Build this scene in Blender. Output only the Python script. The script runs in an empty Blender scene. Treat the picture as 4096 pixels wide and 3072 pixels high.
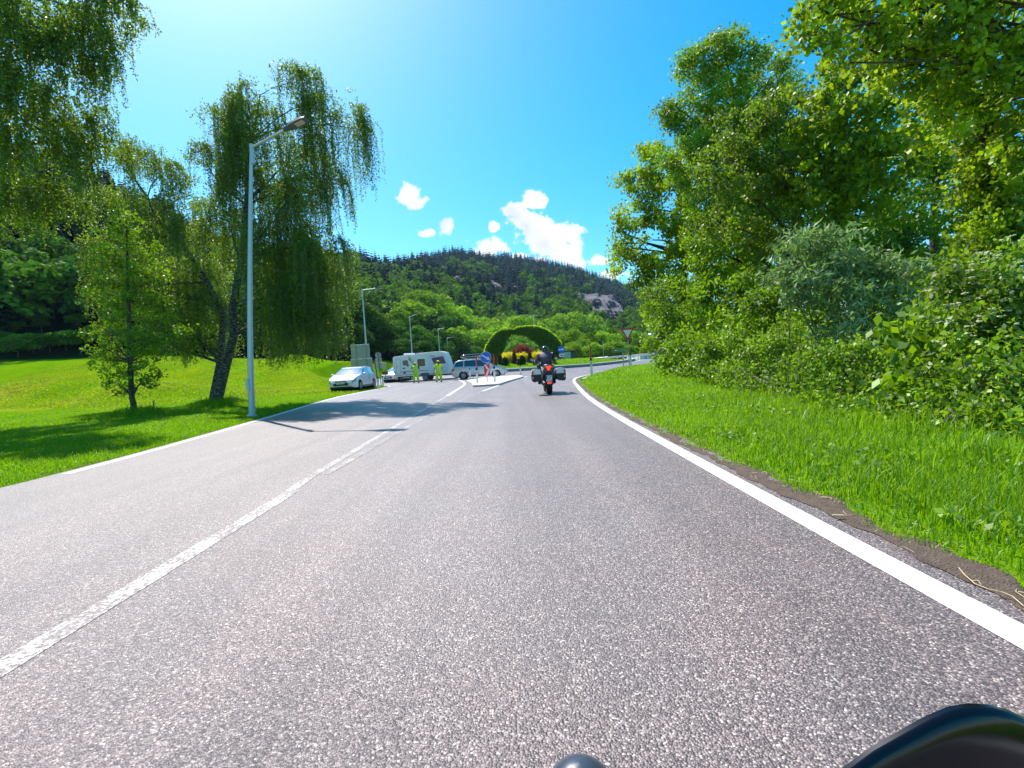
import bpy, math, random
import numpy as np
from mathutils import Vector, Matrix
R = math.radians
random.seed(7); rng = np.random.default_rng(11)
sc = bpy.context.scene
col = sc.collection
# ---------------------------------------------------------------- camera
F = 1900.0                      # focal length in pixels of the 4096 px wide photograph
CAM = Vector((0.0, 0.0, 1.0)); ROLL = R(3.5); PITCH = R(2.25)
cam_d = bpy.data.cameras.new('camera'); cam = bpy.data.objects.new('camera', cam_d); col.objects.link(cam)
fwd = Vector((0, math.cos(PITCH), -math.sin(PITCH)))
r0 = Vector((1, 0, 0)); u0 = r0.cross(fwd)
right = r0 * math.cos(ROLL) - u0 * math.sin(ROLL); up = u0 * math.cos(ROLL) + r0 * math.sin(ROLL)
cam.matrix_world = Matrix.Translation(CAM) @ Matrix((right, up, -fwd)).transposed().to_4x4()
cam_d.sensor_width = 36.0; cam_d.lens = 36.0 * F / 4096.0; cam_d.clip_start = 0.05; cam_d.clip_end = 6000
sc.camera = cam
# ---------------------------------------------------------------- light
EXPOSURE = 0.72
SUN_EL = R(53.8); SUN_AZ = R(-33.3)
sdir = Vector((math.sin(SUN_AZ) * math.cos(SUN_EL), math.cos(SUN_AZ) * math.cos(SUN_EL), math.sin(SUN_EL)))
sun_d = bpy.data.lights.new('sun', 'SUN'); sun_d.energy = 5.0; sun_d.angle = R(0.53); sun_d.color = (1.0, 0.955, 0.89)
sun = bpy.data.objects.new('sun', sun_d); col.objects.link(sun)
sun.rotation_mode = 'QUATERNION'; sun.rotation_quaternion = sdir.to_track_quat('Z', 'Y'); sun.location = (0, 0, 60)
vs = sc.view_settings
try: vs.view_transform = 'Standard'; vs.look = 'None'
except Exception: pass
vs.exposure = EXPOSURE; vs.gamma = 1.0; vs.use_curve_mapping = False
sc.render.engine = 'CYCLES'
cy = sc.cycles
cy.max_bounces = 5; cy.diffuse_bounces = 2; cy.glossy_bounces = 2; cy.transmission_bounces = 3; cy.volume_bounces = 0; cy.transparent_max_bounces = 6
cy.use_denoising = True; cy.sample_clamp_indirect = 6.0; cy.caustics_reflective = False; cy.caustics_refractive = False

def ray(px, py): return (fwd * F + right * (px - 2048.0) + up * (1536.0 - py)).normalized()
def P(px, py, D):
    d = ray(px, py); return CAM + d * (D / d.y)
def G(px, py, z=0.0):
    d = ray(px, py); return CAM + d * ((z - CAM.z) / d.z)
def HOR(px): return 1460.0 - 0.0612 * (px - 2048.0)

world = bpy.data.worlds.new("World"); sc.world = world; world.use_nodes = True
def build_world():
    nt = world.node_tree; nt.nodes.clear(); N = nt.nodes.new; L = nt.links.new
    out = N('ShaderNodeOutputWorld'); bg = N('ShaderNodeBackground'); bg.inputs['Strength'].default_value = 0.10
    sky = N('ShaderNodeTexSky'); sky.sky_type = 'NISHITA'; sky.sun_disc = False
    sky.sun_elevation = SUN_EL; sky.sun_rotation = SUN_AZ; sky.altitude = 600; sky.air_density = 1.0; sky.dust_density = 1.1; sky.ozone_density = 3.0
    hs = N('ShaderNodeHueSaturation'); hs.inputs['Saturation'].default_value = 1.5; hs.inputs['Value'].default_value = 1.42; hs.inputs['Hue'].default_value = 0.478
    L(sky.outputs['Color'], hs.inputs['Color'])
    tc = N('ShaderNodeTexCoord'); sep = N('ShaderNodeSeparateXYZ'); L(tc.outputs['Generated'], sep.inputs[0])
    def M(op, a, b=None, c=None, clamp=False):
        n = N('ShaderNodeMath'); n.operation = op; n.use_clamp = clamp
        for i, v in enumerate((a, b, c)):
            if v is None: continue
            if isinstance(v, (int, float)): n.inputs[i].default_value = v
            else: L(v, n.inputs[i])
        return n.outputs[0]
    x, y, z = sep.outputs
    yy = M('MAXIMUM', y, 0.08); u = M('DIVIDE', x, yy); v = M('DIVIDE', z, yy)
    # cumulus clouds: soft ellipses in world direction, broken up by noise
    C = [(2135, 805, 52, 45), (2065, 838, 60, 34), (2120, 890, 92, 62), (2200, 945, 118, 60), (2292, 945, 48, 62), (2262, 1005, 72, 62), (2190, 985, 90, 40),
         (1632, 768, 50, 46), (1668, 812, 48, 26), (1786, 912, 34, 34), (1712, 932, 38, 14), (1945, 995, 72, 44), (1975, 905, 22, 22),
         (2322, 1055, 24, 22), (2392, 1045, 46, 20), (2440, 1098, 78, 20), (2085, 1025, 40, 16), (2150, 1040, 30, 14), (3560, 205, 90, 34), (3500, 160, 60, 20), (4060, 985, 90, 60), (3640, 905, 120, 40), (3330, 1010, 90, 40)]
    nz = N('ShaderNodeTexNoise'); nz.inputs['Scale'].default_value = 30; nz.inputs['Detail'].default_value = 7; nz.inputs['Roughness'].default_value = 0.62
    cmb = N('ShaderNodeCombineXYZ'); L(u, cmb.inputs[0]); L(v, cmb.inputs[1]); cmb.inputs[2].default_value = 3.1; L(cmb.outputs[0], nz.inputs['Vector'])
    best = None
    for (px, py, rx, ry) in C:
        d = ray(px, py); cu, cv = d.x / d.y, d.z / d.y; rx, ry = rx / F, ry / F
        a = M('POWER', M('ABSOLUTE', M('MULTIPLY', M('SUBTRACT', u, cu), 1 / rx)), 2.0); b = M('POWER', M('ABSOLUTE', M('MULTIPLY', M('SUBTRACT', v, cv), 1 / ry)), 2.0)
        e = M('SUBTRACT', 1.0, M('SQRT', M('ADD', a, b)))
        best = e if best is None else M('MAXIMUM', best, e)
    dens = M('ADD', best, M('MULTIPLY', M('SUBTRACT', nz.outputs[0], 0.5), 2.7))
    mr = N('ShaderNodeMapRange'); mr.interpolation_type = 'SMOOTHSTEP'; mr.inputs['From Min'].default_value = -0.08; mr.inputs['From Max'].default_value = 0.34; L(dens, mr.inputs[0])
    alpha = M('MULTIPLY', mr.outputs[0], M('GREATER_THAN', y, 0.1))
    nz2 = N('ShaderNodeTexNoise'); nz2.inputs['Scale'].default_value = 14; nz2.inputs['Detail'].default_value = 3; L(cmb.outputs[0], nz2.inputs['Vector'])
    cr = N('ShaderNodeMapRange'); cr.inputs['From Min'].default_value = 0.3; cr.inputs['From Max'].default_value = 0.6; cr.inputs['To Min'].default_value = 5.6; cr.inputs['To Max'].default_value = 8.0; L(nz2.outputs[0], cr.inputs[0])
    cc = N('ShaderNodeCombineColor'); L(M('MULTIPLY', cr.outputs[0], 0.94), cc.inputs[0]); L(cr.outputs[0], cc.inputs[1]); L(M('MULTIPLY', cr.outputs[0], 1.04), cc.inputs[2])
    # very faint high veil towards the sun
    mix = N('ShaderNodeMix'); mix.data_type = 'RGBA'; L(alpha, mix.inputs[0]); L(hs.outputs[0], mix.inputs[6]); L(cc.outputs[0], mix.inputs[7])
    L(mix.outputs[2], bg.inputs['Color']); L(bg.outputs[0], out.inputs['Surface'])
build_world()

# ---------------------------------------------------------------- helpers
def tag(o, label=None, cat=None, group=None, kind=None):
    if label: o['label'] = label
    if cat: o['category'] = cat
    if group: o['group'] = group
    if kind: o['kind'] = kind
    return o
def empty(name, loc, rz=0.0, label=None, cat=None, group=None):
    o = bpy.data.objects.new(name, None); col.objects.link(o); o.location = loc; o.rotation_euler = (0, 0, rz); o.empty_display_size = 0.2
    return tag(o, label, cat, group)
CH = {}
def link(o, parent):
    col.objects.link(o)
    if parent is not None: o.parent = parent; CH.setdefault(parent.name, []).append(o)
    return o
def copy_tree(o, loc=None, rz=None, label=None, group=None, scale=None, parent=None):
    c = o.copy(); link(c, parent)
    if loc is not None: c.location = loc
    if rz is not None: c.rotation_euler = (0, 0, rz)
    if label: c['label'] = label
    if group: c['group'] = group
    if scale: c.scale = (scale,) * 3 if isinstance(scale, (int, float)) else scale
    for ch in list(CH.get(o.name, [])): copy_tree(ch, parent=c)
    return c
class MB:
    def __init__(s): s.v = []; s.f = []; s.m = []
    def add(s, vs_, fs, m=0):
        b = len(s.v); s.v += [tuple(p) for p in vs_]; s.f += [tuple(i + b for i in f) for f in fs]; s.m += [m] * len(fs); return s
    def box(s, c, d, m=0, rot=None, bev=0.0):
        x, y, z = d[0] / 2, d[1] / 2, d[2] / 2
        if bev > 0:
            b = min(bev, x * .9, y * .9, z * .9); pts = []
            for sx in (-1, 1):
                for sy in (-1, 1):
                    for sz in (-1, 1):
                        pts += [(sx * x, sy * (y - b), sz * (z - b)), (sx * (x - b), sy * y, sz * (z - b)), (sx * (x - b), sy * (y - b), sz * z)]
            def i(a, b_, c_, k): return ((a > 0) * 4 + (b_ > 0) * 2 + (c_ > 0)) * 3 + k
            fs = []
            for k, (a, b2) in ((0, (1, 2)), (1, (0, 2)), (2, (0, 1))):
                for sg in (-1, 1):
                    q = []
                    for (p1, p2) in ((-1, -1), (1, -1), (1, 1), (-1, 1)):
                        t = [0, 0, 0]; t[k] = sg; t[a] = p1; t[b2] = p2; q.append(i(*t, k))
                    fs.append(q)
            for k in range(3):
                a, b2 = [j for j in range(3) if j != k]
                for s1 in (-1, 1):
                    for s2 in (-1, 1):
                        t1 = [0, 0, 0]; t1[k] = -1; t1[a] = s1; t1[b2] = s2; t2 = list(t1); t2[k] = 1
                        fs.append([i(*t1, a), i(*t2, a), i(*t2, b2), i(*t1, b2)])
            for sx in (-1, 1):
                for sy in (-1, 1):
                    for sz in (-1, 1): fs.append([i(sx, sy, sz, 0), i(sx, sy, sz, 1), i(sx, sy, sz, 2)])
        else:
            pts = [(-x, -y, -z), (x, -y, -z), (x, y, -z), (-x, y, -z), (-x, -y, z), (x, -y, z), (x, y, z), (-x, y, z)]
            fs = [(0, 3, 2, 1), (4, 5, 6, 7), (0, 1, 5, 4), (1, 2, 6, 5), (2, 3, 7, 6), (3, 0, 4, 7)]
        q = [Vector(p) for p in pts]
        if rot is not None: q = [rot @ p for p in q]
        c = Vector(c); return s.add([p + c for p in q], fs, m)
    def tube(s, pts, rad, n=8, m=0, cap=True, sq=1.0):
        pts = [Vector(p) for p in pts]; k = len(pts)
        if isinstance(rad, (int, float)): rad = [rad] * k
        V = []; pu = None
        for i in range(k):
            t = (pts[min(i + 1, k - 1)] - pts[max(i - 1, 0)]); t = t.normalized() if t.length > 1e-9 else Vector((0, 0, 1))
            if pu is None: a = Vector((1, 0, 0)) if abs(t.x) < .8 else Vector((0, 1, 0)); pu = t.cross(a).normalized()
            else:
                pu = pu - t * pu.dot(t)
                pu = pu.normalized() if pu.length > 1e-6 else t.orthogonal().normalized()
            w = t.cross(pu)
            for j in range(n):
                a = 2 * math.pi * j / n; V.append(pts[i] + pu * (math.cos(a) * rad[i]) + w * (math.sin(a) * rad[i] * sq))
        Fs = [(i * n + j, i * n + (j + 1) % n, (i + 1) * n + (j + 1) % n, (i + 1) * n + j) for i in range(k - 1) for j in range(n)]
        if cap: Fs += [tuple(range(n - 1, -1, -1)), tuple(range((k - 1) * n, k * n))]
        return s.add(V, Fs, m)
    def ell(s, c, r, n=12, k=8, m=0, rot=None):
        V = []; c = Vector(c)
        for i in range(k + 1):
            a = math.pi * i / k
            for j in range(n):
                b = 2 * math.pi * j / n; p = Vector((r[0] * math.sin(a) * math.cos(b), r[1] * math.sin(a) * math.sin(b), r[2] * math.cos(a)))
                if rot is not None: p = rot @ p
                V.append(c + p)
        return s.add(V, [(i * n + j, i * n + (j + 1) % n, (i + 1) * n + (j + 1) % n, (i + 1) * n + j) for i in range(k) for j in range(n)], m)
    def lathe(s, prof, c=(0, 0, 0), axis='Z', n=24, m=0):
        V = []
        for (r, h) in prof:
            for j in range(n):
                a = 2 * math.pi * j / n; x, y = r * math.cos(a), r * math.sin(a)
                p = (x, y, h) if axis == 'Z' else ((h, x, y) if axis == 'X' else (x, h, y)); V.append(Vector(c) + Vector(p))
        k = len(prof)
        return s.add(V, [(i * n + j, i * n + (j + 1) % n, (i + 1) * n + (j + 1) % n, (i + 1) * n + j) for i in range(k - 1) for j in range(n)], m)
    def ext(s, poly, a, b, axis='Y', m=0, ms=None):
        # polygon in the two other axes extruded along axis from a to b
        def q(p, h): return (p[0], h, p[1]) if axis == 'Y' else ((h, p[0], p[1]) if axis == 'X' else (p[0], p[1], h))
        n = len(poly); V = [q(p, a) for p in poly] + [q(p, b) for p in poly]
        s.add(V, [tuple(range(n)), tuple(range(2 * n - 1, n - 1, -1))], m)
        return s.add(V, [(i, i + n, (i + 1) % n + n, (i + 1) % n) for i in range(n)], m if ms is None else ms)
    def build(s, name, mats, parent=None, smooth=None, kind=None):
        me = bpy.data.meshes.new(name); me.from_pydata(s.v, [], s.f)
        for mt in (mats if isinstance(mats, (list, tuple)) else [mats]): me.materials.append(mt)
        if len(me.polygons) == len(s.m): me.polygons.foreach_set('material_index', s.m)
        import bmesh
        bm = bmesh.new(); bm.from_mesh(me); bmesh.ops.recalc_face_normals(bm, faces=bm.faces); bm.to_mesh(me); bm.free()
        if smooth is not None:
            me.polygons.foreach_set('use_smooth', [True] * len(me.polygons))
            if smooth < 180:
                try: me.set_sharp_from_angle(angle=R(smooth))
                except Exception: pass
        me.update()
        o = bpy.data.objects.new(name, me); link(o, parent)
        if kind: o['kind'] = kind
        return o
def np_mesh(name, V, Q, mats, parent=None, tint=None, smooth=False, kind=None, midx=None):
    V = np.ascontiguousarray(V, dtype=np.float32); Q = np.ascontiguousarray(Q, dtype=np.int32); k = Q.shape[1]
    me = bpy.data.meshes.new(name); me.vertices.add(len(V)); me.vertices.foreach_set('co', V.ravel())
    me.loops.add(Q.size); me.loops.foreach_set('vertex_index', Q.ravel()); me.polygons.add(len(Q))
    me.polygons.foreach_set('loop_start', np.arange(len(Q), dtype=np.int32) * k)
    try: me.polygons.foreach_set('loop_total', np.full(len(Q), k, dtype=np.int32))
    except Exception: pass
    if smooth: me.polygons.foreach_set('use_smooth', np.ones(len(Q), dtype=bool))
    for mt in (mats if isinstance(mats, (list, tuple)) else [mats]): me.materials.append(mt)
    if midx is not None: me.polygons.foreach_set('material_index', midx)
    if tint is not None:
        at = me.attributes.new('tint', 'FLOAT', 'FACE'); at.data.foreach_set('value', np.ascontiguousarray(tint, dtype=np.float32))
    me.update(calc_edges=True); me.validate()
    o = bpy.data.objects.new(name, me); link(o, parent)
    if kind: o['kind'] = kind
    return o
def grid_mesh(name, X, Y, Z, mats, parent=None, kind=None, smooth=True, midx=None):
    n, m = X.shape; V = np.stack([X, Y, Z], -1).reshape(-1, 3); i = np.arange(n * m).reshape(n, m)
    Q = np.stack([i[:-1, :-1], i[:-1, 1:], i[1:, 1:], i[1:, :-1]], -1).reshape(-1, 4)
    return np_mesh(name, V, Q, mats, parent, smooth=smooth, kind=kind, midx=midx)

# ---------------------------------------------------------------- materials
def newmat(name):
    m = bpy.data.materials.new(name); m.use_nodes = True; nt = m.node_tree; nt.nodes.clear()
    return m, nt, nt.nodes.new, nt.links.new
def mat(name, c, rough=0.5, metal=0.0, var=0.12, scale=6.0, bump=0.0, bscale=60.0, emit=0.0, coat=0.0, spec=0.5, trans=0.0):
    m, nt, N, L = newmat(name); out = N('ShaderNodeOutputMaterial'); b = N('ShaderNodeBsdfPrincipled'); L(b.outputs[0], out.inputs[0])
    tc = N('ShaderNodeTexCoord'); nz = N('ShaderNodeTexNoise'); nz.inputs['Scale'].default_value = scale; nz.inputs['Detail'].default_value = 5; L(tc.outputs['Object'], nz.inputs['Vector'])
    mx = N('ShaderNodeMix'); mx.data_type = 'RGBA'; L(nz.outputs[0], mx.inputs[0])
    mx.inputs[6].default_value = (*[max(0, k * (1 - var)) for k in c], 1); mx.inputs[7].default_value = (*[min(1, k * (1 + var)) for k in c], 1)
    L(mx.outputs[2], b.inputs['Base Color']); b.inputs['Roughness'].default_value = rough; b.inputs['Metallic'].default_value = metal
    b.inputs['Specular IOR Level'].default_value = spec; b.inputs['Coat Weight'].default_value = coat; b.inputs['Coat Roughness'].default_value = 0.05
    b.inputs['Transmission Weight'].default_value = trans
    if emit: b.inputs['Emission Color'].default_value = (*c, 1); b.inputs['Emission Strength'].default_value = emit
    if bump:
        n2 = N('ShaderNodeTexNoise'); n2.inputs['Scale'].default_value = bscale; n2.inputs['Detail'].default_value = 6; L(tc.outputs['Object'], n2.inputs['Vector'])
        bp = N('ShaderNodeBump'); bp.inputs['Strength'].default_value = bump; bp.inputs['Distance'].default_value = 0.02; L(n2.outputs[0], bp.inputs['Height']); L(bp.outputs[0], b.inputs['Normal'])
    return m
def leafmat(name, c1, c2, t1, trans=0.34, rough=0.5, objrand=False, spec=0.4, patch=None):
    """leaf colour varies per leaf between c1 and c2; light passes through the leaf with colour t1"""
    m, nt, N, L = newmat(name); out = N('ShaderNodeOutputMaterial'); b = N('ShaderNodeBsdfPrincipled')
    at = N('ShaderNodeAttribute'); at.attribute_name = 'tint'
    mx = N('ShaderNodeMix'); mx.data_type = 'RGBA'; mx.inputs[6].default_value = (*c1, 1); mx.inputs[7].default_value = (*c2, 1); L(at.outputs['Fac'], mx.inputs[0])
    cs = mx.outputs[2]
    tr = N('ShaderNodeBsdfTranslucent'); tx = N('ShaderNodeMix'); tx.data_type = 'RGBA'; tx.inputs[6].default_value = (*[k * .75 for k in t1], 1); tx.inputs[7].default_value = (*[min(1, k * 1.2) for k in t1], 1)
    L(at.outputs['Fac'], tx.inputs[0]); ts = tx.outputs[2]
    if objrand:
        oi = N('ShaderNodeObjectInfo'); 
        for _ in range(1):
            h = N('ShaderNodeHueSaturation'); mr = N('ShaderNodeMapRange'); mr.inputs['To Min'].default_value = 0.6; mr.inputs['To Max'].default_value = 1.5; L(oi.outputs['Random'], mr.inputs[0])
            L(mr.outputs[0], h.inputs['Value']); L(cs, h.inputs['Color']); cs = h.outputs[0]
            h2 = N('ShaderNodeHueSaturation'); L(mr.outputs[0], h2.inputs['Value']); L(ts, h2.inputs['Color']); ts = h2.outputs[0]
    L(cs, b.inputs['Base Color']); L(ts, tr.inputs['Color']); b.inputs['Roughness'].default_value = rough; b.inputs['Specular IOR Level'].default_value = spec
    ms = N('ShaderNodeMixShader'); ms.inputs[0].default_value = trans; L(b.outputs[0], ms.inputs[1]); L(tr.outputs[0], ms.inputs[2]); L(ms.outputs[0], out.inputs[0])
    return m
def asphalt_mat(name='asphalt', paint=None, wear=0.5, light=0.90):
    m, nt, N, L = newmat(name); out = N('ShaderNodeOutputMaterial'); b = N('ShaderNodeBsdfPrincipled'); L(b.outputs[0], out.inputs[0])
    tc = N('ShaderNodeTexCoord'); pos = N('ShaderNodeNewGeometry').outputs['Position']
    def vor(sc_, feat='F1'):
        v = N('ShaderNodeTexVoronoi'); v.inputs['Scale'].default_value = sc_; v.feature = feat; L(pos, v.inputs['Vector']); return v
    def noise(s, d=4, r=.55):
        n = N('ShaderNodeTexNoise'); n.inputs['Scale'].default_value = s; n.inputs['Detail'].default_value = d; n.inputs['Roughness'].default_value = r; L(pos, n.inputs['Vector']); return n.outputs[0]
    def ramp(fac, st):
        r = N('ShaderNodeValToRGB'); e = r.color_ramp.elements; e[0].position, e[0].color = st[0][0], (*st[0][1], 1); e[1].position, e[1].color = st[-1][0], (*st[-1][1], 1)
        for p, c in st[1:-1]: q = e.new(p); q.color = (*c, 1)
        L(fac, r.inputs[0]); return r.outputs[0]
    def mixc(a, b_, f, mode='MIX'):
        n = N('ShaderNodeMix'); n.data_type = 'RGBA'; n.blend_type = mode
        for i, x in ((0, f), (6, a), (7, b_)):
            if isinstance(x, (int, float)): n.inputs[i].default_value = x
            elif isinstance(x, tuple): n.inputs[i].default_value = x
            else: L(x, n.inputs[i])
        return n.outputs[2]
    v1 = vor(160); sepc = N('ShaderNodeSeparateColor'); L(v1.outputs['Color'], sepc.inputs[0])
    g = light
    stone = ramp(sepc.outputs[0], [(0.0, (.066 * g, .048 * g, .052 * g)), (.35, (.135 * g, .102 * g, .102 * g)), (.62, (.215 * g, .168 * g, .162 * g)), (.86, (.34 * g, .275 * g, .255 * g)), (.96, (.52 * g, .45 * g, .40 * g)), (1.0, (.8 * g, .74 * g, .64 * g))])
    # bitumen between the stones
    dark = ramp(v1.outputs['Distance'], [(0.0, (1, 1, 1)), (.42, (.95, .95, .95)), (.8, (.5, .49, .5))])
    c = mixc(stone, dark, 1.0, 'MULTIPLY')
    hue = ramp(noise(1.3, 3), [(.35, (1.0, .965, .985)), (.5, (1.05, .965, .975)), (.66, (1.09, .965, .955))]); c = mixc(c, hue, 1.0, 'MULTIPLY')
    big = ramp(noise(.28, 5, .6), [(.3, (.84, .84, .86)), (.7, (1.14, 1.12, 1.12))]); c = mixc(c, big, 1.0, 'MULTIPLY')
    mp = N('ShaderNodeMapping'); mp.inputs['Scale'].default_value = (2.2, .05, 1); L(pos, mp.inputs[0]); tn = N('ShaderNodeTexNoise'); tn.inputs['Scale'].default_value = 1.0; tn.inputs['Detail'].default_value = 3; L(mp.outputs[0], tn.inputs['Vector'])
    c = mixc(c, ramp(tn.outputs[0], [(.34, (.80, .80, .81)), (.66, (1.16, 1.15, 1.13))]), 1.0, 'MULTIPLY')
    rough = 0.5
    if paint:
        w = N('ShaderNodeMath'); w.operation = 'ADD'; L(noise(38, 5, .7), w.inputs[0]); L(noise(2.2, 3), w.inputs[1])
        msk = ramp(w.outputs[0], [(max(0, 1.0 - wear - .1) * .5 + .22, (0, 0, 0)), (min(1, max(0, 1.0 - wear + .1) * .5 + .24), (1, 1, 1))])
        # high value of the mask = worn away
        wm = N('ShaderNodeMath'); wm.operation = 'ADD'; lowm = N('ShaderNodeMath'); lowm.operation = 'MULTIPLY_ADD'; L(noise(3.0, 3), lowm.inputs[0]); lowm.inputs[1].default_value = .4; lowm.inputs[2].default_value = .3; L(noise(45, 4, .7), wm.inputs[0]); L(lowm.outputs[0], wm.inputs[1])
        mr = N('ShaderNodeMapRange'); mr.inputs['From Min'].default_value = 1.38 - wear * .6; mr.inputs['From Max'].default_value = 1.46 - wear * .6; L(wm.outputs[0], mr.inputs[0])
        pc = mixc((*[k * .9 for k in paint], 1), (*paint, 1), noise(70, 3))
        c = mixc(pc, c, mr.outputs[0])
    L(c, b.inputs['Base Color']); b.inputs['Roughness'].default_value = rough; b.inputs['Specular IOR Level'].default_value = 0.7; b.inputs['Sheen Weight'].default_value = 0.14; b.inputs['Sheen Roughness'].default_value = 0.45
    inv = N('ShaderNodeMath'); inv.operation = 'SUBTRACT'; inv.inputs[0].default_value = 1.0; L(v1.outputs['Distance'], inv.inputs[1])
    bp = N('ShaderNodeBump'); bp.inputs['Strength'].default_value = 0.55 if not paint else .25; bp.inputs['Distance'].default_value = 0.006; L(inv.outputs[0], bp.inputs['Height']); L(bp.outputs[0], b.inputs['Normal'])
    return m
def ground_mat():
    """meadow grass, with rough drier grass on the steeper mounds and dark forest floor up the slopes"""
    m, nt, N, L = newmat('meadow grass'); out = N('ShaderNodeOutputMaterial'); b = N('ShaderNodeBsdfPrincipled'); L(b.outputs[0], out.inputs[0])
    pos = N('ShaderNodeNewGeometry').outputs['Position']; b.inputs['Roughness'].default_value = 1.0; b.inputs['Specular IOR Level'].default_value = .0
    def noise(s, d=4, r=.55, dst=0):
        n = N('ShaderNodeTexNoise'); n.inputs['Scale'].default_value = s; n.inputs['Detail'].default_value = d; n.inputs['Roughness'].default_value = r; n.inputs['Distortion'].default_value = dst; L(pos, n.inputs['Vector']); return n.outputs[0]
    def mixc(a, b_, f, mode='MIX'):
        n = N('ShaderNodeMix'); n.data_type = 'RGBA'; n.blend_type = mode
        for i, x in ((0, f), (6, a), (7, b_)):
            if isinstance(x, (int, float)): n.inputs[i].default_value = x
            elif isinstance(x, tuple): n.inputs[i].default_value = x
            else: L(x, n.inputs[i])
        return n.outputs[2]
    def mr(x, a, b_, c=0., d=1.):
        n = N('ShaderNodeMapRange'); n.inputs['From Min'].default_value = a; n.inputs['From Max'].default_value = b_; n.inputs['To Min'].default_value = c; n.inputs['To Max'].default_value = d; L(x, n.inputs[0]); return n.outputs[0]
    c = mixc((.085, .21, .001, 1), (.15, .29, .001, 1), mr(noise(9, 6, .7), .3, .7))
    c = mixc(c, (.07, .17, .004, 1), mr(noise(.6, 7, .8), .42, .66, 0, .85)); c = mixc(c, (.21, .27, .002, 1), mr(noise(.09, 4, .6, .6), .46, .62, 0, .75))
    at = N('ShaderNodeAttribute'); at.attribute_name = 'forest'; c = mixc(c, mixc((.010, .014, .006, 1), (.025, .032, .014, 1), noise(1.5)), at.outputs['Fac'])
    a2 = N('ShaderNodeAttribute'); a2.attribute_name = 'rough'; c = mixc(c, mixc((.09, .14, .004, 1), (.34, .32, .03, 1), mr(noise(1.1, 7, .8), .35, .68)), a2.outputs['Fac'])
    a3 = N('ShaderNodeAttribute'); a3.attribute_name = 'soil'; c = mixc(c, mixc((.055, .042, .034, 1), (.16, .12, .09, 1), mr(noise(25, 6, .8), .35, .7)), a3.outputs['Fac'])
    L(c, b.inputs['Base Color'])
    bp = N('ShaderNodeBump'); bp.inputs['Strength'].default_value = .8; bp.inputs['Distance'].default_value = .06; L(noise(14, 5, .7), bp.inputs['Height']); L(bp.outputs[0], b.inputs['Normal'])
    return m
def bark(name, c1, c2, sx=8, sz=2.5, thr=.5):
    m, nt, N, L = newmat(name); out = N('ShaderNodeOutputMaterial'); b = N('ShaderNodeBsdfPrincipled'); L(b.outputs[0], out.inputs[0]); b.inputs['Roughness'].default_value = .9
    pos = N('ShaderNodeNewGeometry').outputs['Position']; mp = N('ShaderNodeMapping'); mp.inputs['Scale'].default_value = (sx, sx, sz); L(pos, mp.inputs[0])
    n = N('ShaderNodeTexNoise'); n.inputs['Scale'].default_value = 1.6; n.inputs['Detail'].default_value = 6; n.inputs['Roughness'].default_value = .7; L(mp.outputs[0], n.inputs['Vector'])
    r = N('ShaderNodeValToRGB'); e = r.color_ramp.elements; e[0].position = thr - .08; e[0].color = (*c1, 1); e[1].position = thr + .08; e[1].color = (*c2, 1); L(n.outputs[0], r.inputs[0]); L(r.outputs[0], b.inputs['Base Color'])
    bp = N('ShaderNodeBump'); bp.inputs['Strength'].default_value = .7; bp.inputs['Distance'].default_value = .03; L(n.outputs[0], bp.inputs['Height']); L(bp.outputs[0], b.inputs['Normal'])
    return m
K = {}
K['asphalt'] = asphalt_mat(); K['line'] = asphalt_mat('road paint', (.76, .74, .71), .40); K['worn'] = asphalt_mat('worn road paint', (.62, .58, .54), .76)
K['faint'] = asphalt_mat('faded road paint', (.46, .42, .39), .80); K['paving'] = mat('pale paving', (.62, .60, .57), .85, var=.2, scale=3, bump=.3, bscale=20)
K['edge'] = asphalt_mat('old asphalt edge', light=.9); K['soil'] = mat('soil', (.115, .078, .056), .95, var=.6, scale=18, bump=1.0, bscale=90)
K['ground'] = ground_mat()
K['kerb'] = mat('kerb stone', (.24, .215, .20), .85, var=.2, scale=3, bump=.3); K['kerbtop'] = mat('kerb top', (.52, .49, .45), .8, var=.1)
K['rock'] = mat('grey rock', (.10, .09, .105), .95, var=.55, scale=.06, bump=1.0, bscale=.4)
K['lamp'] = mat('galvanised steel', (.52, .56, .60), .42, .35, var=.07); K['lamphead'] = mat('lamp housing', (.10, .10, .13), .5); K['lampglass'] = mat('lamp glass', (.5, .5, .48), .25)
K['darkpole'] = mat('dark post metal', (.14, .15, .15), .5, .4); K['greypole'] = mat('grey steel post', (.42, .42, .40), .5, .4)
K['signback'] = mat('aluminium sign back', (.36, .39, .36), .5, .3, var=.08, scale=2)
K['blue'] = mat('sign blue', (.004, .13, .72), .35, var=.05); K['white'] = mat('white', (.8, .8, .8), .4, var=.04); K['red'] = mat('sign red', (.72, .012, .02), .35, var=.06)
K['green'] = mat('sign green', (.006, .27, .09), .4); K['black'] = mat('black plastic', (.015, .015, .017), .45); K['orange'] = mat('orange', (.75, .25, .03), .5); K['pinkwhite'] = mat('retroreflective white', (.72, .66, .68), .35, var=.03)
K['postw'] = mat('white plastic post', (.82, .80, .74), .6, var=.1); K['snowred'] = mat('red snow stake', (.45, .02, .05), .5); K['snowbrown'] = mat('weathered red snow stake', (.42, .10, .03), .8, var=.4)
K['cpale'] = mat('pale silver car paint', (.60, .65, .71), .3, .1, coat=.6, var=.02); K['cwhite'] = mat('white car paint', (.78, .80, .83), .28, coat=.8, var=.02); K['csilver'] = mat('silver car paint', (.50, .53, .56), .3, .35, coat=.8, var=.02)
K['glass'] = mat('car glass', (.02, .035, .05), .03, spec=1.0, var=.3, coat=1.0); K['sglass'] = mat('pale windscreen glass', (.05, .18, .32), .03, spec=1.0, var=.6, scale=2.5, coat=1.0)
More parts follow.
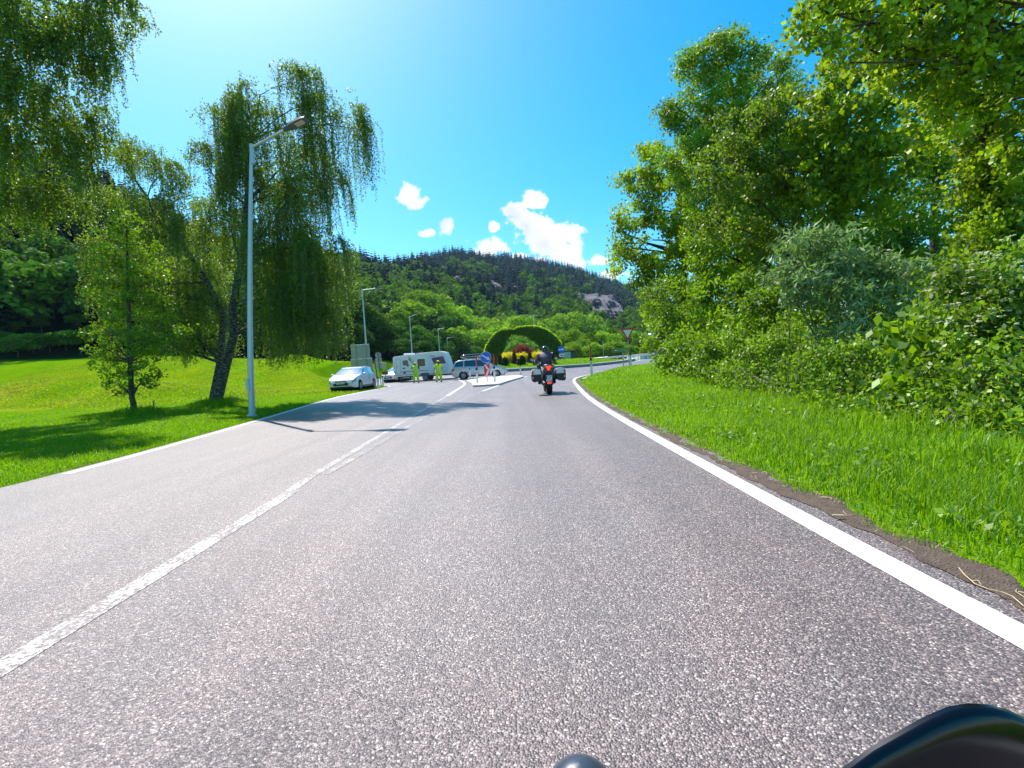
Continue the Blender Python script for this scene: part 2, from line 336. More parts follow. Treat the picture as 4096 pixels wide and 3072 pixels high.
K['tyre'] = mat('tyre rubber', (.018, .018, .02), .8); K['rim'] = mat('alloy rim', (.5, .5, .54), .3, .8); K['chrome'] = mat('chrome', (.7, .7, .72), .12, 1.0)
K['lens'] = mat('headlight lens', (.30, .34, .38), .1, coat=1.0, var=.5, scale=20); K['plate'] = mat('number plate', (.9, .9, .88), .4)
K['caravan'] = mat('caravan cream panel', (.84, .86, .80), .38, var=.03); K['caravanb'] = mat('caravan pale blue panel', (.66, .78, .86), .36, var=.03); K['trim'] = mat('grey trim', (.10, .11, .13), .5)
K['curtain'] = mat('brown curtained window', (.12, .075, .03), .12, var=.5, scale=9, coat=.5); K['purple'] = mat('violet tinted window', (.12, .055, .12), .1, var=.25, coat=.7)
K['ora'] = mat('orange decal', (.75, .42, .06), .4); K['dblue'] = mat('dark blue', (.02, .04, .16), .5)
K['hiviz'] = mat('hi-vis yellow', (.60, .95, .005), .75, var=.12, scale=12, bump=.3, bscale=30); K['stripe'] = mat('reflective tape', (.50, .56, .46), .4); K['skin'] = mat('skin', (.45, .25, .18), .6); K['hair'] = mat('dark brown hair', (.03, .018, .012), .7)
K['leather'] = mat('dark motorcycle jacket', (.085, .06, .10), .6, var=.4, scale=9, bump=.5, bscale=25); K['helmet'] = mat('black helmet', (.012, .014, .022), .12, coat=1.0); K['jeans'] = mat('dark trousers', (.03, .03, .04), .8, bump=.3)
K['red_lit'] = mat('lit red tail lamp', (1.0, .03, .015), .3, emit=1.6); K['amber'] = mat('amber lens', (.55, .12, .015), .25, coat=.6); K['pannier'] = mat('black pannier plastic', (.02, .02, .024), .5); K['pansilver'] = mat('silver pannier lid', (.78, .79, .82), .3, .0, coat=.5)
K['mirror_shell'] = mat('glossy black mirror shell', (.003, .004, .008), .16, coat=.0, spec=.4); K['dome'] = mat('dark blue grey lacquer', (.035, .045, .07), .35, coat=.2)
K['birch'] = bark('birch bark', (.035, .030, .026), (.26, .24, .21), 5, 14, .56); K['bark'] = bark('brown bark', (.035, .026, .018), (.12, .09, .06)); K['barkg'] = bark('grey bark', (.06, .055, .045), (.20, .18, .145))
K['wood'] = mat('weathered wood', (.13, .10, .07), .9); K['wire'] = mat('power cable', (.16, .16, .17), .6, .3); K['teal'] = mat('pale glazed panel', (.45, .62, .60), .3); K['wallw'] = mat('pale hall wall', (.55, .66, .72), .6); K['bottle'] = mat('green bottle plastic', (.05, .55, .28), .2)
K['lf_birch'] = leafmat('birch leaves', (.035, .085, .008), (.14, .245, .012), (.34, .52, .012))
K['lf_green'] = leafmat('broad green leaves', (.018, .06, .004), (.18, .35, .006), (.36, .60, .008))
K['lf_ash'] = leafmat('ash leaves', (.022, .075, .004), (.19, .38, .006), (.38, .62, .008))
K['lf_yel'] = leafmat('yellow green leaves', (.03, .08, .004), (.32, .47, .008), (.50, .70, .008))
K['lf_willow'] = leafmat('silvery willow leaves', (.09, .15, .03), (.42, .50, .26), (.22, .40, .06), rough=.5, spec=.25)
K['lf_dog'] = leafmat('dogwood leaves', (.018, .06, .006), (.27, .44, .02), (.34, .56, .015), spec=.5)
K['flower'] = mat('cream flower heads', (.62, .60, .33), .8, var=.15, scale=30)
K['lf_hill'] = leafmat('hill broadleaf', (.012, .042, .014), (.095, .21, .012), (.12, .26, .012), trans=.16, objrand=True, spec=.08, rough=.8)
K['lf_con'] = leafmat('spruce needles', (.016, .042, .034), (.045, .09, .045), (.02, .05, .012), trans=.12, objrand=True, spec=.05, rough=.8)
K['lf_red'] = leafmat('crimson maple leaves', (.11, .008, .02), (.22, .02, .035), (.35, .02, .04)); K['lf_yellow'] = leafmat('golden shrub leaves', (.75, .58, .005), (.9, .78, .01), (.9, .75, .01), trans=.5)
K['lf_hedge'] = leafmat('clipped hedge leaves', (.05, .11, .005), (.14, .25, .006), (.40, .58, .012), trans=.12); K['lf_brown'] = leafmat('bronze topiary', (.10, .045, .012), (.19, .09, .03), (.2, .09, .02), trans=.2); K['lf_box'] = leafmat('dark box leaves', (.012, .035, .008), (.03, .07, .012), (.05, .11, .01), trans=.2)
K['lf_weep'] = leafmat('pale weeping leaves', (.10, .22, .02), (.20, .38, .05), (.3, .52, .04)); K['blade'] = leafmat('grass blades', (.06, .17, .003), (.20, .38, .005), (.34, .60, .006), trans=.45, rough=.45); K['mow'] = leafmat('meadow blades', (.09, .22, .002), (.18, .34, .002), (.30, .54, .003), trans=.45)
K['bank'] = leafmat('yellow green bank grass', (.12, .20, .002), (.27, .36, .003), (.40, .55, .004), trans=.4)
K['straw'] = mat('dry straw', (.55, .42, .24), .8, var=.3)
# ---------------------------------------------------------------- terrain
def ss(t): t = np.clip(t, 0, 1); return t * t * (3 - 2 * t)
EYR = [(-40, 1.62), (1.5, 1.62), (6, 1.72), (9, 1.82), (12, 1.98), (15, 2.22), (19, 2.62), (23, 3.0), (27.5, 3.6), (31.6, 4.7), (34, 5.6), (36, 6.6), (38, 7.9), (40, 9.6), (42, 12.2), (43.5, 15.5), (44.5, 20), (45, 60), (45, 400)]
EYL = [(-40, -5.5), (5.5, -5.5), (7, -5.65), (9, -5.95), (11.4, -6.35), (15, -7.0), (19, -7.75), (23.5, -8.4), (30, -8.6), (34, -8.7), (35.5, -9.2), (37, -10.2), (38.5, -11.4), (40, -12.6), (42, -13.8), (45, -14.6)]
_ty = np.linspace(-40, 45, 3401); _tk = np.exp(-.5 * (np.arange(-120, 121) / 40.) ** 2); _tk /= _tk.sum()
_tv = np.interp(_ty, [a for a, b in EYR], [b for a, b in EYR]); _ts = np.convolve(np.pad(_tv, 120, mode='edge'), _tk, 'valid'); _ts = np.where(_ty > 41, _tv, _ts)
def edgeR(y): return np.where(np.asarray(y) > 45, np.interp(y, [a for a, b in EYR], [b for a, b in EYR]), np.interp(y, _ty, _ts))
def edgeL(y): return np.interp(y, [a for a, b in EYL], [b for a, b in EYL])
ICX, ICY, IR, OR_ = 1.0, 68.0, 16.0, 27.0
# silhouette of the hills: pixel column -> height of the ridge, distance where the slope starts, distance of the ridge
RID = [(-900, 560, 60, 170), (-400, 600, 60, 190), (0, 690, 62, 210), (300, 745, 64, 230), (463, 800, 66, 240), (700, 945, 74, 260), (926, 1055, 84, 300), (1200, 1100, 98, 360), (1360, 1075, 112, 420),
       (1480, 1075, 120, 460), (1600, 1100, 128, 560), (1720, 1062, 140, 690), (1850, 1040, 160, 760), (2000, 1045, 185, 800), (2200, 1062, 205, 820), (2350, 1102, 215, 840),
       (2450, 1138, 220, 860), (2600, 1190, 230, 880), (2700, 1230, 235, 900), (3000, 1250, 240, 900), (3600, 1260, 240, 900), (4096, 1250, 240, 900), (4900, 1250, 240, 900)]
RT = np.array([(p - 2048) / F for p, *_ in RID]); RE = np.array([(HOR(p) - y) / F for p, y, *_ in RID]); RD0 = np.array([q[2] for q in RID]); RDR = np.array([q[3] for q in RID])
_ph = rng.uniform(0, 6.28, (12, 2)); _kd = rng.normal(0, 1, (12, 2))
def fbm(x, y, L0):
    s = 0
    for i in range(12):
        k = 2 ** (i / 2.4); s = s + np.sin((x * _kd[i, 0] + y * _kd[i, 1]) * k / L0 + _ph[i, 0]) / k ** .8
    return s / 3.2
def hill(x, y):
    D = np.maximum(np.maximum(y, np.abs(x) / 1.5), 1.0); t = x / D
    e = np.interp(t, RT, RE); d0 = np.interp(t, RT, RD0); dr = np.interp(t, RT, RDR)
    back = ss((y + 0.35 * np.abs(x) - 5) / 40)
    z = e * dr + 1.0; u = (D - d0) / (dr - d0)
    prof = np.where(u < 1, np.clip(u, 0, 1) ** 1.05, 1 - .5 * ss((u - 1) / 1.2))
    n = fbm(x, y, 38.) * np.clip(u, 0, 1) * np.clip(1.4 - u, .25, 1) * z * .085
    return (z * prof + n) * back * (u > 0)
def H(x, y):
    x = np.asarray(x, float); y = np.asarray(y, float)
    r = np.hypot(x - ICX, y - ICY)
    z = .30 * ss((OR_ - r) / (OR_ - IR)) + .5 * ss((x - 8) / 16) * ss((y - 38) / 14)
    z = z + np.where(r < IR, .30 + .75 * ss((IR - r) / 7.), 0)
    out = x - edgeR(y)
    z = z + np.where((out > 0) & (y < 46), (.14 + .20 * ss((y - 8) / 22)) * ss((out - .25) / 2.6), 0)
    lft = edgeL(np.minimum(y, 34)) - x; lb = ss((lft - .3) / 2.2)
    far = r > OR_
    z = z + np.where(far, .06 * lb * (lft > 0), 0)
    mead = ss((-x - 15.) / 9) * ss((y - 38) / 28) * .72 + .7 * ss((-x - 20) / 45) * ss((y - 5) / 70)
    z = z + np.where(far | (x < -22), 4.3 * mead * (1 - .35 * ss((y - 90) / 120)), 0)
    z = z + np.where((x < -14), (1.7 * np.exp(-((x + 34) / 8) ** 2 - ((y - 36) / 5) ** 2) + 0.9 * np.exp(-((x + 25) / 5) ** 2 - ((y - 33) / 4) ** 2) + .30 * fbm(x, y, 6.) * ss((-x - 16) / 10)), 0)
    z = z + .62 * ss((r - OR_ - .3) / 1.6) * (1 - ss((r - OR_ - 3) / 4)) * ss((-x - 14.8) / 2.) * (1 - ss((y - 62) / 10)) * (y > 30)
    # low tussocks round the two roadside trees
    z = z + .22 * np.exp(-((x + 11.7) / 1.1) ** 2 - ((y - 19.0) / 1.2) ** 2) + .16 * np.exp(-((x + 12.9) / .9) ** 2 - ((y - 16.3) / 1.0) ** 2)
    return z + hill(x, y)
def Hs(x, y): return float(H(np.array([x]), np.array([y]))[0])
def at(px, D): return ((ray(px, 1460).x / ray(px, 1460).y) * D, D)     # ground position under a pixel column at a distance
def gp(px, D, z=None):
    """world position whose ground point shows in column px at distance D"""
    zz = 0.0
    for _ in range(3):
        py = HOR(px) + (1.0 - zz) / D * F; p = P(px, py, D); zz = Hs(p.x, p.y) if z is None else z
    return Vector((p.x, p.y, zz))
def axis_coords(lo, hi, c, s0, grow, smax):
    a = [c]; s = s0
    while a[-1] < hi: a.append(a[-1] + s); s = min(s * grow, smax)
    b = [c]; s = s0
    while b[-1] > lo: b.append(b[-1] - s); s = min(s * grow, smax)
    return np.array(sorted(set(b + a)))
gx = axis_coords(-1500, 1500, 2.0, .28, 1.026, 13); gy = axis_coords(-60, 1750, 12.0, .32, 1.022, 13)
X, Y = np.meshgrid(gx, gy); Z = H(X, Y)
r_ = np.hypot(X - ICX, Y - ICY)
onroad = ((X < edgeR(Y) - .02) & (X > edgeL(Y) + .02) & (Y < 45)) | ((r_ < OR_ - .3) & (r_ > IR - .5)) | ((np.abs(X + 7) < 5) & (Y > 85) & (Y < 175)) | ((Y > 45.8) & (Y < 57) & (X > 20))
Z = np.where(onroad, Z - .12, Z - .004)
gobj = grid_mesh('ground', X, Y, Z, K['ground'], kind='structure')
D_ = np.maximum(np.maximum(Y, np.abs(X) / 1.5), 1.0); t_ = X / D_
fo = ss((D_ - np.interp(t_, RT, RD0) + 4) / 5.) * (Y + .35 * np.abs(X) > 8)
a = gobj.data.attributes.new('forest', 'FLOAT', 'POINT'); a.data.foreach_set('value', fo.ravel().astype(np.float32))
ro = np.clip(np.exp(-((X + 33) / 12) ** 2 - ((Y - 36) / 9) ** 2) * 1.4 + 1.2 * np.exp(-((X + 24) / 8) ** 2 - ((Y - 33) / 7) ** 2), 0, 1) * ss(.5 + fbm(X, Y, 3.) * 1.2)
a = gobj.data.attributes.new('rough', 'FLOAT', 'POINT'); a.data.foreach_set('value', ro.ravel().astype(np.float32))
so = ss(1.5 - (X - edgeR(Y)) / .30) * (Y < 44) * (X > 0) + .8 * ss(1.2 - (edgeL(Y) - X) / .22) * (Y < 38) * (X < 0)
a = gobj.data.attributes.new('soil', 'FLOAT', 'POINT'); a.data.foreach_set('value', np.clip(so, 0, 1).ravel().astype(np.float32))

# ---------------------------------------------------------------- road
ys = np.concatenate([np.arange(-40, -6, 3.), np.arange(-6, 20, .5), np.arange(20, 45.01, .4)])
S = np.linspace(0, 1, 28)
eL = edgeL(ys)[:, None] - .16; eR = edgeR(ys)[:, None] + .30 + (.02 * np.sin(ys * 2.3))[:, None] * (ys < 20)[:, None]
RX = eL + (eR - eL) * S[None]; RY = np.repeat(ys[:, None], len(S), 1)
grid_mesh('road', RX, RY, H(RX, RY) * 0 + np.where(RY > 38, H(RX, RY), 0) * ss((RY - 38) / 4) + .004, K['asphalt'], kind='structure')
th = np.linspace(0, 2 * math.pi, 181); rr = np.linspace(IR + .05, OR_ + .25, 12)
TH, RR = np.meshgrid(th, rr); GX = ICX + RR * np.cos(TH); GY = ICY + RR * np.sin(TH)
ringz = .30 * ss((OR_ - RR) / (OR_ - IR)) + .5 * ss((GX - 8) / 16) * ss((GY - 38) / 14)
grid_mesh('roundabout_road', GX, GY, ringz + .012, K['asphalt'], kind='structure')
def strip_road(name, pts, w):
    p = np.array(pts, float); d = np.gradient(p, axis=0); d /= np.linalg.norm(d, axis=1)[:, None]; n = np.stack([-d[:, 1], d[:, 0]], 1)
    s = np.linspace(-w, w, 5); SX = p[:, 0][:, None] + n[:, 0][:, None] * s; SY = p[:, 1][:, None] + n[:, 1][:, None] * s
    zc = H(p[:, 0], p[:, 1])
    grid_mesh(name, SX, SY, np.repeat(zc[:, None], 5, 1) + .02, K['asphalt'], kind='structure')
strip_road('road', [(-7, y) for y in range(88, 178, 8)], 4.2)
strip_road('road', [(x, 51.5) for x in range(21, 300, 8)], 5.0)
# markings
def polyline(pts, step=.35):
    out = [np.array(pts[0], float)]
    for a, b in zip(pts[:-1], pts[1:]):
        a, b = np.array(a, float), np.array(b, float); n = max(1, int(np.linalg.norm(b - a) / step))
        out += [a + (b - a) * k / n for k in range(1, n + 1)]
    q = np.array(out)
    for _ in range(3): q[1:-1] = (q[:-2] + 2 * q[1:-1] + q[2:]) / 4
    return q
def road_z(x, y): return (np.where(y > 38, H(x, y) * ss((y - 38) / 4), 0))
def ringh(x, y):
    r = np.hypot(x - ICX, y - ICY); return .30 * ss((OR_ - r) / (OR_ - IR)) + .5 * ss((x - 8) / 16) * ss((y - 38) / 14)
def strip(name, pts, w, m, z=.009, ring=False, parent=None):
    z = .0065 + (z > .0095) * .0008 + (z > .012) * .0012
    q = polyline(pts); d = np.gradient(q, axis=0); d /= np.linalg.norm(d, axis=1)[:, None] + 1e-9; n = np.stack([-d[:, 1], d[:, 0]], 1)
    s = np.array([-w / 2, 0, w / 2]); SX = q[:, 0][:, None] + n[:, 0][:, None] * s; SY = q[:, 1][:, None] + n[:, 1][:, None] * s
    ZZ = (ringh(SX, SY) + .0145) if ring else np.maximum(road_z(SX, SY) + z, np.where(np.hypot(SX - ICX, SY - ICY) < OR_ + .25, ringh(SX, SY) + .0145, -9))
    return grid_mesh(name, SX, SY, ZZ, m, parent, kind='structure')
def gxy(l, z=0.0): return [tuple(G(px, py, z))[:2] for px, py in l]
ym = [-20] + list(np.arange(1, 40, .8))
strip('edge_line', [(float(edgeR(y)), y) for y in ym] , .14, K['line'])
strip('edge_line', [(float(edgeL(y)), y) for y in ym if y > 5.4 and y < 37], .13, K['line'])
strip('centre_line', [(-1.93, -20), (-1.93, 1.5), (-1.97, 3.0), (-2.0, 4.2)], .125, K['worn'])
cl = [(-2.03, 4.2)] + gxy([(1200, 1932), (1417, 1806), (1623, 1682), (1791, 1583), (1857, 1541), (1859, 1534), (1852, 1526), (1833, 1520.5)])
strip('centre_line', cl[:4], .095, K['worn']); strip('centre_line', cl[3:5], .11, K['worn'], z=.0125); strip('centre_line', cl[4:], .16, K['line'], z=.010)
c2 = gxy([(1300, 1900), (1390, 1849), (1471, 1801), (1688, 1676), (1851, 1600), (1930, 1565), (2014, 1535), (2111, 1504.5)])
strip('centre_line', c2[:5], .10, K['faint']); strip('centre_line', c2[4:6], .10, K['faint'], z=.0125); strip('centre_line', c2[5:], .13, K['line'], z=.010)
def arc(r, a0, a1, n=14): return [(ICX + r * math.cos(a0 + (a1 - a0) * i / n), ICY + r * math.sin(a0 + (a1 - a0) * i / n)) for i in range(n + 1)]
strip('edge_line', arc(26.4, R(235), R(258)), .12, K['faint'], ring=True)
for k in range(10):
    a0 = R(277 + k * 3.6); strip('give_way_marking', arc(26.2, a0, a0 + R(2.1), 4), .30, K['line'], ring=True)
strip('edge_line', arc(26.4, R(324), R(334)), .12, K['line'], ring=True)
strip('edge_line', arc(16.9, R(300), R(375)), .13, K['line'], ring=True)
# crack sealing and patches beside the splitter island
# splitter island
isl = gxy([(1866, 1521), (1885, 1530.5), (1891, 1541), (1915, 1540), (1943, 1538), (1972, 1536.5), (2002, 1533), (2020, 1527), (2060, 1515), (2094, 1505.5), (2088, 1502), (2075, 1501), (1980, 1505), (1920, 1512)], .1)
mb = MB(); n = len(isl); c = Vector((sum(p[0] for p in isl) / n, sum(p[1] for p in isl) / n, .115))
top = [(p[0], p[1], .10) for p in isl]; ins = [((p[0] - c.x) * .955 + c.x, (p[1] - c.y) * .93 + c.y, .115) for p in isl]
mb.add(top + [(p[0], p[1], -.05) for p in isl], [(i, (i + 1) % n, (i + 1) % n + n, i + n) for i in range(n)], 1)
mb.add(top + ins, [(i, i + n, (i + 1) % n + n, (i + 1) % n) for i in range(n)], 1)
mb.add(ins, [tuple(range(n))], 0); mb.build('splitter_island', [K['paving'], K['kerbtop']], kind='structure')
# central island kerb
prof = [(IR + .30, -.05), (IR + .26, .30), (IR + .22, .36), (IR - .05, .37), (IR - .2, .34), (IR - .25, .1)]
th = np.linspace(0, 2 * math.pi, 241); TH, PR = np.meshgrid(th, [p[0] for p in prof]); _, PZ = np.meshgrid(th, [p[1] for p in prof])
KX = ICX + PR * np.cos(TH); KY = ICY + PR * np.sin(TH); KZ = ringh(ICX + IR * np.cos(TH), ICY + IR * np.sin(TH)) + PZ
mi = np.zeros((len(prof) - 1, 240), np.int32); mi[1:, :] = 1
joint = (np.arange(240) % 12 == 0); mi[0, joint] = 2
grid_mesh('kerb', KX, KY, KZ, [K['kerb'], K['kerbtop'], K['edge']], kind='structure', smooth=False, midx=mi.ravel())
# low kerb round the corner of the right verge
kb = [(float(edgeR(y)) + .27 + .5 * float(ss((y - 22) / 6)), y) for y in np.arange(24, 40, .6)]
q = polyline(kb); mbk = MB(); mbk.tube([(a, b, float(ss((b - 38) / 4)) * Hs(a, b) + .04) for a, b in q], .075, 6); mbk.build('kerb', K['kerbtop'], kind='structure')
# ---------------------------------------------------------------- rock faces on the hill
def rock(name, quad, D, amp, label_depth=6):
    n, m = 46, 26; s = np.linspace(0, 1, n); t = np.linspace(0, 1, m); SS, TT = np.meshgrid(s, t)
    A, B, C_, Dd = [np.array(P(px, py, d)) for px, py, d in quad]
    p = (A[None, None] * ((1 - SS) * (1 - TT))[..., None] + B * (SS * (1 - TT))[..., None] + C_ * (SS * TT)[..., None] + Dd * ((1 - SS) * TT)[..., None])
    edge = np.minimum(np.minimum(SS, 1 - SS) * 4, np.minimum(TT, 1 - TT) * 4).clip(0, 1)
    nzv = fbm(p[..., 0], p[..., 2] * 2.2, 7.) + .6 * fbm(p[..., 0] * 2, p[..., 2] * .7, 3.) + .3 * rng.normal(0, .5, SS.shape)
    p[..., 1] += -nzv * amp + (1 - edge) * label_depth; p[..., 2] += fbm(p[..., 0], p[..., 1], 11.) * 2.0 * (1 - edge)
    grid_mesh(name, p[..., 0], p[..., 1], p[..., 2], K['rock'], kind='structure', smooth=False)

# crumbled dirt edge between the old asphalt and the verge grass
yv = np.arange(-8, 40, .05); sv = np.linspace(0, 1, 9); e0 = .13 + .05 * ss((5 - yv) / 4) + .02 * np.sin(yv * 3.1) + .015 * np.sin(yv * 11.3) + .008 * np.sin(yv * 29.); e1 = .25 + .14 * ss((6 - yv) / 5) + .03 * np.sin(yv * 2.1 + 1) + .05 * np.sin(yv * 6.7) + .03 * np.sin(yv * 17.)
EX = edgeR(yv)[:, None] + e0[:, None] + (e1 - e0)[:, None] * sv[None]; EY = np.repeat(yv[:, None], 9, 1); EZ = H(EX, EY) + .0085 - .012 * (sv[None] > .95) + .006 * np.abs(fbm(EX * 40, EY * 40, 9.)) * (sv[None] > .1) * (sv[None] < .9)
grid_mesh('dirt_shoulder', EX, EY, EZ, K['soil'], kind='structure')
# ---------------------------------------------------------------- foliage
def rnd_unit(n):
    v = rng.normal(size=(n, 3)); return v / np.linalg.norm(v, axis=1)[:, None]
def leaf_quads(pos, s, up=.5, elong=1.6, down=0.0, fold=.0, tdir=None):
    """one rhombic leaf per position"""
    n = len(pos); nrm = rnd_unit(n); nrm[:, 2] = nrm[:, 2] * (1 - up) + up * rng.choice([1], n) * 1.0; nrm /= np.linalg.norm(nrm, axis=1)[:, None]
    t = rnd_unit(n) if tdir is None else tdir + .45 * rnd_unit(n); t[:, 2] -= down; t -= nrm * (t * nrm).sum(1)[:, None]; t /= np.linalg.norm(t, axis=1)[:, None] + 1e-9
    b = np.cross(nrm, t); L = (s * rng.uniform(.7, 1.3, n))[:, None] if np.isscalar(s) else (s * rng.uniform(.75, 1.25, n))[:, None]; W = L / elong * .5
    mid = pos + t * L * .45 - nrm * L * .06
    V = np.stack([pos, mid + b * W, pos + t * L - nrm * L * .12, mid - b * W], 1).reshape(-1, 3)
    return V, np.arange(4 * n).reshape(n, 4)
def lobes_leaves(lobes, dens, s, clump=.32, up=.45, elong=1.5, down=.3, shell=.55, flat=.8, lai=2.7):
    P_ = []; T_ = []
    for (c, r, *q) in lobes:
        c = np.array(c); rz = q[0] if q else r * flat
        nc = max(5, int(9 * (r / max(clump, .05)) ** 1.35 * .55)); n = int(lai * math.pi * r * r * 2 * elong / (s * s))
        d = rnd_unit(nc); rad = shell + (1 - shell) * rng.uniform(0, 1, nc) ** .6; cc = d * rad[:, None] * np.array([r, r, rz]); 
        cc[:, :2] += rng.normal(0, r * .07, (nc, 2)); cs = clump * rng.uniform(.45, 1.25, nc); tint = np.clip(rng.normal(.46, .32, nc), 0, 1)
        w = cs ** 2; k = rng.choice(nc, n, p=w / w.sum())
        off = rng.normal(0, 1, (n, 3)) * (cs[k] * .52)[:, None]; off[:, 2] *= .7
        P_.append(c + cc[k] + off); T_.append(np.clip(tint[k] + rng.normal(0, .16, n), 0, 1))
    p = np.concatenate(P_); t = np.concatenate(T_); V, Q = leaf_quads(p, s, up, elong, down); return V, Q, t
def limb(mb, a, b, r0, r1, wob=.12, seg=6, sag=0.0):
    a, b = Vector(a), Vector(b); L = (b - a).length; pts = []; rad = []
    o1 = Vector(rng.normal(0, wob * L * .5, 3)); 
    for i in range(seg + 1):
        t = i / seg; p = a.lerp(b, t) + o1 * math.sin(math.pi * t) + Vector(rng.normal(0, wob * L * .06, 3)) * (0 < i < seg); p.z += sag * L * math.sin(math.pi * t); pts.append(p); rad.append(r0 + (r1 - r0) * t ** .8)
    mb.tube(pts, rad, 7 if r0 > .03 else 5); return pts
def wood_mesh(path, rads, lobes, twig=5, r_l=.3):
    """trunk along path, one limb to each lobe, twigs inside each lobe"""
    mb = MB(); path = [Vector(p) for p in path]; mb.tube(path, rads, 10)
    for (c, r, *q) in lobes:
        c = Vector(c); best = min(range(len(path)), key=lambda i: (path[i] - c).length + max(0, path[i].z - c.z + .4) * 1.5 + (i == 0) * 3)
        ra = rads[best] * .5; pts = limb(mb, path[best], c, ra, max(.012, ra * .28), sag=.06)
        for _ in range(twig):
            p0 = pts[random.randint(2, len(pts) - 1)]; d = Vector(rnd_unit(1)[0]); d.z = abs(d.z) * .6
            limb(mb, p0, p0 + d * r * random.uniform(.6, 1.0), max(.01, ra * .26), .005, seg=4)
    return mb
def lob(px, py, D, r, *rest): 
    p = P(px, py, D); return (tuple(p), r, *rest)
def make_tree(name, label, cat, base, path, rads, lobes, leafm, barkm, dens, s, group=None, extra=None, **kw):
    b = Vector(base); root = empty(name, b, 0, label, cat, group)
    L2 = [((c[0] - b.x, c[1] - b.y, c[2] - b.z), *o) for c, *o in lobes]
    pth = [Vector(p) - b for p in path]
    wood_mesh(pth, rads, L2).build('trunk', barkm, root, smooth=60)
    V, Q, t = lobes_leaves(L2, dens, s, **kw); np_mesh('crown', V, Q, leafm, root, tint=t); return root
def strands(name, attach, leafm, root, base, leaf=.06, step=.07, wood=None, elong=1.5, drift=.35):
    """hanging shoots: attach = list of (point, outward, length)"""
    Pl = []; Tl = []; Td = []; mb = MB(); b = np.array(base)
    for (p, o, Ln) in attach:
        n = max(4, int(Ln / step)); s = np.arange(n) * step; ox = 1 - np.exp(-s / .35)
        sway = rng.normal(0, .035, (n, 3)).cumsum(0) * .35; sway[:, 2] = 0
        q = np.array(p) - b + np.outer(ox, o) * drift + sway; q[:, 2] += .12 * (1 - np.exp(-s / .2)) - np.maximum(0, s - .12)
        reps = 2; pl = np.repeat(q, reps, 0) + rng.normal(0, .035, (n * reps, 3)); Pl.append(pl); tt = rng.uniform(.1, .9); Tl.append(np.clip(tt + rng.normal(0, .2, n * reps), 0, 1))
        if wood is not None: mb.tube([tuple(v) for v in q[::max(1, n // 6)]], .004, 3, cap=False)
    pos = np.concatenate(Pl); V, Q = leaf_quads(pos, leaf, up=.0, elong=elong, down=1.1); np_mesh(name, V, Q, leafm, root, tint=np.concatenate(Tl))
    if wood is not None: mb.build('twigs', wood, root)
def weeping(name, label, cat, base, path, rads, lobes, leafm, barkm, nst, leaf, lmin, lmax, zmin=1.0, dens=0.0, group=None, step=.07, s2=None):
    b = Vector(base); root = empty(name, b, 0, label, cat, group)
    L2 = [((c[0] - b.x, c[1] - b.y, c[2] - b.z), *o) for c, *o in lobes]; pth = [Vector(p) - b for p in path]
    wood_mesh(pth, rads, L2, twig=7).build('trunk', barkm, root, smooth=60)
    att = []; tot = sum(o[0] ** 2 for _, *o in lobes)
    for (c, r, *q) in lobes:
        k = int(nst * r * r / tot); lm = q[0] if q else 1.0
        d = rnd_unit(k); d[:, 2] = np.abs(d[:, 2]) * 1.0 - .15; rad = rng.uniform(.45, 1.0, k)
        # shoots hang from a limited number of boughs, so curtains with gaps form
        nb = max(4, int(k / 24)); bd = rnd_unit(nb); bd[:, 2] = np.abs(bd[:, 2]) - .15; br = rng.uniform(.4, 1.0, nb)
        for i in range(k):
            j = rng.integers(nb); dd = bd[j] * br[j] * r + rng.normal(0, .17 * min(r, 1.5), 3) * np.array([1, 1, .6])
            p = np.array(c) + dd; o = dd / (np.linalg.norm(dd) + 1e-6); o[2] = 0; Ln = rng.uniform(lmin, lmax) * lm
            Ln = min(Ln, p[2] - zmin - rng.uniform(0, .5)); 
            if Ln > .25: att.append((tuple(p), tuple(o), Ln))
    strands('crown', att, leafm, root, tuple(b), leaf, step, K['barkg'])
    if dens > 0:
        V, Q, t = lobes_leaves(L2, dens, s2 or leaf, clump=.25, shell=.3, down=.9, lai=dens); np_mesh('foliage', V, Q, leafm, root, tint=t)
    return root
def bush(name, label, cat, base, lobes, leafm, dens, s, group=None, stems=9, clump=.22, stemm=None, **kw):
    b = Vector(base); root = empty(name, b, 0, label, cat, group)
    L2 = [((c[0] - b.x, c[1] - b.y, c[2] - b.z), *o) for c, *o in lobes]; mb = MB()
    for i in range(stems):
        c, r, *_ = L2[i % len(L2)]; a = Vector((rng.normal(0, .25), rng.normal(0, .25), -.05)); limb(mb, a, Vector(c) + Vector(rng.normal(0, r * .4, 3)), .025, .006, seg=6)
    mb.build('stems', stemm or K['barkg'], root, smooth=60)
    V, Q, t = lobes_leaves(L2, dens, s, clump=clump, **kw); np_mesh('foliage', V, Q, leafm, root, tint=t); return root

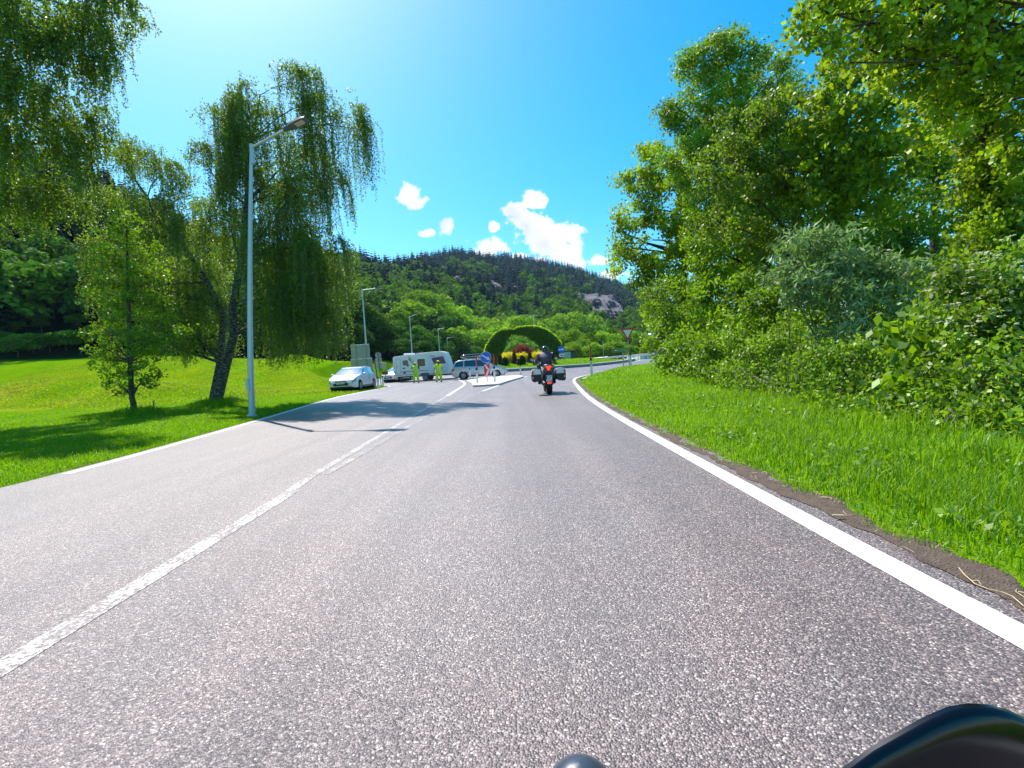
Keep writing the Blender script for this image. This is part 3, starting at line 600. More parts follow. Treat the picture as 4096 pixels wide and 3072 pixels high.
# ---- left side: big weeping birch behind the lamp post
bb = gp(862, 19.0)
D = 19.0
path = [tuple(bb - Vector((0, 0, .15))), tuple(P(900, 1480, D)), tuple(P(935, 1340, D)), tuple(P(930, 1230, D)), tuple(P(965, 1050, D)), tuple(P(985, 820, D)), tuple(P(1010, 560, D)), tuple(P(1040, 380, D))]
LB = [lob(1010, 400, 18.99, 0.93), lob(1180, 330, 18.99, 0.93), lob(1290, 430, 18.62, 0.84), lob(880, 480, 19.36, 0.93), lob(1060, 560, 18.99, 1.40), lob(1400, 470, 18.99, 0.74, 1.1), lob(1450, 520, 18.99, 0.51, 1.0), lob(1250, 590, 18.44, 1.12, 1.0),
      lob(820, 620, 19.36, 0.70, .45), lob(1010, 730, 19.55, 1.49), lob(1200, 760, 18.62, 1.30, 1.2), lob(1330, 720, 18.99, 0.65, .7), lob(930, 900, 19.82, 1.21, .8), lob(1120, 980, 18.99, 1.77, 1.1), lob(1290, 1000, 18.44, 1.02, 1.1), lob(1330, 1130, 18.99, 0.56, .9), lob(1160, 1200, 18.26, 1.58, 1.2), lob(1200, 1090, 19.92, 1.49, 1.2), lob(1260, 1240, 18.81, 0.93, 1.0)]
weeping('weeping_birch', 'large weeping birch with long hanging curtains of leaves behind the nearest lamp post', 'tree', bb, path, [.20, .17, .16, .14, .11, .10, .06, .03], LB, K['lf_birch'], K['birch'], 2300, .07, 1.2, 3.3, zmin=.75 + bb.z, dens=.5, step=.065, s2=.09)
# its long left-leaning sister stem carries its own crown
b2 = gp(842, 21.6); D = 21.6
path = [tuple(b2 - Vector((0, 0, .15))), tuple(P(880, 1450, D)), tuple(P(895, 1260, D)), tuple(P(830, 1130, D)), tuple(P(720, 960, D)), tuple(P(630, 880, D)), tuple(P(590, 790, D)), tuple(P(520, 690, D))]
LS = [lob(560, 640, 21.6, 1.1), lob(660, 690, 22, 1.0), lob(760, 780, 22, 1.1), lob(600, 860, 21, 1.1, 1.1), lob(480, 800, 22, 1.0, .9), lob(740, 960, 21.6, 1.2), lob(820, 1080, 22.4, 1.3, 1.1), lob(620, 1060, 22, 1.3, 1.2), lob(520, 1000, 22.6, 1.1, 1.2), lob(700, 1220, 22, 1.3, 1.2), lob(850, 1220, 22, 1.2, 1.2), lob(560, 1220, 22.4, 1.2), lob(640, 1330, 22, 1.0), lob(760, 1330, 22, 1.1, 1.0), lob(850, 1360, 22.4, 1.0, .9), lob(700, 1120, 23, 1.3, 1.2), lob(460, 1130, 23, 1.1, 1.2), lob(420, 980, 23, .9, 1.2)]
weeping('birch_tree', 'birch with a long bare limb leaning left over the young tree', 'tree', b2, path, [.16, .15, .13, .12, .10, .08, .06, .03], LS, K['lf_birch'], K['birch'], 1800, .07, .5, 2.0, zmin=1.3 + b2.z, dens=.65, step=.07, s2=.09)
# near birch whose trunk stands outside the frame on the left
b3 = Vector((-20.0, 13.2, Hs(-20.0, 13.2)))
path = [tuple(b3 - Vector((0, 0, .1))), (-19.7, 13.3, 3.5), (-19.0, 13.5, 7), (-18.0, 13.8, 10.5), (-16.8, 14, 14)]
LN = [lob(60, 60, 15.5, 1.76, .8), lob(260, 30, 16.2, 1.60, .6), lob(420, 20, 16.9, 1.28, .5), lob(530, 60, 17.2, 0.72, .55), lob(160, 220, 15.9, 1.76, .9), lob(330, 190, 16.6, 1.28, .9), lob(40, 400, 15.9, 1.76, .9), lob(240, 400, 16.9, 1.28, .9), lob(60, 600, 16.2, 1.60, 1), lob(240, 570, 17.9, 1.12, 1), lob(60, 800, 17.2, 1.44, 1), lob(380, 520, 18.2, 0.72, .8), lob(420, 600, 19.5, 0.96, .8), lob(150, 800, 17.9, 1.12, .7)]
weeping('birch_tree', 'near birch overhanging the upper left corner with strands of leaves', 'tree', b3, path, [.34, .3, .26, .18, .1], LN, K['lf_birch'], K['birch'], 1500, .085, .7, 2.4, zmin=3.0, dens=.5, step=.065, s2=.095)
# young tree with thin trunk
b4 = gp(541, 16.4); D = 16.4
path = [tuple(b4 - Vector((0, 0, .1))), tuple(P(528, 1590, D)), tuple(P(520, 1450, D)), tuple(P(515, 1200, D)), tuple(P(508, 1000, D)), tuple(P(505, 870, D))]
LY = [lob(505, 890, D, .55), lob(450, 960, D, .6), lob(560, 980, D, .6), lob(480, 1080, D, .75), lob(590, 1100, D, .7), lob(430, 1180, D, .65), lob(540, 1220, D, .8), lob(640, 1230, D + .5, .6), lob(440, 1330, D, .7), lob(570, 1350, D - .4, .7), lob(420, 1440, D, .55), lob(620, 1400, D, .6), lob(470, 1530, D, .55), lob(580, 1500, D, .5), lob(690, 1330, D, .45), lob(400, 1380, D, .4), lob(510, 1450, D + .5, .6)]
make_tree('young_tree', 'slender young leafy tree with thin straight trunk on a grassy tussock', 'tree', b4, path, [.10, .085, .07, .05, .035, .015], LY, K['lf_green'], K['bark'], 46, .088, clump=.2, up=.35, lai=1.5)

# ---- right side trees
def rtree(name, label, base, path, rads, lobes, leafm, barkm, dens, s, **kw):
    return make_tree(name, label, 'tree', base, path, rads, lobes, leafm, barkm, dens, s, **kw)
def trunkpath(bx, by, top, n=5, wob=.25):
    z0 = Hs(bx, by); a = Vector((bx, by, z0 - .1)); b = Vector(top); o = []
    for i in range(n + 1):
        p = a.lerp(b, i / n)
        if 0 < i < n: p += Vector((rng.normal(0, wob), rng.normal(0, wob), 0))
        o.append(tuple(p))
    return o
# lime tree at the left end of the row
bx, by = at(2760, 21.5); A = [lob(2640, 660, 21.5, 1.2), lob(2790, 640, 22, 1.4), lob(2560, 740, 21.5, .9), lob(2700, 800, 21, 1.5), lob(2540, 850, 21.5, 1.0), lob(2620, 960, 21, 1.4), lob(2500, 1000, 21.5, .7), lob(2780, 960, 21.5, 1.6),
     lob(2540, 1080, 21, .9), lob(2660, 1130, 20.6, 1.3), lob(2800, 1130, 21, 1.4), lob(2680, 1260, 20.8, 1.1), lob(2810, 1280, 20.8, 1.3), lob(2470, 920, 21.5, .35), lob(2480, 975, 21.3, .3), lob(2600, 620, 21.5, .6), lob(2850, 800, 23, 1.6), lob(2900, 1000, 23, 1.7)]
rtree('lime_tree', 'lime tree with bright sunlit leaves reaching out over the far end of the verge', Vector((bx, by, Hs(bx, by))), trunkpath(bx, by, P(2740, 720, 21.8)), [.24, .2, .17, .13, .09, .04], A, K['lf_yel'], K['bark'], 30, .135, clump=.38, up=.4)
# tall ash
bx, by = at(3060, 15.8); B = [lob(2890, 190, 15.5, .75), lob(2850, 260, 15.5, .8), lob(2950, 280, 15.8, .9), lob(2750, 240, 15.5, .35), lob(2770, 290, 15.5, .6), lob(3060, 225, 15.8, .3), lob(3060, 290, 16, .55), lob(3150, 270, 16, .4), lob(3180, 330, 16.3, .35), lob(2860, 400, 15.5, 1.0), lob(2990, 420, 16, 1.1), lob(3120, 380, 16, .6), lob(2700, 420, 15.2, .5), lob(2680, 460, 15.3, .42), lob(2780, 500, 15.3, .9),
     lob(2900, 560, 15.2, 1.1), lob(3060, 560, 16, 1.1), lob(2740, 620, 15.2, .8), lob(2830, 700, 15, 1.0), lob(2990, 700, 15.6, 1.2), lob(2850, 860, 14.8, 1.1), lob(3020, 860, 15.4, 1.2), lob(2900, 1020, 14.6, 1.1), lob(3060, 1050, 15.2, 1.2), lob(2860, 1160, 14.4, .8)]
rtree('ash_tree', 'tallest ash tree with feathery pointed crown rising above the roadside row', Vector((bx, by, Hs(bx, by))), trunkpath(bx, by, P(2910, 260, 15.6), 7), [.26, .23, .2, .17, .14, .1, .07, .03], B, K['lf_ash'], K['bark'], 38, .115, clump=.27, up=.35, elong=2.3)
# dark fine-leaved tree in front, open branches visible
bx, by = at(3180, 12.6); Cc = [lob(3100, 430, 12.6, .7), lob(2980, 500, 12.6, .7), lob(3200, 480, 12.8, .7), lob(2900, 640, 12.4, .7), lob(3060, 620, 12.4, .8), lob(3220, 620, 13, .6), lob(2960, 760, 12.2, .7), lob(3110, 780, 12.6, .6), lob(2920, 900, 12.2, .6), lob(3080, 930, 12.4, .7)]
rtree('field_maple', 'fine leaved olive tree with forked branches showing in front of the ash', Vector((bx, by, Hs(bx, by))), trunkpath(bx, by, P(3120, 600, 12.6), 5), [.17, .15, .13, .1, .07, .03], Cc, K['lf_birch'], K['bark'], 46, .085, clump=.22, up=.3)
# maple, pale shoots at the top
bx, by = at(3480, 11.5); Dd = [lob(3370, 290, 11.4, .5), lob(3300, 340, 11.5, .5), lob(3420, 380, 11.3, .8), lob(3280, 480, 11.6, .7), lob(3420, 540, 11.3, .9), lob(3560, 470, 11.3, .8), lob(3330, 660, 11.4, .8), lob(3480, 700, 11.2, .9), lob(3620, 620, 11.4, .7), lob(3300, 820, 11.6, .7), lob(3440, 860, 11.2, .8), lob(3260, 980, 11.4, .6), lob(3230, 720, 12, .7)]
rtree('maple_tree', 'broad leaved maple with pale shoot tips in the middle of the right row', Vector((bx, by, Hs(bx, by))), trunkpath(bx, by, P(3400, 420, 11.4), 5), [.15, .13, .11, .09, .06, .03], Dd, K['lf_yel'], K['bark'], 40, .115, clump=.28, up=.5, elong=1.2)
# shaded tree further back, sky shows between
bx, by = at(3700, 14.5); E = [lob(3620, 640, 14.5, 1.0), lob(3760, 700, 14.5, .9), lob(3680, 830, 14, .8), lob(3560, 900, 14, .7), lob(3820, 860, 14, .6), lob(3900, 980, 14, .5), lob(3620, 1010, 13.5, .5), lob(3780, 560, 14.5, 1.0), lob(3950, 640, 15, 1.0), lob(4020, 800, 15, .9)]
rtree('alder_tree', 'dark shaded tree set back behind the maple with sky showing between its boughs', Vector((bx, by, Hs(bx, by))), trunkpath(bx, by, P(3720, 560, 14.5), 5), [.2, .17, .14, .11, .08, .04], E, K['lf_green'], K['bark'], 26, .12, clump=.3, up=.4)
bx, by = at(3350, 19.5); Hb = [lob(3050, 780, 19, 1.7), lob(3250, 760, 19.5, 1.7), lob(3420, 820, 19, 1.6), lob(3150, 960, 19, 1.8), lob(3380, 1000, 18.5, 1.6), lob(3560, 1060, 18, 1.3), lob(3000, 1060, 19, 1.8), lob(3200, 600, 20, 1.5), lob(3400, 640, 20, 1.3), lob(3720, 1090, 17, 1.2), lob(3880, 1110, 16, 1.1), lob(3020, 620, 20, 1.5)]
rtree('hornbeam_tree', 'dark dense tree filling the back of the right row behind the ash and maple', Vector((bx, by, Hs(bx, by))), trunkpath(bx, by, P(3250, 640, 19.5), 5), [.22, .19, .16, .13, .1, .05], Hb, K['lf_green'], K['bark'], 26, .16, clump=.4, up=.4)
# ivy-covered trunk tree and the near overhanging tree
bx, by = 8.72, 8.7; Fz = [lob(3960, 580, 8.6, .5, .9), lob(3955, 720, 8.55, .5, .9), lob(3950, 840, 8.5, .5, .9), lob(3950, 960, 8.5, .5, .9), lob(3920, 520, 8.6, .45, .7), lob(3940, 640, 8.6, .38, .7), lob(3950, 760, 8.6, .36, .6), lob(3960, 880, 8.6, .34, .6), lob(3960, 1000, 8.6, .36, .6), lob(4020, 420, 8.6, .6), lob(4060, 700, 8.4, .5), lob(4080, 900, 8.3, .5), lob(3870, 420, 8.6, .5)]
rtree('ivy_clad_tree', 'upright trunk thickly clad in yellowish ivy near the right edge', Vector((bx, by, Hs(bx, by))), trunkpath(bx, by, P(3960, 300, 8.6), 5, .1), [.16, .15, .13, .12, .1, .05], Fz, K['lf_yel'], K['barkg'], 60, .085, clump=.2, up=.3)
bx, by = 10.6, 7.6; Gg = [lob(3240, 30, 7.0, .35), lob(3330, 60, 7.0, .42), lob(3440, 40, 7.0, .5), lob(3260, 140, 6.9, .25), lob(3360, 160, 6.9, .3), lob(3560, 60, 7.2, .6), lob(3700, 80, 7.2, .7), lob(3850, 120, 7.2, .8), lob(4000, 100, 7.2, .8), lob(3600, 230, 7.4, .5), lob(3740, 280, 7.4, .6), lob(3900, 300, 7.4, .7), lob(4050, 300, 7.2, .6), lob(3480, 200, 7.2, .35), lob(3400, 250, 7.0, .16), lob(3690, 400, 7.6, .45), lob(3800, 480, 7.6, .5), lob(3500, -120, 7.2, .8), lob(3900, -120, 7.2, 1.0), lob(4300, 100, 7.2, 1.2), lob(4300, 500, 7.4, 1.0)]
rtree('poplar_tree', 'near tree with round glossy leaves hanging over the upper right corner', Vector((bx, by, Hs(bx, by))), trunkpath(bx, by, P(4450, 40, 7.4), 5), [.18, .16, .13, .1, .07, .04], Gg, K['lf_yel'], K['bark'], 80, .085, clump=.17, up=.25, elong=1.15, lai=2.0)
# ---- shrubs on the right
def sb(px, D): x, y = at(px, D); return Vector((x, y, Hs(x, y)))
SH = [('hazel_shrub', 'leafy shrub at the far end of the hedge bank beside the give way sign', 2720, 17.5, [(2640, 1180, 17.8, .7), (2690, 1280, 17.5, .8), (2650, 1380, 17.4, .6), (2760, 1380, 17, .8), (2700, 1460, 16.6, .6), (2800, 1280, 17, .8), (2655, 1440, 17, .4), (2720, 1485, 15.5, .42), (2800, 1490, 14.5, .45), (2790, 1430, 15, .5)], 'lf_dog', 46, .12),
      ('hazel_shrub', 'rounded light green shrub low in front of the lime trunk', 2900, 11.6, [(2820, 1400, 12, .5), (2900, 1370, 11.6, .6), (2860, 1480, 11.4, .45), (2960, 1470, 11, .5), (3020, 1360, 11.4, .6), (2930, 1540, 10.8, .35)], 'lf_dog', 70, .085),
      ('dogwood_shrub', 'low dense shrub with a dark hollow in the middle of the bank', 3120, 8.6, [(3060, 1430, 9, .45), (3140, 1350, 9, .5), (3080, 1530, 8.6, .32), (3180, 1500, 8.2, .4), (3230, 1400, 8.6, .45), (3170, 1590, 8, .22)], 'lf_dog', 100, .07),
      ('willow_shrub', 'silvery narrow leaved willow shrub catching the sun', 3420, 8.0, [(3180, 990, 8.4, .4), (3280, 1040, 8.2, .45), (3380, 1000, 8.2, .4), (3460, 1090, 8.0, .5), (3300, 1150, 7.8, .45), (3380, 1230, 7.6, .4), (3230, 1160, 8, .35), (3540, 1040, 8.0, .4), (3520, 1200, 7.6, .4), (3150, 1090, 8.2, .25), (3440, 1320, 7.4, .35), (3330, 1350, 7.6, .3), (3600, 1120, 7.8, .35)], 'lf_willow', 110, .125),
      ('bramble_shrub', 'tangled shrub at the foot of the willow above the verge', 3400, 6.4, [(3300, 1470, 6.8, .35), (3400, 1430, 6.6, .38), (3340, 1580, 6.2, .26), (3450, 1560, 6.0, .32), (3520, 1460, 6.4, .36), (3420, 1640, 5.7, .16), (3250, 1560, 6.8, .25)], 'lf_dog', 120, .06),
      ('cherry_laurel', 'shrub with large drooping light green leaves', 3660, 5.4, [(3600, 1330, 5.6, .26), (3680, 1370, 5.4, .28), (3740, 1300, 5.6, .26), (3630, 1480, 5.2, .26), (3730, 1480, 5.2, .25), (3680, 1590, 5.0, .22), (3580, 1590, 5.2, .2)], 'lf_green', 95, .125),
      ('flowering_dogwood', 'tall dogwood shrub dotted with flat cream flower heads at the right edge', 3960, 4.9, [(3800, 1180, 5.2, .26), (3900, 1130, 5.0, .32), (4010, 1080, 5.0, .34), (3830, 1290, 5.0, .28), (3940, 1270, 4.8, .34), (4050, 1220, 4.8, .34), (3870, 1400, 4.8, .28), (3990, 1390, 4.6, .32), (4080, 1360, 4.6, .3), (4130, 1180, 4.8, .4), (4160, 1400, 4.5, .4)], 'lf_dog', 150, .062),
      ('dogwood_shrub', 'lower part of the roadside thicket under the cream flowers', 3960, 4.2, [(3820, 1530, 4.6, .25), (3920, 1540, 4.4, .28), (4020, 1520, 4.3, .3), (3800, 1650, 4.5, .2), (3900, 1680, 4.2, .22), (4000, 1680, 4.0, .26), (4080, 1620, 4.0, .28), (3730, 1690, 4.6, .14), (4090, 1760, 3.8, .2), (3960, 1780, 3.9, .13), (4150, 1560, 4.1, .3)], 'lf_dog', 150, .058),
      ('elder_shrub', 'shaded shrub filling the gap behind the willow', 3560, 9.8, [(3180, 1200, 10.5, .8), (3380, 1180, 10, .8), (3560, 1250, 9.4, .7), (3700, 1150, 9.2, .7), (3300, 1350, 9.6, .7), (3500, 1400, 8.6, .6), (3700, 1300, 8.4, .6), (3860, 1080, 8.8, .5), (3900, 1250, 7.6, .5), (3100, 1250, 11, .8), (3000, 1180, 12.5, .9), (2950, 1300, 12.6, .8), (3450, 1050, 11, .9), (3650, 1000, 11, .8), (3250, 1120, 11.5, .9), (3950, 1100, 8.6, .6), (4050, 1000, 8.4, .6), (3100, 1380, 10.6, .6), (2860, 1200, 14, .9), (2780, 1380, 14.5, .8)], 'lf_green', 55, .10)]
SH += [('low_shrub', 'low leafy growth spilling onto the verge below the silvery willow', 3250, 7.4, [(3120, 1570, 8.0, .28), (3200, 1600, 7.6, .25), (3290, 1620, 7.0, .24), (3060, 1560, 8.6, .3), (2990, 1540, 9.4, .3), (2930, 1520, 10.2, .32)], 'lf_dog', 110, .06),
       ('low_shrub', 'low leafy growth spilling onto the verge below the cream flowers', 3800, 4.4, [(3560, 1660, 5.2, .2), (3640, 1690, 4.9, .2), (3720, 1740, 4.6, .18), (3830, 1770, 4.3, .18), (3930, 1820, 4.0, .16), (4040, 1850, 3.8, .17), (3480, 1640, 5.6, .2)], 'lf_dog', 140, .055)]
for nm, lab, px, D, lo, lm, dn, s in SH:
    o = bush(nm, lab, 'shrub', sb(px, D), [lob(*q) for q in lo], K[lm], dn, s, stems=12, clump=.14 + .012 * D, elong=3.6 if lm == 'lf_willow' else 1.7, up=.35 if lm != 'lf_willow' else .15, group=None, down=.8 if nm == 'cherry_laurel' else .3)
    if nm == 'flowering_dogwood':
        mb = MB(); b = o.location
        for (px_, py_, D_, r_q) in lo:
            c = P(px_, py_, D_)
            for _ in range(16):
                d = rnd_unit(1)[0]; d[2] = abs(d[2]); d[1] = -abs(d[1]) * .8; q = Vector(c) + Vector(d) * r_q * 1.02 - b
                for k in range(6):
                    e = rng.normal(0, .016, 3); mb.ell(q + Vector((e[0], e[1], e[2] * .3)), (.015, .015, .007), 5, 3)
        mb.build('flower_heads', K['flower'], o)

# ---------------------------------------------------------------- grass
def blades(name, pos, h, w, leafm, lean=.35, kind='stuff', label=None, cat=None, tintc=None):
    n = len(pos); a = rng.uniform(0, 2 * math.pi, n); side = np.stack([np.cos(a), np.sin(a), 0 * a], 1); ld = np.stack([-np.sin(a), np.cos(a), 0 * a], 1) * rng.choice([-1, 1], n)[:, None]
    l = (np.abs(rng.normal(0, lean, n)) * h)[:, None]; W = (w * rng.uniform(.7, 1.3, n))[:, None]; Hh = h[:, None]
    z = np.array([0, 0, 1.])
    m1 = pos + z * Hh * .55 + ld * l * .35; tip = pos + z * Hh * (1 - .25 * np.clip(l / Hh, 0, 1)) + ld * l * 1.1
    V = np.stack([pos - side * W * .5, pos + side * W * .5, m1 + side * W * .42, m1 - side * W * .42, tip], 1).reshape(-1, 3)
    i = np.arange(n)[:, None] * 5; Q = np.concatenate([i + np.array([0, 1, 2, 3]), i + np.array([3, 2, 4, 4])], 0)
    # tip face is a triangle: write it as a thin quad with a fifth point close to the tip
    V2 = np.concatenate([V.reshape(n, 5, 3), (tip + side * W * .04)[:, None]], 1).reshape(-1, 3); i = np.arange(n)[:, None] * 6
    Q = np.stack([i + np.array([0, 1, 2, 3]), i + np.array([3, 2, 5, 4])], 1).reshape(-1, 4)
    t = np.clip((tintc if tintc is not None else .5) + rng.normal(0, .22, n), 0, 1); 
    o = np_mesh(name, V2, Q, leafm, None, tint=np.repeat(t, 2), kind=kind); tag(o, label, cat); return o
def scatter(n, x0, x1, y0, y1): return np.stack([rng.uniform(x0, x1, n), rng.uniform(y0, y1, n)], 1)
def verge():
    Ps = []; Hh = []; Ww = []
    for (y0, y1, dn, w) in ((-1, 3.5, 5200, .0055), (3.5, 7, 3600, .006), (7, 12, 2300, .008), (12, 20, 1100, .012), (20, 43, 320, .022)):
        xm = 5.5 if y1 <= 12 else (8 if y1 <= 20 else 16)
        n = int(dn * (xm - 1.7) * (y1 - y0)); q = scatter(n, 1.7, xm, y0, y1)
        e = q[:, 0] - edgeR(q[:, 1]); edge = .18 + .13 * ss((6 - q[:, 1]) / 5) + .05 * fbm(q[:, 0] * 3, q[:, 1] * 3, .8) + .06 * np.sin(q[:, 1] * 7)
        dist = np.minimum(1, np.maximum(0, (e - edge) / .5)); k = (e > edge) & (rng.uniform(0, 1, n) < .35 + .65 * dist) & (q[:, 0] < 3.2 + q[:, 1] * .17 + 2 * (q[:, 1] > 12) + 3 * (q[:, 1] > 22))
        k &= np.hypot(q[:, 0] - ICX, q[:, 1] - ICY) > OR_ + .6
        q = q[k]; e = e[k]; dist = dist[k]; patch = .5 + .5 * fbm(q[:, 0], q[:, 1], .4)
        h = (.03 + .065 * dist + .05 * ss((e - 1.4) / 1.5)) * rng.uniform(.6, 1.35, len(q)) * (.75 + .5 * patch)
        Ps.append(np.stack([q[:, 0], q[:, 1], H(q[:, 0], q[:, 1]) - .004], 1)); Hh.append(h); Ww.append(np.full(len(q), w) * (1 + .5 * (rng.uniform(0, 1, len(q)) > .85)))
    p = np.concatenate(Ps); blades('grass', p, np.concatenate(Hh), np.concatenate(Ww), K['blade'], .5, label='long green grass on the right hand roadside verge', cat='grass', tintc=.5 + .25 * fbm(p[:, 0], p[:, 1], .9))
    # tall tussocks along the foot of the shrubs
    n = 9000; y = rng.uniform(2.5, 18, n); x = 2.2 + y * .20 + rng.normal(0, .28, n) + np.interp(y, [2.5, 6, 10, 18], [.65, .9, .9, 1.2]); k = x > edgeR(y) + .9; x, y = x[k], y[k]; cl = fbm(x, y, .35) > -.1; x, y = x[cl], y[cl]
    p = np.stack([x, y, H(x, y)], 1); blades('tall_grass', p, rng.uniform(.12, .34, len(p)), np.full(len(p), .008), K['blade'], .55, label='taller grass tussocks at the foot of the right hand shrubs', cat='grass')
    # broad weeds
    n = 1300; y = rng.uniform(1.5, 14, n); x = edgeR(y) + .6 + np.abs(rng.normal(0, 1.0, n)); k = fbm(x, y, .5) > .15; x, y = x[k], y[k]
    base = np.stack([x, y, H(x, y) + rng.uniform(.03, .10, len(x))], 1); pos = np.repeat(base, 5, 0) + rng.normal(0, .02, (len(base) * 5, 3)); V, Q = leaf_quads(pos, .045, up=.6, elong=1.5, down=-.2)
    tag(np_mesh('weeds', V, Q, K['lf_dog'], None, tint=rng.uniform(.2, .9, len(Q)), kind='stuff'), 'low broad leaved weeds growing through the verge grass', 'weeds')
verge()
def meadow():
    Ps = []; Hh = []; Ww = []
    for (y0, y1, x0, dn, w) in ((2, 8, -13, 1300, .008), (8, 14, -18, 750, .011), (14, 22, -24, 330, .016), (22, 37, -26, 130, .028)):
        n = int(dn * (-5.5 - x0) * (y1 - y0)); q = scatter(n, x0, -5.5, y0, y1); e = edgeL(q[:, 1]) - q[:, 0]; k = (e > .2 + .05 * np.sin(q[:, 1] * 9)) & (np.hypot(q[:, 0] - ICX, q[:, 1] - ICY) > OR_ + .4); q = q[k]; e = e[k]
        tuss = np.exp(-((q[:, 0] + 11.7) / 1.2) ** 2 - ((q[:, 1] - 18.8) / 1.2) ** 2) + np.exp(-((q[:, 0] + 12.8) / 1.0) ** 2 - ((q[:, 1] - 16.2) / .9) ** 2)
        h = (.045 + .03 * np.clip(fbm(q[:, 0], q[:, 1], 1.), -1, 1) + .22 * tuss) * rng.uniform(.6, 1.3, len(q)); h = np.clip(h, .02, .5)
        Ps.append(np.stack([q[:, 0], q[:, 1], H(q[:, 0], q[:, 1]) - .004], 1)); Hh.append(h); Ww.append(np.full(len(q), w))
    q = scatter(110000, -52, -9, 27, 66); k = (np.hypot(q[:, 0] - ICX, q[:, 1] - ICY) > OR_ + .5) & (edgeL(q[:, 1]) - q[:, 0] > .4); q = q[k]
    pb = np.stack([q[:, 0], q[:, 1], H(q[:, 0], q[:, 1]) - .004], 1); blades('grass', pb, rng.uniform(.05, .13, len(q)), np.full(len(q), .05), K['bank'], .5, label='yellow green grass of the rolling bank at the far left', cat='grass', tintc=np.clip(.5 + .5 * fbm(pb[:, 0], pb[:, 1], 2.), 0, 1))
    p = np.concatenate(Ps); blades('grass', p, np.concatenate(Hh), np.concatenate(Ww), K['mow'], .5, label='short bright meadow grass left of the road', cat='grass', tintc=.5 + .25 * fbm(p[:, 0], p[:, 1], 1.5))
    # daisies
    n = 170; q = scatter(n, -14, -5.9, 5.5, 14); k = fbm(q[:, 0], q[:, 1], .8) > -.1; q = q[k]; mb = MB()
    for x, y in q:
        if x < float(edgeL(y)) - .3: mb.ell((x, y, Hs(x, y) + .06), (.011, .011, .005), 6, 3)
    tag(mb.build('daisies', K['white'], kind='stuff'), 'tiny white daisies scattered in the meadow grass', 'flowers')
meadow()
# dry stalks lying on the dirt edge of the verge
mb = MB(); rs = random.Random(5)
for i in range(110):
    y = rs.uniform(1.2, 8); x = float(edgeR(y)) + rs.uniform(.18, .5); a = rs.uniform(0, 6.3); L = rs.uniform(.04, .13); z = Hs(x, y) + .008
    mb.tube([(x, y, z), (x + math.cos(a) * L * .5, y + math.sin(a) * L * .5, z + .012), (x + math.cos(a + .4) * L, y + math.sin(a + .4) * L, z)], .0016, 4)
tag(mb.build('dry_stalks', K['straw'], kind='stuff'), 'short dry stalks and straw on the dirt edge of the verge', 'straw')
mb = MB(); pts = [G(px, py, .03) for px, py in ((3835, 2270), (3860, 2300), (3900, 2335), (3950, 2355), (4010, 2368), (4050, 2385), (4096, 2425))]; mb.tube(pts, .0018, 5)
tag(mb.build('dry_stalk', K['straw']), 'long pale dry stalk lying on the dirt at the right verge edge', 'stalk')
mb = MB(); mb.tube([G(3330, 2060, .03), G(3375, 2062, .03)], .006, 5); tag(mb.build('twig', K['straw']), 'short pale stick lying across the edge of the verge grass', 'stick')
# ---------------------------------------------------------------- woodland beyond the roundabout
def proj(p):
    v = np.asarray(p, float) - np.array(CAM); zc = v @ np.array(fwd); return 2048 + F * (v @ np.array(right)) / zc, 1536 - F * (v @ np.array(up)) / zc
def tpl_broad(nl, nq, s, seed, wide=.36):
    g = np.random.default_rng(seed); d = g.normal(size=(nl, 3)); d /= np.linalg.norm(d, axis=1)[:, None]; rad = g.uniform(.35, .95, nl)
    c = d * rad[:, None] * np.array([wide, wide, .36]) + np.array([0, 0, .56]); c[:, 2] = np.clip(c[:, 2], .22, .9); r = g.uniform(.10, .19, nl); k = g.choice(nl, nq, p=r ** 2 / (r ** 2).sum())
    o = g.normal(size=(nq, 3)); o /= np.linalg.norm(o, axis=1)[:, None]; o[:, 2] = np.where(o[:, 2] < -.3, -o[:, 2], o[:, 2]); pos = c[k] + o * (r[k] * g.uniform(.75, 1.1, nq))[:, None]
    nrm = o * .7 + g.normal(0, .55, (nq, 3)); nrm /= np.linalg.norm(nrm, axis=1)[:, None]; t = g.normal(size=(nq, 3)); t -= nrm * (t * nrm).sum(1)[:, None]; t /= np.linalg.norm(t, axis=1)[:, None]; b = np.cross(nrm, t); sz = (s * g.uniform(.6, 1.4, nq))[:, None]
    V = np.stack([pos - t * sz * .6, pos + b * sz * .45, pos + t * sz * .6, pos - b * sz * .45], 1).reshape(-1, 3); tint = np.clip(.25 + .6 * g.uniform(0, 1, nl)[k] + g.normal(0, .12, nq), 0, 1)
    return V, np.arange(4 * nq).reshape(nq, 4), tint
def tpl_con(nlay, nb, seed, wide=.17):
    g = np.random.default_rng(seed); V = []; T = []
    for i in range(nlay):
        h = .12 + .86 * (i / (nlay - 1)) ** .95; R_ = wide * (1 - h) ** .85 * 1.15 + .006
        for j in range(nb):
            a = 2 * math.pi * (j + g.uniform(-.4, .4)) / nb + i * 1.3; rr_ = R_ * g.uniform(.65, 1.2); dx, dy = math.cos(a), math.sin(a); w = rr_ * g.uniform(.35, .5)
            z0 = h + .02; z1 = h - rr_ * g.uniform(.25, .6)
            V += [(0, 0, z0), (dx * rr_ * .6 - dy * w, dy * rr_ * .6 + dx * w, (z0 + z1) / 2 - .012), (dx * rr_, dy * rr_, z1), (dx * rr_ * .6 + dy * w, dy * rr_ * .6 - dx * w, (z0 + z1) / 2 - .012)]; T.append(np.clip(g.normal(.4, .25), 0, 1))
    V = np.array(V); return V, np.arange(len(V)).reshape(-1, 4), np.array(T)
def trunk_mesh(h, r):
    mb = MB(); mb.tube([(0, 0, -.03), (0.004, .004, h * .4), (-.003, .004, h)], [r, r * .8, r * .3], 6); return mb
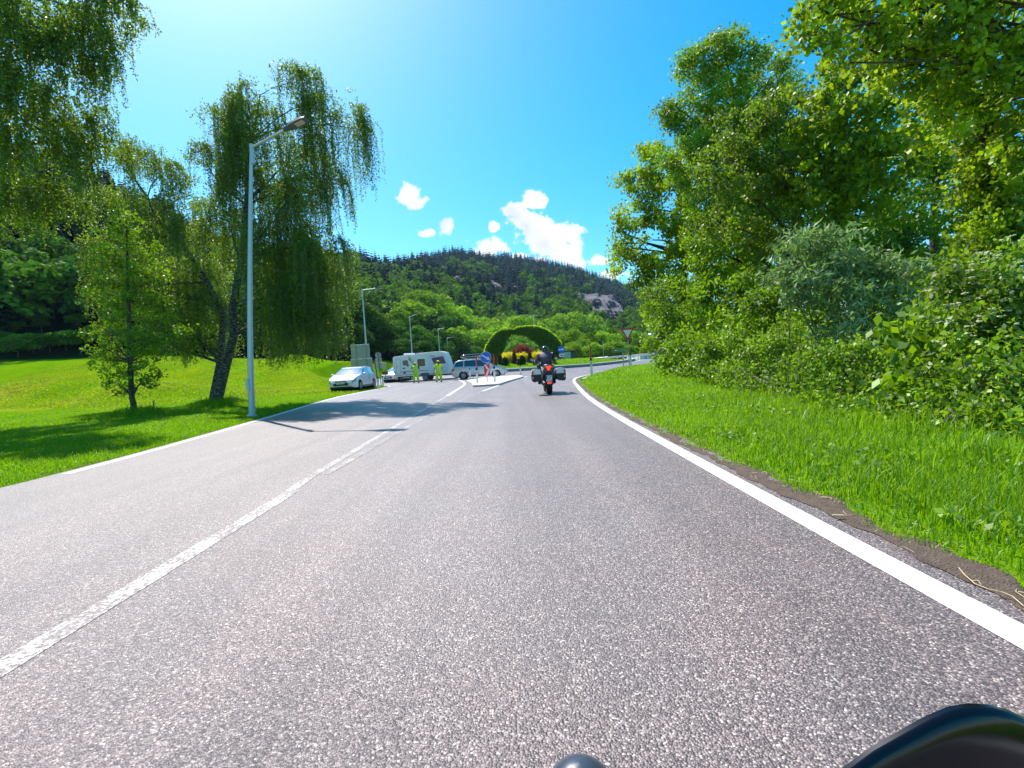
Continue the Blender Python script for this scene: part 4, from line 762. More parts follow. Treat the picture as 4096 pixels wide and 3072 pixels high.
# hi-res broadleaf prototypes for the nearest wood edge
protoB = []; protoC = []
def proto(name, V, Q, t, m, th, tr):
    r = empty(name, (0, 0, -50)); np_mesh('crown', V, Q, m, r, tint=t); trunk_mesh(th, tr).build('trunk', K['bark'], r); return r
for k in range(4): protoB.append(proto('broadleaf_tree', *tpl_broad(26, 5200, .030, 50 + k, .34 + .05 * (k % 2)), K['lf_hill'], .6, .018))
for k in range(3): protoC.append(proto('spruce_tree', *tpl_con(30, 13, 70 + k, .20), K['lf_con'], .97, .012))
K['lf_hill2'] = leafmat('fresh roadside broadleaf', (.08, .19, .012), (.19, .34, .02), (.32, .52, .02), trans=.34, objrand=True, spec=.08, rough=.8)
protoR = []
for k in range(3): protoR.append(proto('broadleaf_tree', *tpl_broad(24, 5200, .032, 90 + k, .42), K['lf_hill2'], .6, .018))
used = set()
def edge_tree(pl, px, topy, D, wf, label, group):
    x, y = at(px, D); z = Hs(x, y); p = P(px, topy, D); h = max(3.0, p.z - z); k = rng.integers(len(pl)); pr = pl[k]; sc_ = (h * wf, h * wf, h)
    if pr.name in used: o = copy_tree(pr)
    else: o = pr; used.add(pr.name)
    o.location = (x, y, z - .1); o.rotation_euler = (0, 0, rng.uniform(0, 6.28)); o.scale = sc_; tag(o, label, 'tree', group); return o
gA = 'trees along the wood edge behind the caravan'; lA = 'broadleaf tree in the shaded wood edge behind the caravan and the lamp posts'
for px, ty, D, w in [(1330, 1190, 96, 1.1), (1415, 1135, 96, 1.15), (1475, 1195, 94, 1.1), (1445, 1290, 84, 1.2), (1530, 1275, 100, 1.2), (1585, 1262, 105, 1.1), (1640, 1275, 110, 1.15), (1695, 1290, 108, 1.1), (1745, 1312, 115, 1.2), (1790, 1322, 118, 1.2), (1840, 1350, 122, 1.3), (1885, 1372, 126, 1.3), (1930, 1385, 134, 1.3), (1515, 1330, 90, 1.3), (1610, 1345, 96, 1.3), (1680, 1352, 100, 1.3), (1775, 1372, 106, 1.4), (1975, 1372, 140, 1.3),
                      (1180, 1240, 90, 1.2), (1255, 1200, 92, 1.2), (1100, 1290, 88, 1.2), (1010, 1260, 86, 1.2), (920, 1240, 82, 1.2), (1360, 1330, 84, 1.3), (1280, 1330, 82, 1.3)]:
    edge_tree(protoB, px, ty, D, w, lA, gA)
gB = 'sunlit trees on the lower slope'; lB = 'sunlit green tree on the lower wooded slope above the wood edge'
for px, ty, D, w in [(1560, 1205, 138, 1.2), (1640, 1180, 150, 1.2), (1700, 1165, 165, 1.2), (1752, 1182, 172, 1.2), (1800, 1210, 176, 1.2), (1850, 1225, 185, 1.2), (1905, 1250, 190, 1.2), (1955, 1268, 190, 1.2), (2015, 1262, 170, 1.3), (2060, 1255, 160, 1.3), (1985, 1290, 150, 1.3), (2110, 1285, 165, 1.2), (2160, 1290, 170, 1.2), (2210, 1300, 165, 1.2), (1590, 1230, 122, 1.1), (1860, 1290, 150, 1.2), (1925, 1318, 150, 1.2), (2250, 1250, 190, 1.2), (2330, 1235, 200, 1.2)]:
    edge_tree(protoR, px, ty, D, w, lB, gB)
gC = 'pale green trees beyond the roundabout'; lC = 'pale green roadside tree beyond the guard rail right of the hedge arch'
for px, ty, D, w in [(2255, 1338, 108, 1.2), (2300, 1300, 106, 1.1), (2330, 1345, 98, 1.3), (2368, 1318, 100, 1.1), (2410, 1312, 102, 1.2), (2455, 1302, 106, 1.1), (2495, 1318, 108, 1.2), (2535, 1310, 110, 1.1), (2385, 1360, 92, 1.3), (2435, 1362, 92, 1.3), (2480, 1362, 93, 1.3), (2555, 1352, 90, 1.0), (2590, 1368, 86, 1.1), (2525, 1385, 88, 1.2), (2290, 1375, 93, 1.3), (2620, 1372, 92, 1.2), (2650, 1350, 100, 1.2)]:
    edge_tree(protoR, px, ty, D, w, lC, gC)
gD = 'trees of the wood edge above the left meadow'; lD = 'broadleaf tree standing in the wood edge at the top of the left meadow'; lE = 'dark spruce standing in the wood edge at the top of the left meadow'
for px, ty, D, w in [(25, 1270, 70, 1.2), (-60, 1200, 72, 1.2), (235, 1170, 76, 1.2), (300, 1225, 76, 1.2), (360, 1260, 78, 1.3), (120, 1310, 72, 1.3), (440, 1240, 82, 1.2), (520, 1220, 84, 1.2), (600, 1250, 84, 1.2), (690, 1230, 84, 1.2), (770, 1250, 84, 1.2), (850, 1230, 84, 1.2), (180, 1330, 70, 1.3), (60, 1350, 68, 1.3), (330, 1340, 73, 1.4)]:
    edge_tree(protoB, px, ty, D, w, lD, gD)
for px, ty, D, w in [(-60, 1400, 63, 1.7), (10, 1385, 64, 1.6), (75, 1395, 63, 1.8), (140, 1380, 64, 1.6), (205, 1390, 65, 1.7), (270, 1375, 66, 1.6), (335, 1380, 67, 1.7), (405, 1375, 69, 1.6), (480, 1370, 71, 1.7), (560, 1372, 74, 1.6)]:
    edge_tree(protoR, px, ty, D, w, 'low bushy tree at the foot of the wood edge above the left meadow', 'low trees along the foot of the left wood edge')
for px, ty, D, w in [(60, 1000, 84, 1.0), (150, 930, 88, 1.0), (210, 980, 86, 1.0), (290, 900, 92, 1.0), (-40, 1010, 84, 1.0), (110, 1080, 80, 1.1), (10, 940, 90, 1.), (370, 960, 94, 1.), (440, 1000, 96, 1.), (250, 1060, 82, 1.1)]:
    edge_tree(protoC, px, ty, D, w, lE, gD)
for pr in protoB + protoC + protoR:
    if pr.name not in used:
        for c in CH.get(pr.name, []): bpy.data.objects.remove(c)
        bpy.data.objects.remove(pr)
# rock faces
def hit(px, py, d0, d1):
    for D in np.arange(d0, d1, 4.):
        p = P(px, py, D)
        if Hs(p.x, p.y) > p.z: return D
    return d1
rocks = [('rock_face', [(2280, 1160), (2462, 1182), (2524, 1262), (2420, 1268)], 8), ('rock_outcrop', [(1945, 1108), (2010, 1130), (2020, 1158), (1985, 1150)], 4), ('rock_outcrop', [(1795, 1092), (1838, 1098), (1846, 1120), (1812, 1118)], 4), ('rock_outcrop', [(2040, 1130), (2085, 1140), (2092, 1156), (2060, 1152)], 3)]
RQ = []
for nm, q, amp in rocks:
    cx = sum(a for a, b in q) / 4; yt = (q[0][1] + q[1][1]) / 2; yb = (q[2][1] + q[3][1]) / 2; Dt = hit(cx, yt, 250, 1000); Db = hit(cx, yb, 250, 1000); Dm = Db - 8
    rock(nm, [(q[0][0], q[0][1], min(Dt, Db + 60) - 8), (q[1][0], q[1][1], min(Dt, Db + 60) - 8), (q[2][0], q[2][1], Dm), (q[3][0], q[3][1], Dm)], Dm, amp, 7); RQ.append((q, min(Dt, Db + 60)))
def inq(px, py, q):
    s = None
    for i in range(4):
        (x0, y0), (x1, y1) = q[i], q[(i + 1) % 4]; c = (x1 - x0) * (py - y0) - (y1 - y0) * (px - x0); 
        s = (c > 0) if s is None else s & (c > 0)
    return s
# all other trees on the slopes
pts = []
for (dA, dB, cell) in ((60, 170, 6.2), (170, 330, 6.6), (330, 560, 7.4), (560, 990, 8.6)):
    xs = np.arange(-1.25 * dB, .62 * dB, cell); yy_ = np.arange(20, dB, cell); XX, YY = np.meshgrid(xs, yy_); XX = XX + rng.uniform(-.42, .42, XX.shape) * cell; YY = YY + rng.uniform(-.42, .42, YY.shape) * cell
    Dq = np.maximum(np.maximum(YY, np.abs(XX) / 1.5), 1); tq = XX / Dq; d0 = np.interp(tq, RT, RD0); dr = np.interp(tq, RT, RDR)
    k = (Dq >= dA) & (Dq < dB) & (Dq > d0 + 3) & (Dq < dr + 14) & (YY > 25) & ~((np.abs(XX + 7) < 9) & (YY < 185)); pts.append(np.stack([XX[k], YY[k], Dq[k], ((Dq - d0) / (dr - d0))[k]], 1))
T = np.concatenate(pts); T = T[(T[:, 0] / T[:, 2] > -1.22) & (T[:, 0] / T[:, 2] < .55)]
z = H(T[:, 0], T[:, 1]); u = T[:, 3]; nzv = fbm(T[:, 0], T[:, 1], 45.) + .35 * fbm(T[:, 0], T[:, 1], 12.)
tt = T[:, 0] / T[:, 2]; isc = nzv + 1.7 * (u - .42) + .35 * ((tt > -.3) & (u > .25)) + rng.normal(0, .3, len(T)) > -.05
isc &= ~((tt < -.3) & (tt > -.62) & (nzv < .35))
hgt = np.where(isc, rng.uniform(11, 23, len(T)), rng.uniform(11, 17, len(T))) * np.where(u > .93, .8, 1.0); hgt *= np.clip(T[:, 2] / 110, .8, 1)
px, py = proj(np.stack([T[:, 0], T[:, 1], z + hgt * .55], 1)); keep = (px > -500) & (px < 3300)
for q, Dm in RQ:
    for fh in (.15, .4, .6, .8, .97):
        qx, qy = proj(np.stack([T[:, 0], T[:, 1], z + hgt * fh], 1)); keep &= ~(inq(qx, qy, q) & (T[:, 2] < Dm + 6))
T, z, isc, hgt, px, u = T[keep], z[keep], isc[keep], hgt[keep], px[keep], u[keep]
order = np.argsort(T[:, 2]); midB = []; midC = []
for k in range(4):
    V, Q, t = tpl_broad(20, 1500, .052, 150 + k, .36); midB.append(np_mesh('hillside_tree', V, Q, K['lf_hill'], None, tint=t))
for k in range(3):
    V, Q, t = tpl_con(22, 10, 170 + k); midC.append(np_mesh('hillside_spruce', V, Q, K['lf_con'], None, tint=t))
nb = nc_ = 0; rest = []; first = set()
vis = (px > -50) & (px < 2750)
for i in order:
    if vis[i] and T[i, 2] < 300 and ((isc[i] and nc_ < 140) or (not isc[i] and nb < 150)):
        pl = midC if isc[i] else midB; o = pl[rng.integers(len(pl))]
        if isc[i]: nc_ += 1
        else: nb += 1
        if o.name in first: o = copy_tree(o)
        else: first.add(o.name)
        o.location = (T[i, 0], T[i, 1], z[i] - .4); o.rotation_euler = (0, 0, rng.uniform(0, 6.28)); w = rng.uniform(.95, 1.35) if not isc[i] else rng.uniform(.9, 1.2); o.scale = (hgt[i] * w, hgt[i] * w, hgt[i])
        tag(o, 'dark pointed spruce among the trees on the nearer wooded slope' if isc[i] else 'round crowned broadleaf tree among the trees on the nearer wooded slope', 'tree', 'spruces on the nearer slope' if isc[i] else 'broadleaf trees on the nearer slope')
    else: rest.append(i)
rest = np.array(rest); print('forest trees', len(rest), 'individual', nb, nc_)
LOD = {}
for far in (0, 1):
    LOD[(0, far)] = [tpl_broad(12, 260 if not far else 110, .10 if not far else .16, 250 + k, .36) for k in range(4)]; LOD[(1, far)] = [tpl_con(14 if not far else 9, 8 if not far else 6, 270 + k, .21 + .03 * (k % 3)) for k in range(4)]
def merged(name, ids, c, label, leafm):
    Vs = []; Ts = []
    for far in (0, 1):
        idf = ids[(T[ids, 2] > 420) == bool(far)]; var = rng.integers(0, 4, len(idf))
        for k in range(4):
            s_ = idf[var == k]
            if len(s_) == 0: continue
            V, Q, t = LOD[(c, far)][k]; a = rng.uniform(0, 6.28, len(s_)); h = hgt[s_][:, None]; w = h * rng.uniform(.9, 1.35, len(s_))[:, None]
            ca, sa = np.cos(a)[:, None], np.sin(a)[:, None]; x = (V[:, 0] * ca - V[:, 1] * sa) * w + T[s_, 0][:, None]; y = (V[:, 0] * sa + V[:, 1] * ca) * w + T[s_, 1][:, None]; zz = V[:, 2] * h + z[s_][:, None] - .4
            Vs.append(np.stack([x, y, zz], -1).reshape(-1, 3)); Ts.append(np.clip(np.clip(rng.normal(.42, .33, len(s_)), 0, 1.3)[:, None] * .8 + .35 * (t[None] - .3), 0, 1).ravel())
    V = np.concatenate(Vs); Q = np.arange(len(V)).reshape(-1, 4); tag(np_mesh(name, V, Q, leafm, None, tint=np.concatenate(Ts), kind='stuff'), label, 'forest')
K['lf_farb'] = leafmat('far broadleaf', (.016, .05, .014), (.17, .32, .012), (.18, .34, .012), trans=.2, spec=.05, rough=.8); K['lf_farc'] = leafmat('far spruce', (.018, .046, .040), (.05, .10, .055), (.02, .05, .012), trans=.1, spec=.05, rough=.8)
merged('broadleaf_forest', rest[~isc[rest]], 0, 'mass of bright broadleaf woodland covering the hillside', K['lf_farb'])
merged('spruce_forest', rest[isc[rest]], 1, 'mass of dark spruce forest covering the upper hillside and ridge', K['lf_farc'])


# ---------------------------------------------------------------- air: even thin haze round the whole scene
hm, nt, N, L = newmat('thin summer haze'); o_ = N('ShaderNodeOutputMaterial'); v_ = N('ShaderNodeVolumePrincipled'); v_.inputs['Color'].default_value = (.45, .66, 1.0, 1); v_.inputs['Density'].default_value = .00010; v_.inputs['Anisotropy'].default_value = .1; L(v_.outputs[0], o_.inputs['Volume'])
hb_ = MB(); hb_.box((0, 850, 114), (3200, 1960, 240)); hz = hb_.build('haze', hm, kind='stuff'); hz.display_type = 'WIRE'
# ---------------------------------------------------------------- lamps, signs and posts
def text_mesh(parent, name, s, size, m, loc, rot, depth=.002, align='CENTER'):
    cu = bpy.data.curves.new(name, 'FONT'); cu.body = s; cu.size = size; cu.align_x = align; cu.align_y = 'CENTER'; cu.extrude = depth
    o = bpy.data.objects.new('tmp_text', cu); col.objects.link(o); bpy.context.view_layer.update()
    dg = bpy.context.evaluated_depsgraph_get(); me = bpy.data.meshes.new_from_object(o.evaluated_get(dg)); bpy.data.objects.remove(o)
    me.materials.clear(); me.materials.append(m); r = bpy.data.objects.new(name, me); link(r, parent); r.location = loc; r.rotation_euler = rot; return r
FRONT = (R(90), 0, 0)       # text facing the -Y direction
def lamp_head(mb, p, d, up_, L=.72, w=.30):
    """flat LED head starting at p along d"""
    p, d = Vector(p), Vector(d).normalized(); s = d.cross(Vector(up_)).normalized(); u = s.cross(d).normalized(); sec = [(0, .05, .04), (.14, .07, .05), (.26, w * .5, .055), (L - .12, w * .5, .045), (L, w * .40, .02)]
    V = []
    for (t, hw, hh) in sec: V += [p + d * t + s * hw - u * .03, p + d * t - s * hw - u * .03, p + d * t - s * hw * .7 + u * hh, p + d * t + s * hw * .7 + u * hh]
    n = len(sec); mb.add(V, [(i * 4 + j, i * 4 + (j + 1) % 4, (i + 1) * 4 + (j + 1) % 4, (i + 1) * 4 + j) for i in range(n - 1) for j in range(4)] + [(3, 2, 1, 0), tuple((n - 1) * 4 + k for k in range(4))])
    return p, d, s, u
def street_lamp(loc, h, arm, label, lean=0.0, arms=1, group=None, rz=0.0, big=False):
    root = empty('street_lamp', loc, rz, label, 'street lamp', group); a = Vector(arm)
    mb = MB(); k = 8; mb.tube([(lean * (i / k) ** 1.3, 0, -.1 + (h + .1) * i / k) for i in range(k + 1)], [.088 - .045 * i / k for i in range(k + 1)], 14)
    mb.tube([(lean, 0, h - .5), (lean, 0, h + .03)], .058, 12)
    if big: mb.box((0, -.10, .9), (.09, .015, .32)); mb.tube([(0, 0, 0), (0, 0, .06)], .135, 14)
    mb.build('pole', K['lamp'], root, smooth=40)
    for sg in ((1,) if arms == 1 else (1, -1)):
        e = Vector((a.x * sg, a.y * sg, a.z)); st = Vector((lean, 0, h - .06)); mb = MB(); mb.tube([st, st + e], [.034, .028], 10); mb.build('arm', K['lamp'], root, smooth=40)
        mb = MB(); p, d, s, u = lamp_head(mb, st + e, e, (0, 0, 1)); hd = mb.build('lamp_head', K['lamphead'], root)
        c = p + d * .5 - u * .034; mb = MB(); mb.add([c + d * x * .13 + s * y * .09 for x, y in ((-1, -1), (1, -1), (1, 1), (-1, 1))] + [c + d * x * .13 + s * y * .09 - u * .004 for x, y in ((-1, -1), (1, -1), (1, 1), (-1, 1))], [(0, 1, 2, 3), (4, 7, 6, 5), (0, 4, 5, 1), (1, 5, 6, 2), (2, 6, 7, 3), (3, 7, 4, 0)]); mb.build('lamp_glass', K['lampglass'], hd)
    return root
gL = 'street lamps along the road'
lb = gp(1008, 13.3); street_lamp(lb, 7.45, (1.02, -.22, .30), 'tall galvanised lamp post in the grass beside the left edge line', lean=.60, big=True)
for (px, ty, D, arm, lab) in [(1448, 1157, 39, (1.15, -.2, .02), 'lamp post rising behind the large grey sign backs'), (1638, 1266, 61, (.9, -.3, .25), 'lamp post rising behind the rear of the caravan roof'),
                              (1752, 1315, 82, (1.0, -.2, .1), 'lamp post rising behind the front of the caravan'), (1788, 1352, 107, (1.1, -.2, .2), 'lamp post between caravan and silver people carrier'),
                              (1864, 1375, 139, (1.1, -.2, .2), 'small distant lamp post above the roof box'), (1906, 1389, 166, (1.1, -.2, .12), 'smallest and farthest lamp post left of the hedge arch')]:
    x, y = at(px, D); z = Hs(x, y); p = P(px, ty, D); x = p.x + .061 * 0; street_lamp((x, y, z), p.z - z, arm, lab, group=gL)
p = P(2134, 1262, 82); street_lamp((p.x, 82, Hs(p.x, 82)), p.z - Hs(p.x, 82), (1.0, 0, .08), 'double armed lamp post behind the hedge arch', arms=2)

def delineator(px, py, z, h, label, stake=None, group=None, scale=1.0, D=None, stake_lean=0.0):
    b = G(px, py, z) if D is None else gp(px, D); root = empty('delineator_post', b, rng.uniform(-.3, .3), label, 'delineator post', group)
    w = .062 * scale; prof = [(-w, -w * .5), (w, -w * .5), (w * .55, w * .7), (-w * .55, w * .7)]; mb = MB(); mb.ext(prof, -.05, h * .86, 'Z'); mb.build('post_body', K['postw'], root)
    mb = MB(); mb.ext([(a * 1.04, b_ * 1.04) for a, b_ in prof], h * .86, h, 'Z'); mb.build('black_cap', K['black'], root)
    mb = MB(); mb.box((0, -w * .5 - .004, h * .70), (.028, .006, .16)); mb.build('reflector', K['black'], root)
    if stake:
        mb = MB(); k = 6; mb.tube([(.0 + stake_lean * i / k, w + .03, h * .35 + (stake[0] - h * .35) * i / k) for i in range(k + 1)], [.038 * scale] * 5 + [.034 * scale, .028 * scale], 8); mb.build('snow_stake', K[stake[1]], root)
    return root
gD_ = 'white delineator posts with black caps'
delineator(1881, 1515, .1, .86, 'white delineator post at the left tip of the paved splitter island', group=gD_)
delineator(1910, 1532, .1, .86, 'white delineator post with tall red snow stake left of the keep right sign', (1.62, 'snowred'), gD_)
delineator(1980, 1526, .1, .88, 'white delineator post with thin dark red stake right of the keep right sign', (1.62, 'snowbrown'), gD_)
delineator(2083, 1500, .1, .86, 'lone white delineator post at the right tip of the splitter island', group=gD_)
delineator(2367, 1503, .12, 1.0, 'delineator post with rust brown stake on the corner of the right verge', (1.95, 'snowbrown'), gD_)
delineator(2524, 1464, .25, 1.0, 'delineator post partly hidden behind the give way sign post', group=gD_, D=35)
delineator(1514, 1552, .05, .78, 'delineator post with tall dark snow stake beside the parked white estate car', (1.95, 'darkpole'), gD_, D=31, stake_lean=-.12)
delineator(1533, 1543, .05, .8, 'delineator post beside the small round sign back', group=gD_, D=35.5)

# keep right sign with chevron board
b = G(1949, 1527, .115); D = b.y; s = D / F
root = empty('keep_right_sign', b, 0, 'round blue sign with diagonal white arrow above a red chevron board', 'road sign')
zc = 1.0 + (HOR(1942) - 1428) * s - b.z; mb = MB(); mb.tube([(0, .05, -.1), (0, .05, zc + .38)], .032, 10); mb.tube([(-.0, .05, zc + .38), (0, .05, zc + .40)], .04, 10); mb.build('pole', K['greypole'], root, smooth=40)
rd = 22.3 * s; mb = MB(); mb.lathe([(0, -.012), (rd, -.012), (rd, .012), (0, .012)], (0, 0, zc), 'Y', 40); dsc = mb.build('sign_disc', K['blue'], root)
mb = MB(); mb.lathe([(rd * .955, -.014), (rd * 1.0, -.015), (rd * 1.01, -.002), (rd * .955, -.012)], (0, 0, zc), 'Y', 40); mb.build('rim', K['stripe'], dsc)
a = R(-33); ar = [(-.86, -.10), (.28, -.10), (.28, -.34), (.88, 0), (.28, .34), (.28, .10), (-.86, .10)]; ar = [((x * math.cos(a) - y * math.sin(a)) * rd, (x * math.sin(a) + y * math.cos(a)) * rd + zc) for x, y in ar]
mb = MB(); mb.ext(ar, -.019, -.014, 'Y'); mb.build('arrow', K['pinkwhite'], dsc)
zc2 = 1.0 + (HOR(1945) - 1479) * s - b.z; hw, hh = 11.3 * s, 22.5 * s; mb = MB(); mb.box((.02, 0, zc2), (hw * 2, .024, hh * 2), bev=.005); brd = mb.build('chevron_board', K['red'], root)
mb = MB(); mb.ext([(x * hw + .02, z_ * hh + zc2) for x, z_ in ((-.95, .97), (-.25, .97), (.9, .05), (.15, -.96), (-.65, -.96), (.25, .0))], -.018, -.0125, 'Y'); mb.build('chevron', K['pinkwhite'], brd)
# blue arrow sign with car plate on the central island
D = 53.0; x, y = at(2249, D); b = Vector((x, y, Hs(x, y))); s = D / F; root = empty('direction_sign', b, 0, 'round blue sign with white rightward arrow over a small car plate', 'road sign'); zc = 1.0 + (HOR(2245) - 1397) * s - b.z
mb = MB(); mb.tube([(0, .05, -.1), (0, .05, zc + .3)], .03, 10); mb.build('pole', K['greypole'], root, smooth=40); rd = 13.8 * s
mb = MB(); mb.lathe([(0, -.012), (rd, -.012), (rd, .012), (0, .012)], (0, 0, zc), 'Y', 36); dsc = mb.build('sign_disc', K['blue'], root)
a = R(3); ar = [(-.85, -.12), (.2, -.12), (.2, -.36), (.85, 0), (.2, .36), (.2, .12), (-.85, .12)]; mb = MB(); mb.ext([((x * math.cos(a) - y * math.sin(a)) * rd, (x * math.sin(a) + y * math.cos(a)) * rd + zc) for x, y in ar], -.018, -.0135, 'Y'); mb.build('arrow', K['white'], dsc)
zp = 1.0 + (HOR(2245) - 1420) * s - b.z; mb = MB(); mb.box((0, 0, zp), (20 * s, .02, 13 * s)); pl = mb.build('plate', K['pinkwhite'], root)
mb = MB(); w = 10 * s; mb.ext([(-w * .5, zp - .06), (w * .5, zp - .06), (w * .5, zp + .0), (w * .25, zp + .01), (w * .18, zp + .07), (-w * .18, zp + .07), (-w * .25, zp + .01), (-w * .5, zp + .0)], -.016, -.0105, 'Y'); mb.build('car_symbol', K['black'], pl)
# give way sign
b = gp(2518, 33.0); D = 33.0; s = D / F; root = empty('give_way_sign', b, 0, 'red bordered triangular give way sign on a thin post on the right verge', 'road sign')
zt = 1.0 + (HOR(2506) - 1313) * s - b.z; zb_ = 1.0 + (HOR(2508) - 1363) * s - b.z; mb = MB(); mb.tube([(0, .04, -.1), (0, .04, zt - .1)], .032, 10); mb.build('pole', K['greypole'], root, smooth=40)
w = 27 * s; a = R(0); xo = -.02
def tri(k): zc_ = zt - (zt - zb_) / 3; return [(xo - w * k, zc_ + (zt - zc_) * k), (xo + w * k, zc_ + (zt - zc_) * k), (xo, zc_ + (zb_ - zc_) * k)]
mb = MB(); mb.ext(tri(1.0), -.012, .012, 'Y'); pn = mb.build('sign_panel', K['red'], root); mb = MB(); mb.ext(tri(1.03), -.008, .014, 'Y'); mb.build('rim', K['pinkwhite'], pn); mb = MB(); mb.ext(tri(.66), -.016, -.0125, 'Y'); mb.build('inner_border', K['pinkwhite'], pn); mb = MB(); mb.ext(tri(.58), -.020, -.0165, 'Y'); mb.build('white_field', K['white'], pn)
# green sales sign on two posts
b = gp(2485, 31.0); D = 31.0; s = D / F; root = empty('direction_board', b, R(3), 'green board lettered vertrieb with orange arrow on two posts below the give way sign', 'road sign'); zc = 1.0 + (HOR(2485) - 1399) * s - b.z; w, h = 69.5 * s, 15.5 * s
mb = MB(); mb.box((0, 0, zc), (w, .03, h), bev=.008); pn = mb.build('board', K['green'], root); mb = MB(); 
for sx in (-1, 1): mb.box((sx * (w / 2 - .008), -.0165, zc), (.012, .004, h - .02))
for sz in (-1, 1): mb.box((0, -.0165, zc + sz * (h / 2 - .008)), (w - .04, .004, .012))
mb.build('border', K['stripe'], pn)
text_mesh(pn, 'lettering', 'vertrieb', .22, K['ora'], (.12, -.0175, zc - .0), FRONT)
mb = MB(); xa = w / 2 - .13; mb.ext([(xa - .055, zc + .07), (xa + .065, zc + .07), (xa + .065, zc - .05), (xa + .025, zc - .012), (xa - .035, zc - .075), (xa - .065, zc - .04), (xa - .01, zc + .022)], -.021, -.0165, 'Y'); mb.build('arrow', K['orange'], pn)
mb = MB(); xa = -w / 2 + .26; mb.ext([(xa - .07, zc - .035), (xa + .05, zc - .045), (xa + .07, zc + .0), (xa + .05, zc + .045), (xa - .07, zc + .035)], -.021, -.0165, 'Y'); mb.build('emblem', K['white'], pn)
mb = MB(); xa = -w / 2 + .10; mb.ext([(xa - .04, zc - .09), (xa + .045, zc - .09), (xa + .03, zc + .0), (xa + .045, zc + .08), (xa - .03, zc + .09), (xa - .045, zc + .01)], -.021, -.0165, 'Y'); mb.build('emblem', K['red'], pn)
for sx in (.04, -.0): pass
mb = MB(); mb.tube([(.17, .04, -.15), (.17, .04, zc + .1)], .036, 8); mb.build('post', K['greypole'], root, smooth=40); mb = MB(); mb.tube([(-.42, .04, -.15), (-.42, .04, zc + .1)], .030, 8)
# large sign backs
D = 37.5; b = gp(1452, D); s = D / F; root = empty('sign_board_back', b, R(-2), 'two large grey sign backs stacked one above the other behind the parked estate car', 'road sign')
def zpx(py, px, D, b): return 1.0 + (HOR(px) - py) * D / F - b.z
z0, z1, z2 = zpx(1484, 1452, D, b), zpx(1433, 1450, D, b), zpx(1377, 1448, D, b)
mb = MB(); mb.box((-.02, .03, (z1 + z2) / 2 + .01), (76 * s, .03, z2 - z1 - .02), bev=.012); mb.build('upper_panel', K['signback'], root); mb = MB(); mb.box((.02, .03, (z0 + z1) / 2), (87 * s, .03, z1 - z0 - .02), bev=.012); mb.build('lower_panel', K['signback'], root)
mb = MB()
for zz_ in (z0 + (z1 - z0) * .32, z0 + (z1 - z0) * .68, z1 + .03): mb.box((.02, .006, zz_), (86 * s, .02, .03))
mb.build('rails', K['greypole'], root)
for sx in (-21, 20):
    mb = MB(); mb.box((sx * s, -.045, z2 / 2 + .0), (.09, .07, z2 + .1)); mb.build('post', K['greypole'], root)
# small round sign back
D = 34.3; b = gp(1526, D); s = D / F; root = empty('round_sign_back', b, 0, 'round grey sign back with two small plates below it on one thin post', 'road sign')
mb = MB(); zt = zpx(1408, 1516, D, b); mb.tube([(0, -.03, -.1), (-.09, -.03, zt)], .03, 8); mb.build('pole', K['darkpole'], root, smooth=40); zc = zpx(1419.5, 1516, D, b); mb = MB(); mb.lathe([(0, -.01), (11.8 * s, -.01), (11.8 * s, .01), (0, .01)], (-.09, .02, zc), 'Y', 32); mb.build('sign_disc', K['signback'], root)
for (a0, a1, ww) in ((1431, 1448, 25), (1449, 1473, 31)):
    u0_, u1_ = zpx(a1, 1518, D, b), zpx(a0, 1518, D, b); mb = MB(); mb.box((-.08, .02, (u0_ + u1_) / 2), (ww * s, .02, u1_ - u0_ - .01), bev=.008); mb.build('plate', K['signback'], root)
# thin sign seen edge on behind the island grass
D = 70; x, y = at(2416, D); b = Vector((x, y, Hs(x, y))); root = empty('round_sign_back', b, R(72), 'sign seen almost edge on standing behind the central island grass', 'road sign'); mb = MB(); mb.tube([(0, 0, -.1), (0, 0, 2.6)], .035, 8); mb.build('pole', K['greypole'], root)
mb = MB(); mb.lathe([(0, -.01), (.36, -.01), (.36, .01), (0, .01)], (0, -.05, 2.25), 'Y', 28); mb.build('sign_disc', K['signback'], root); mb = MB(); mb.box((0, -.05, 1.6), (.4, .02, .5)); mb.build('plate', K['signback'], root)
# little hydrant marker behind the signs
b = gp(1543, 44); root = empty('marker_post', b, 0, 'short post with a small framed marker plate left of the caravan', 'marker post'); mb = MB(); mb.tube([(0, 0, -.1), (0, 0, 1.3)], .03, 8); mb.build('pole', K['darkpole'], root); mb = MB(); mb.box((0, 0, 1.62), (.22, .03, .5), bev=.01); mb.build('plate', K['greypole'], root); mb = MB(); mb.box((.0, 0, .95), (.5, .3, .35), bev=.03); mb.build('meter_box', K['wood'], root)
b = gp(530, 18.5); b = G(545, 1640, .1); b = gp(615, 17.2); mb = MB(); mb.tube([(0, 0, -.1), (.03, 0, .38)], .022, 6); o = mb.build('stake', K['wood']); o.location = b; tag(o, 'short wooden stake sticking out of the tussock beside the young tree', 'stake')
b = G(1887, 1517, .11); mb = MB(); mb.lathe([(0, 0), (.034, .004), (.036, .16), (.014, .21), (.013, .235), (0, .236)], (0, 0, 0), 'Z', 12); o = mb.build('plastic_bottle', K['bottle'], smooth=50); o.location = b + Vector((.1, .05, 0)); tag(o, 'green plastic bottle standing beside the left tip delineator post', 'bottle')

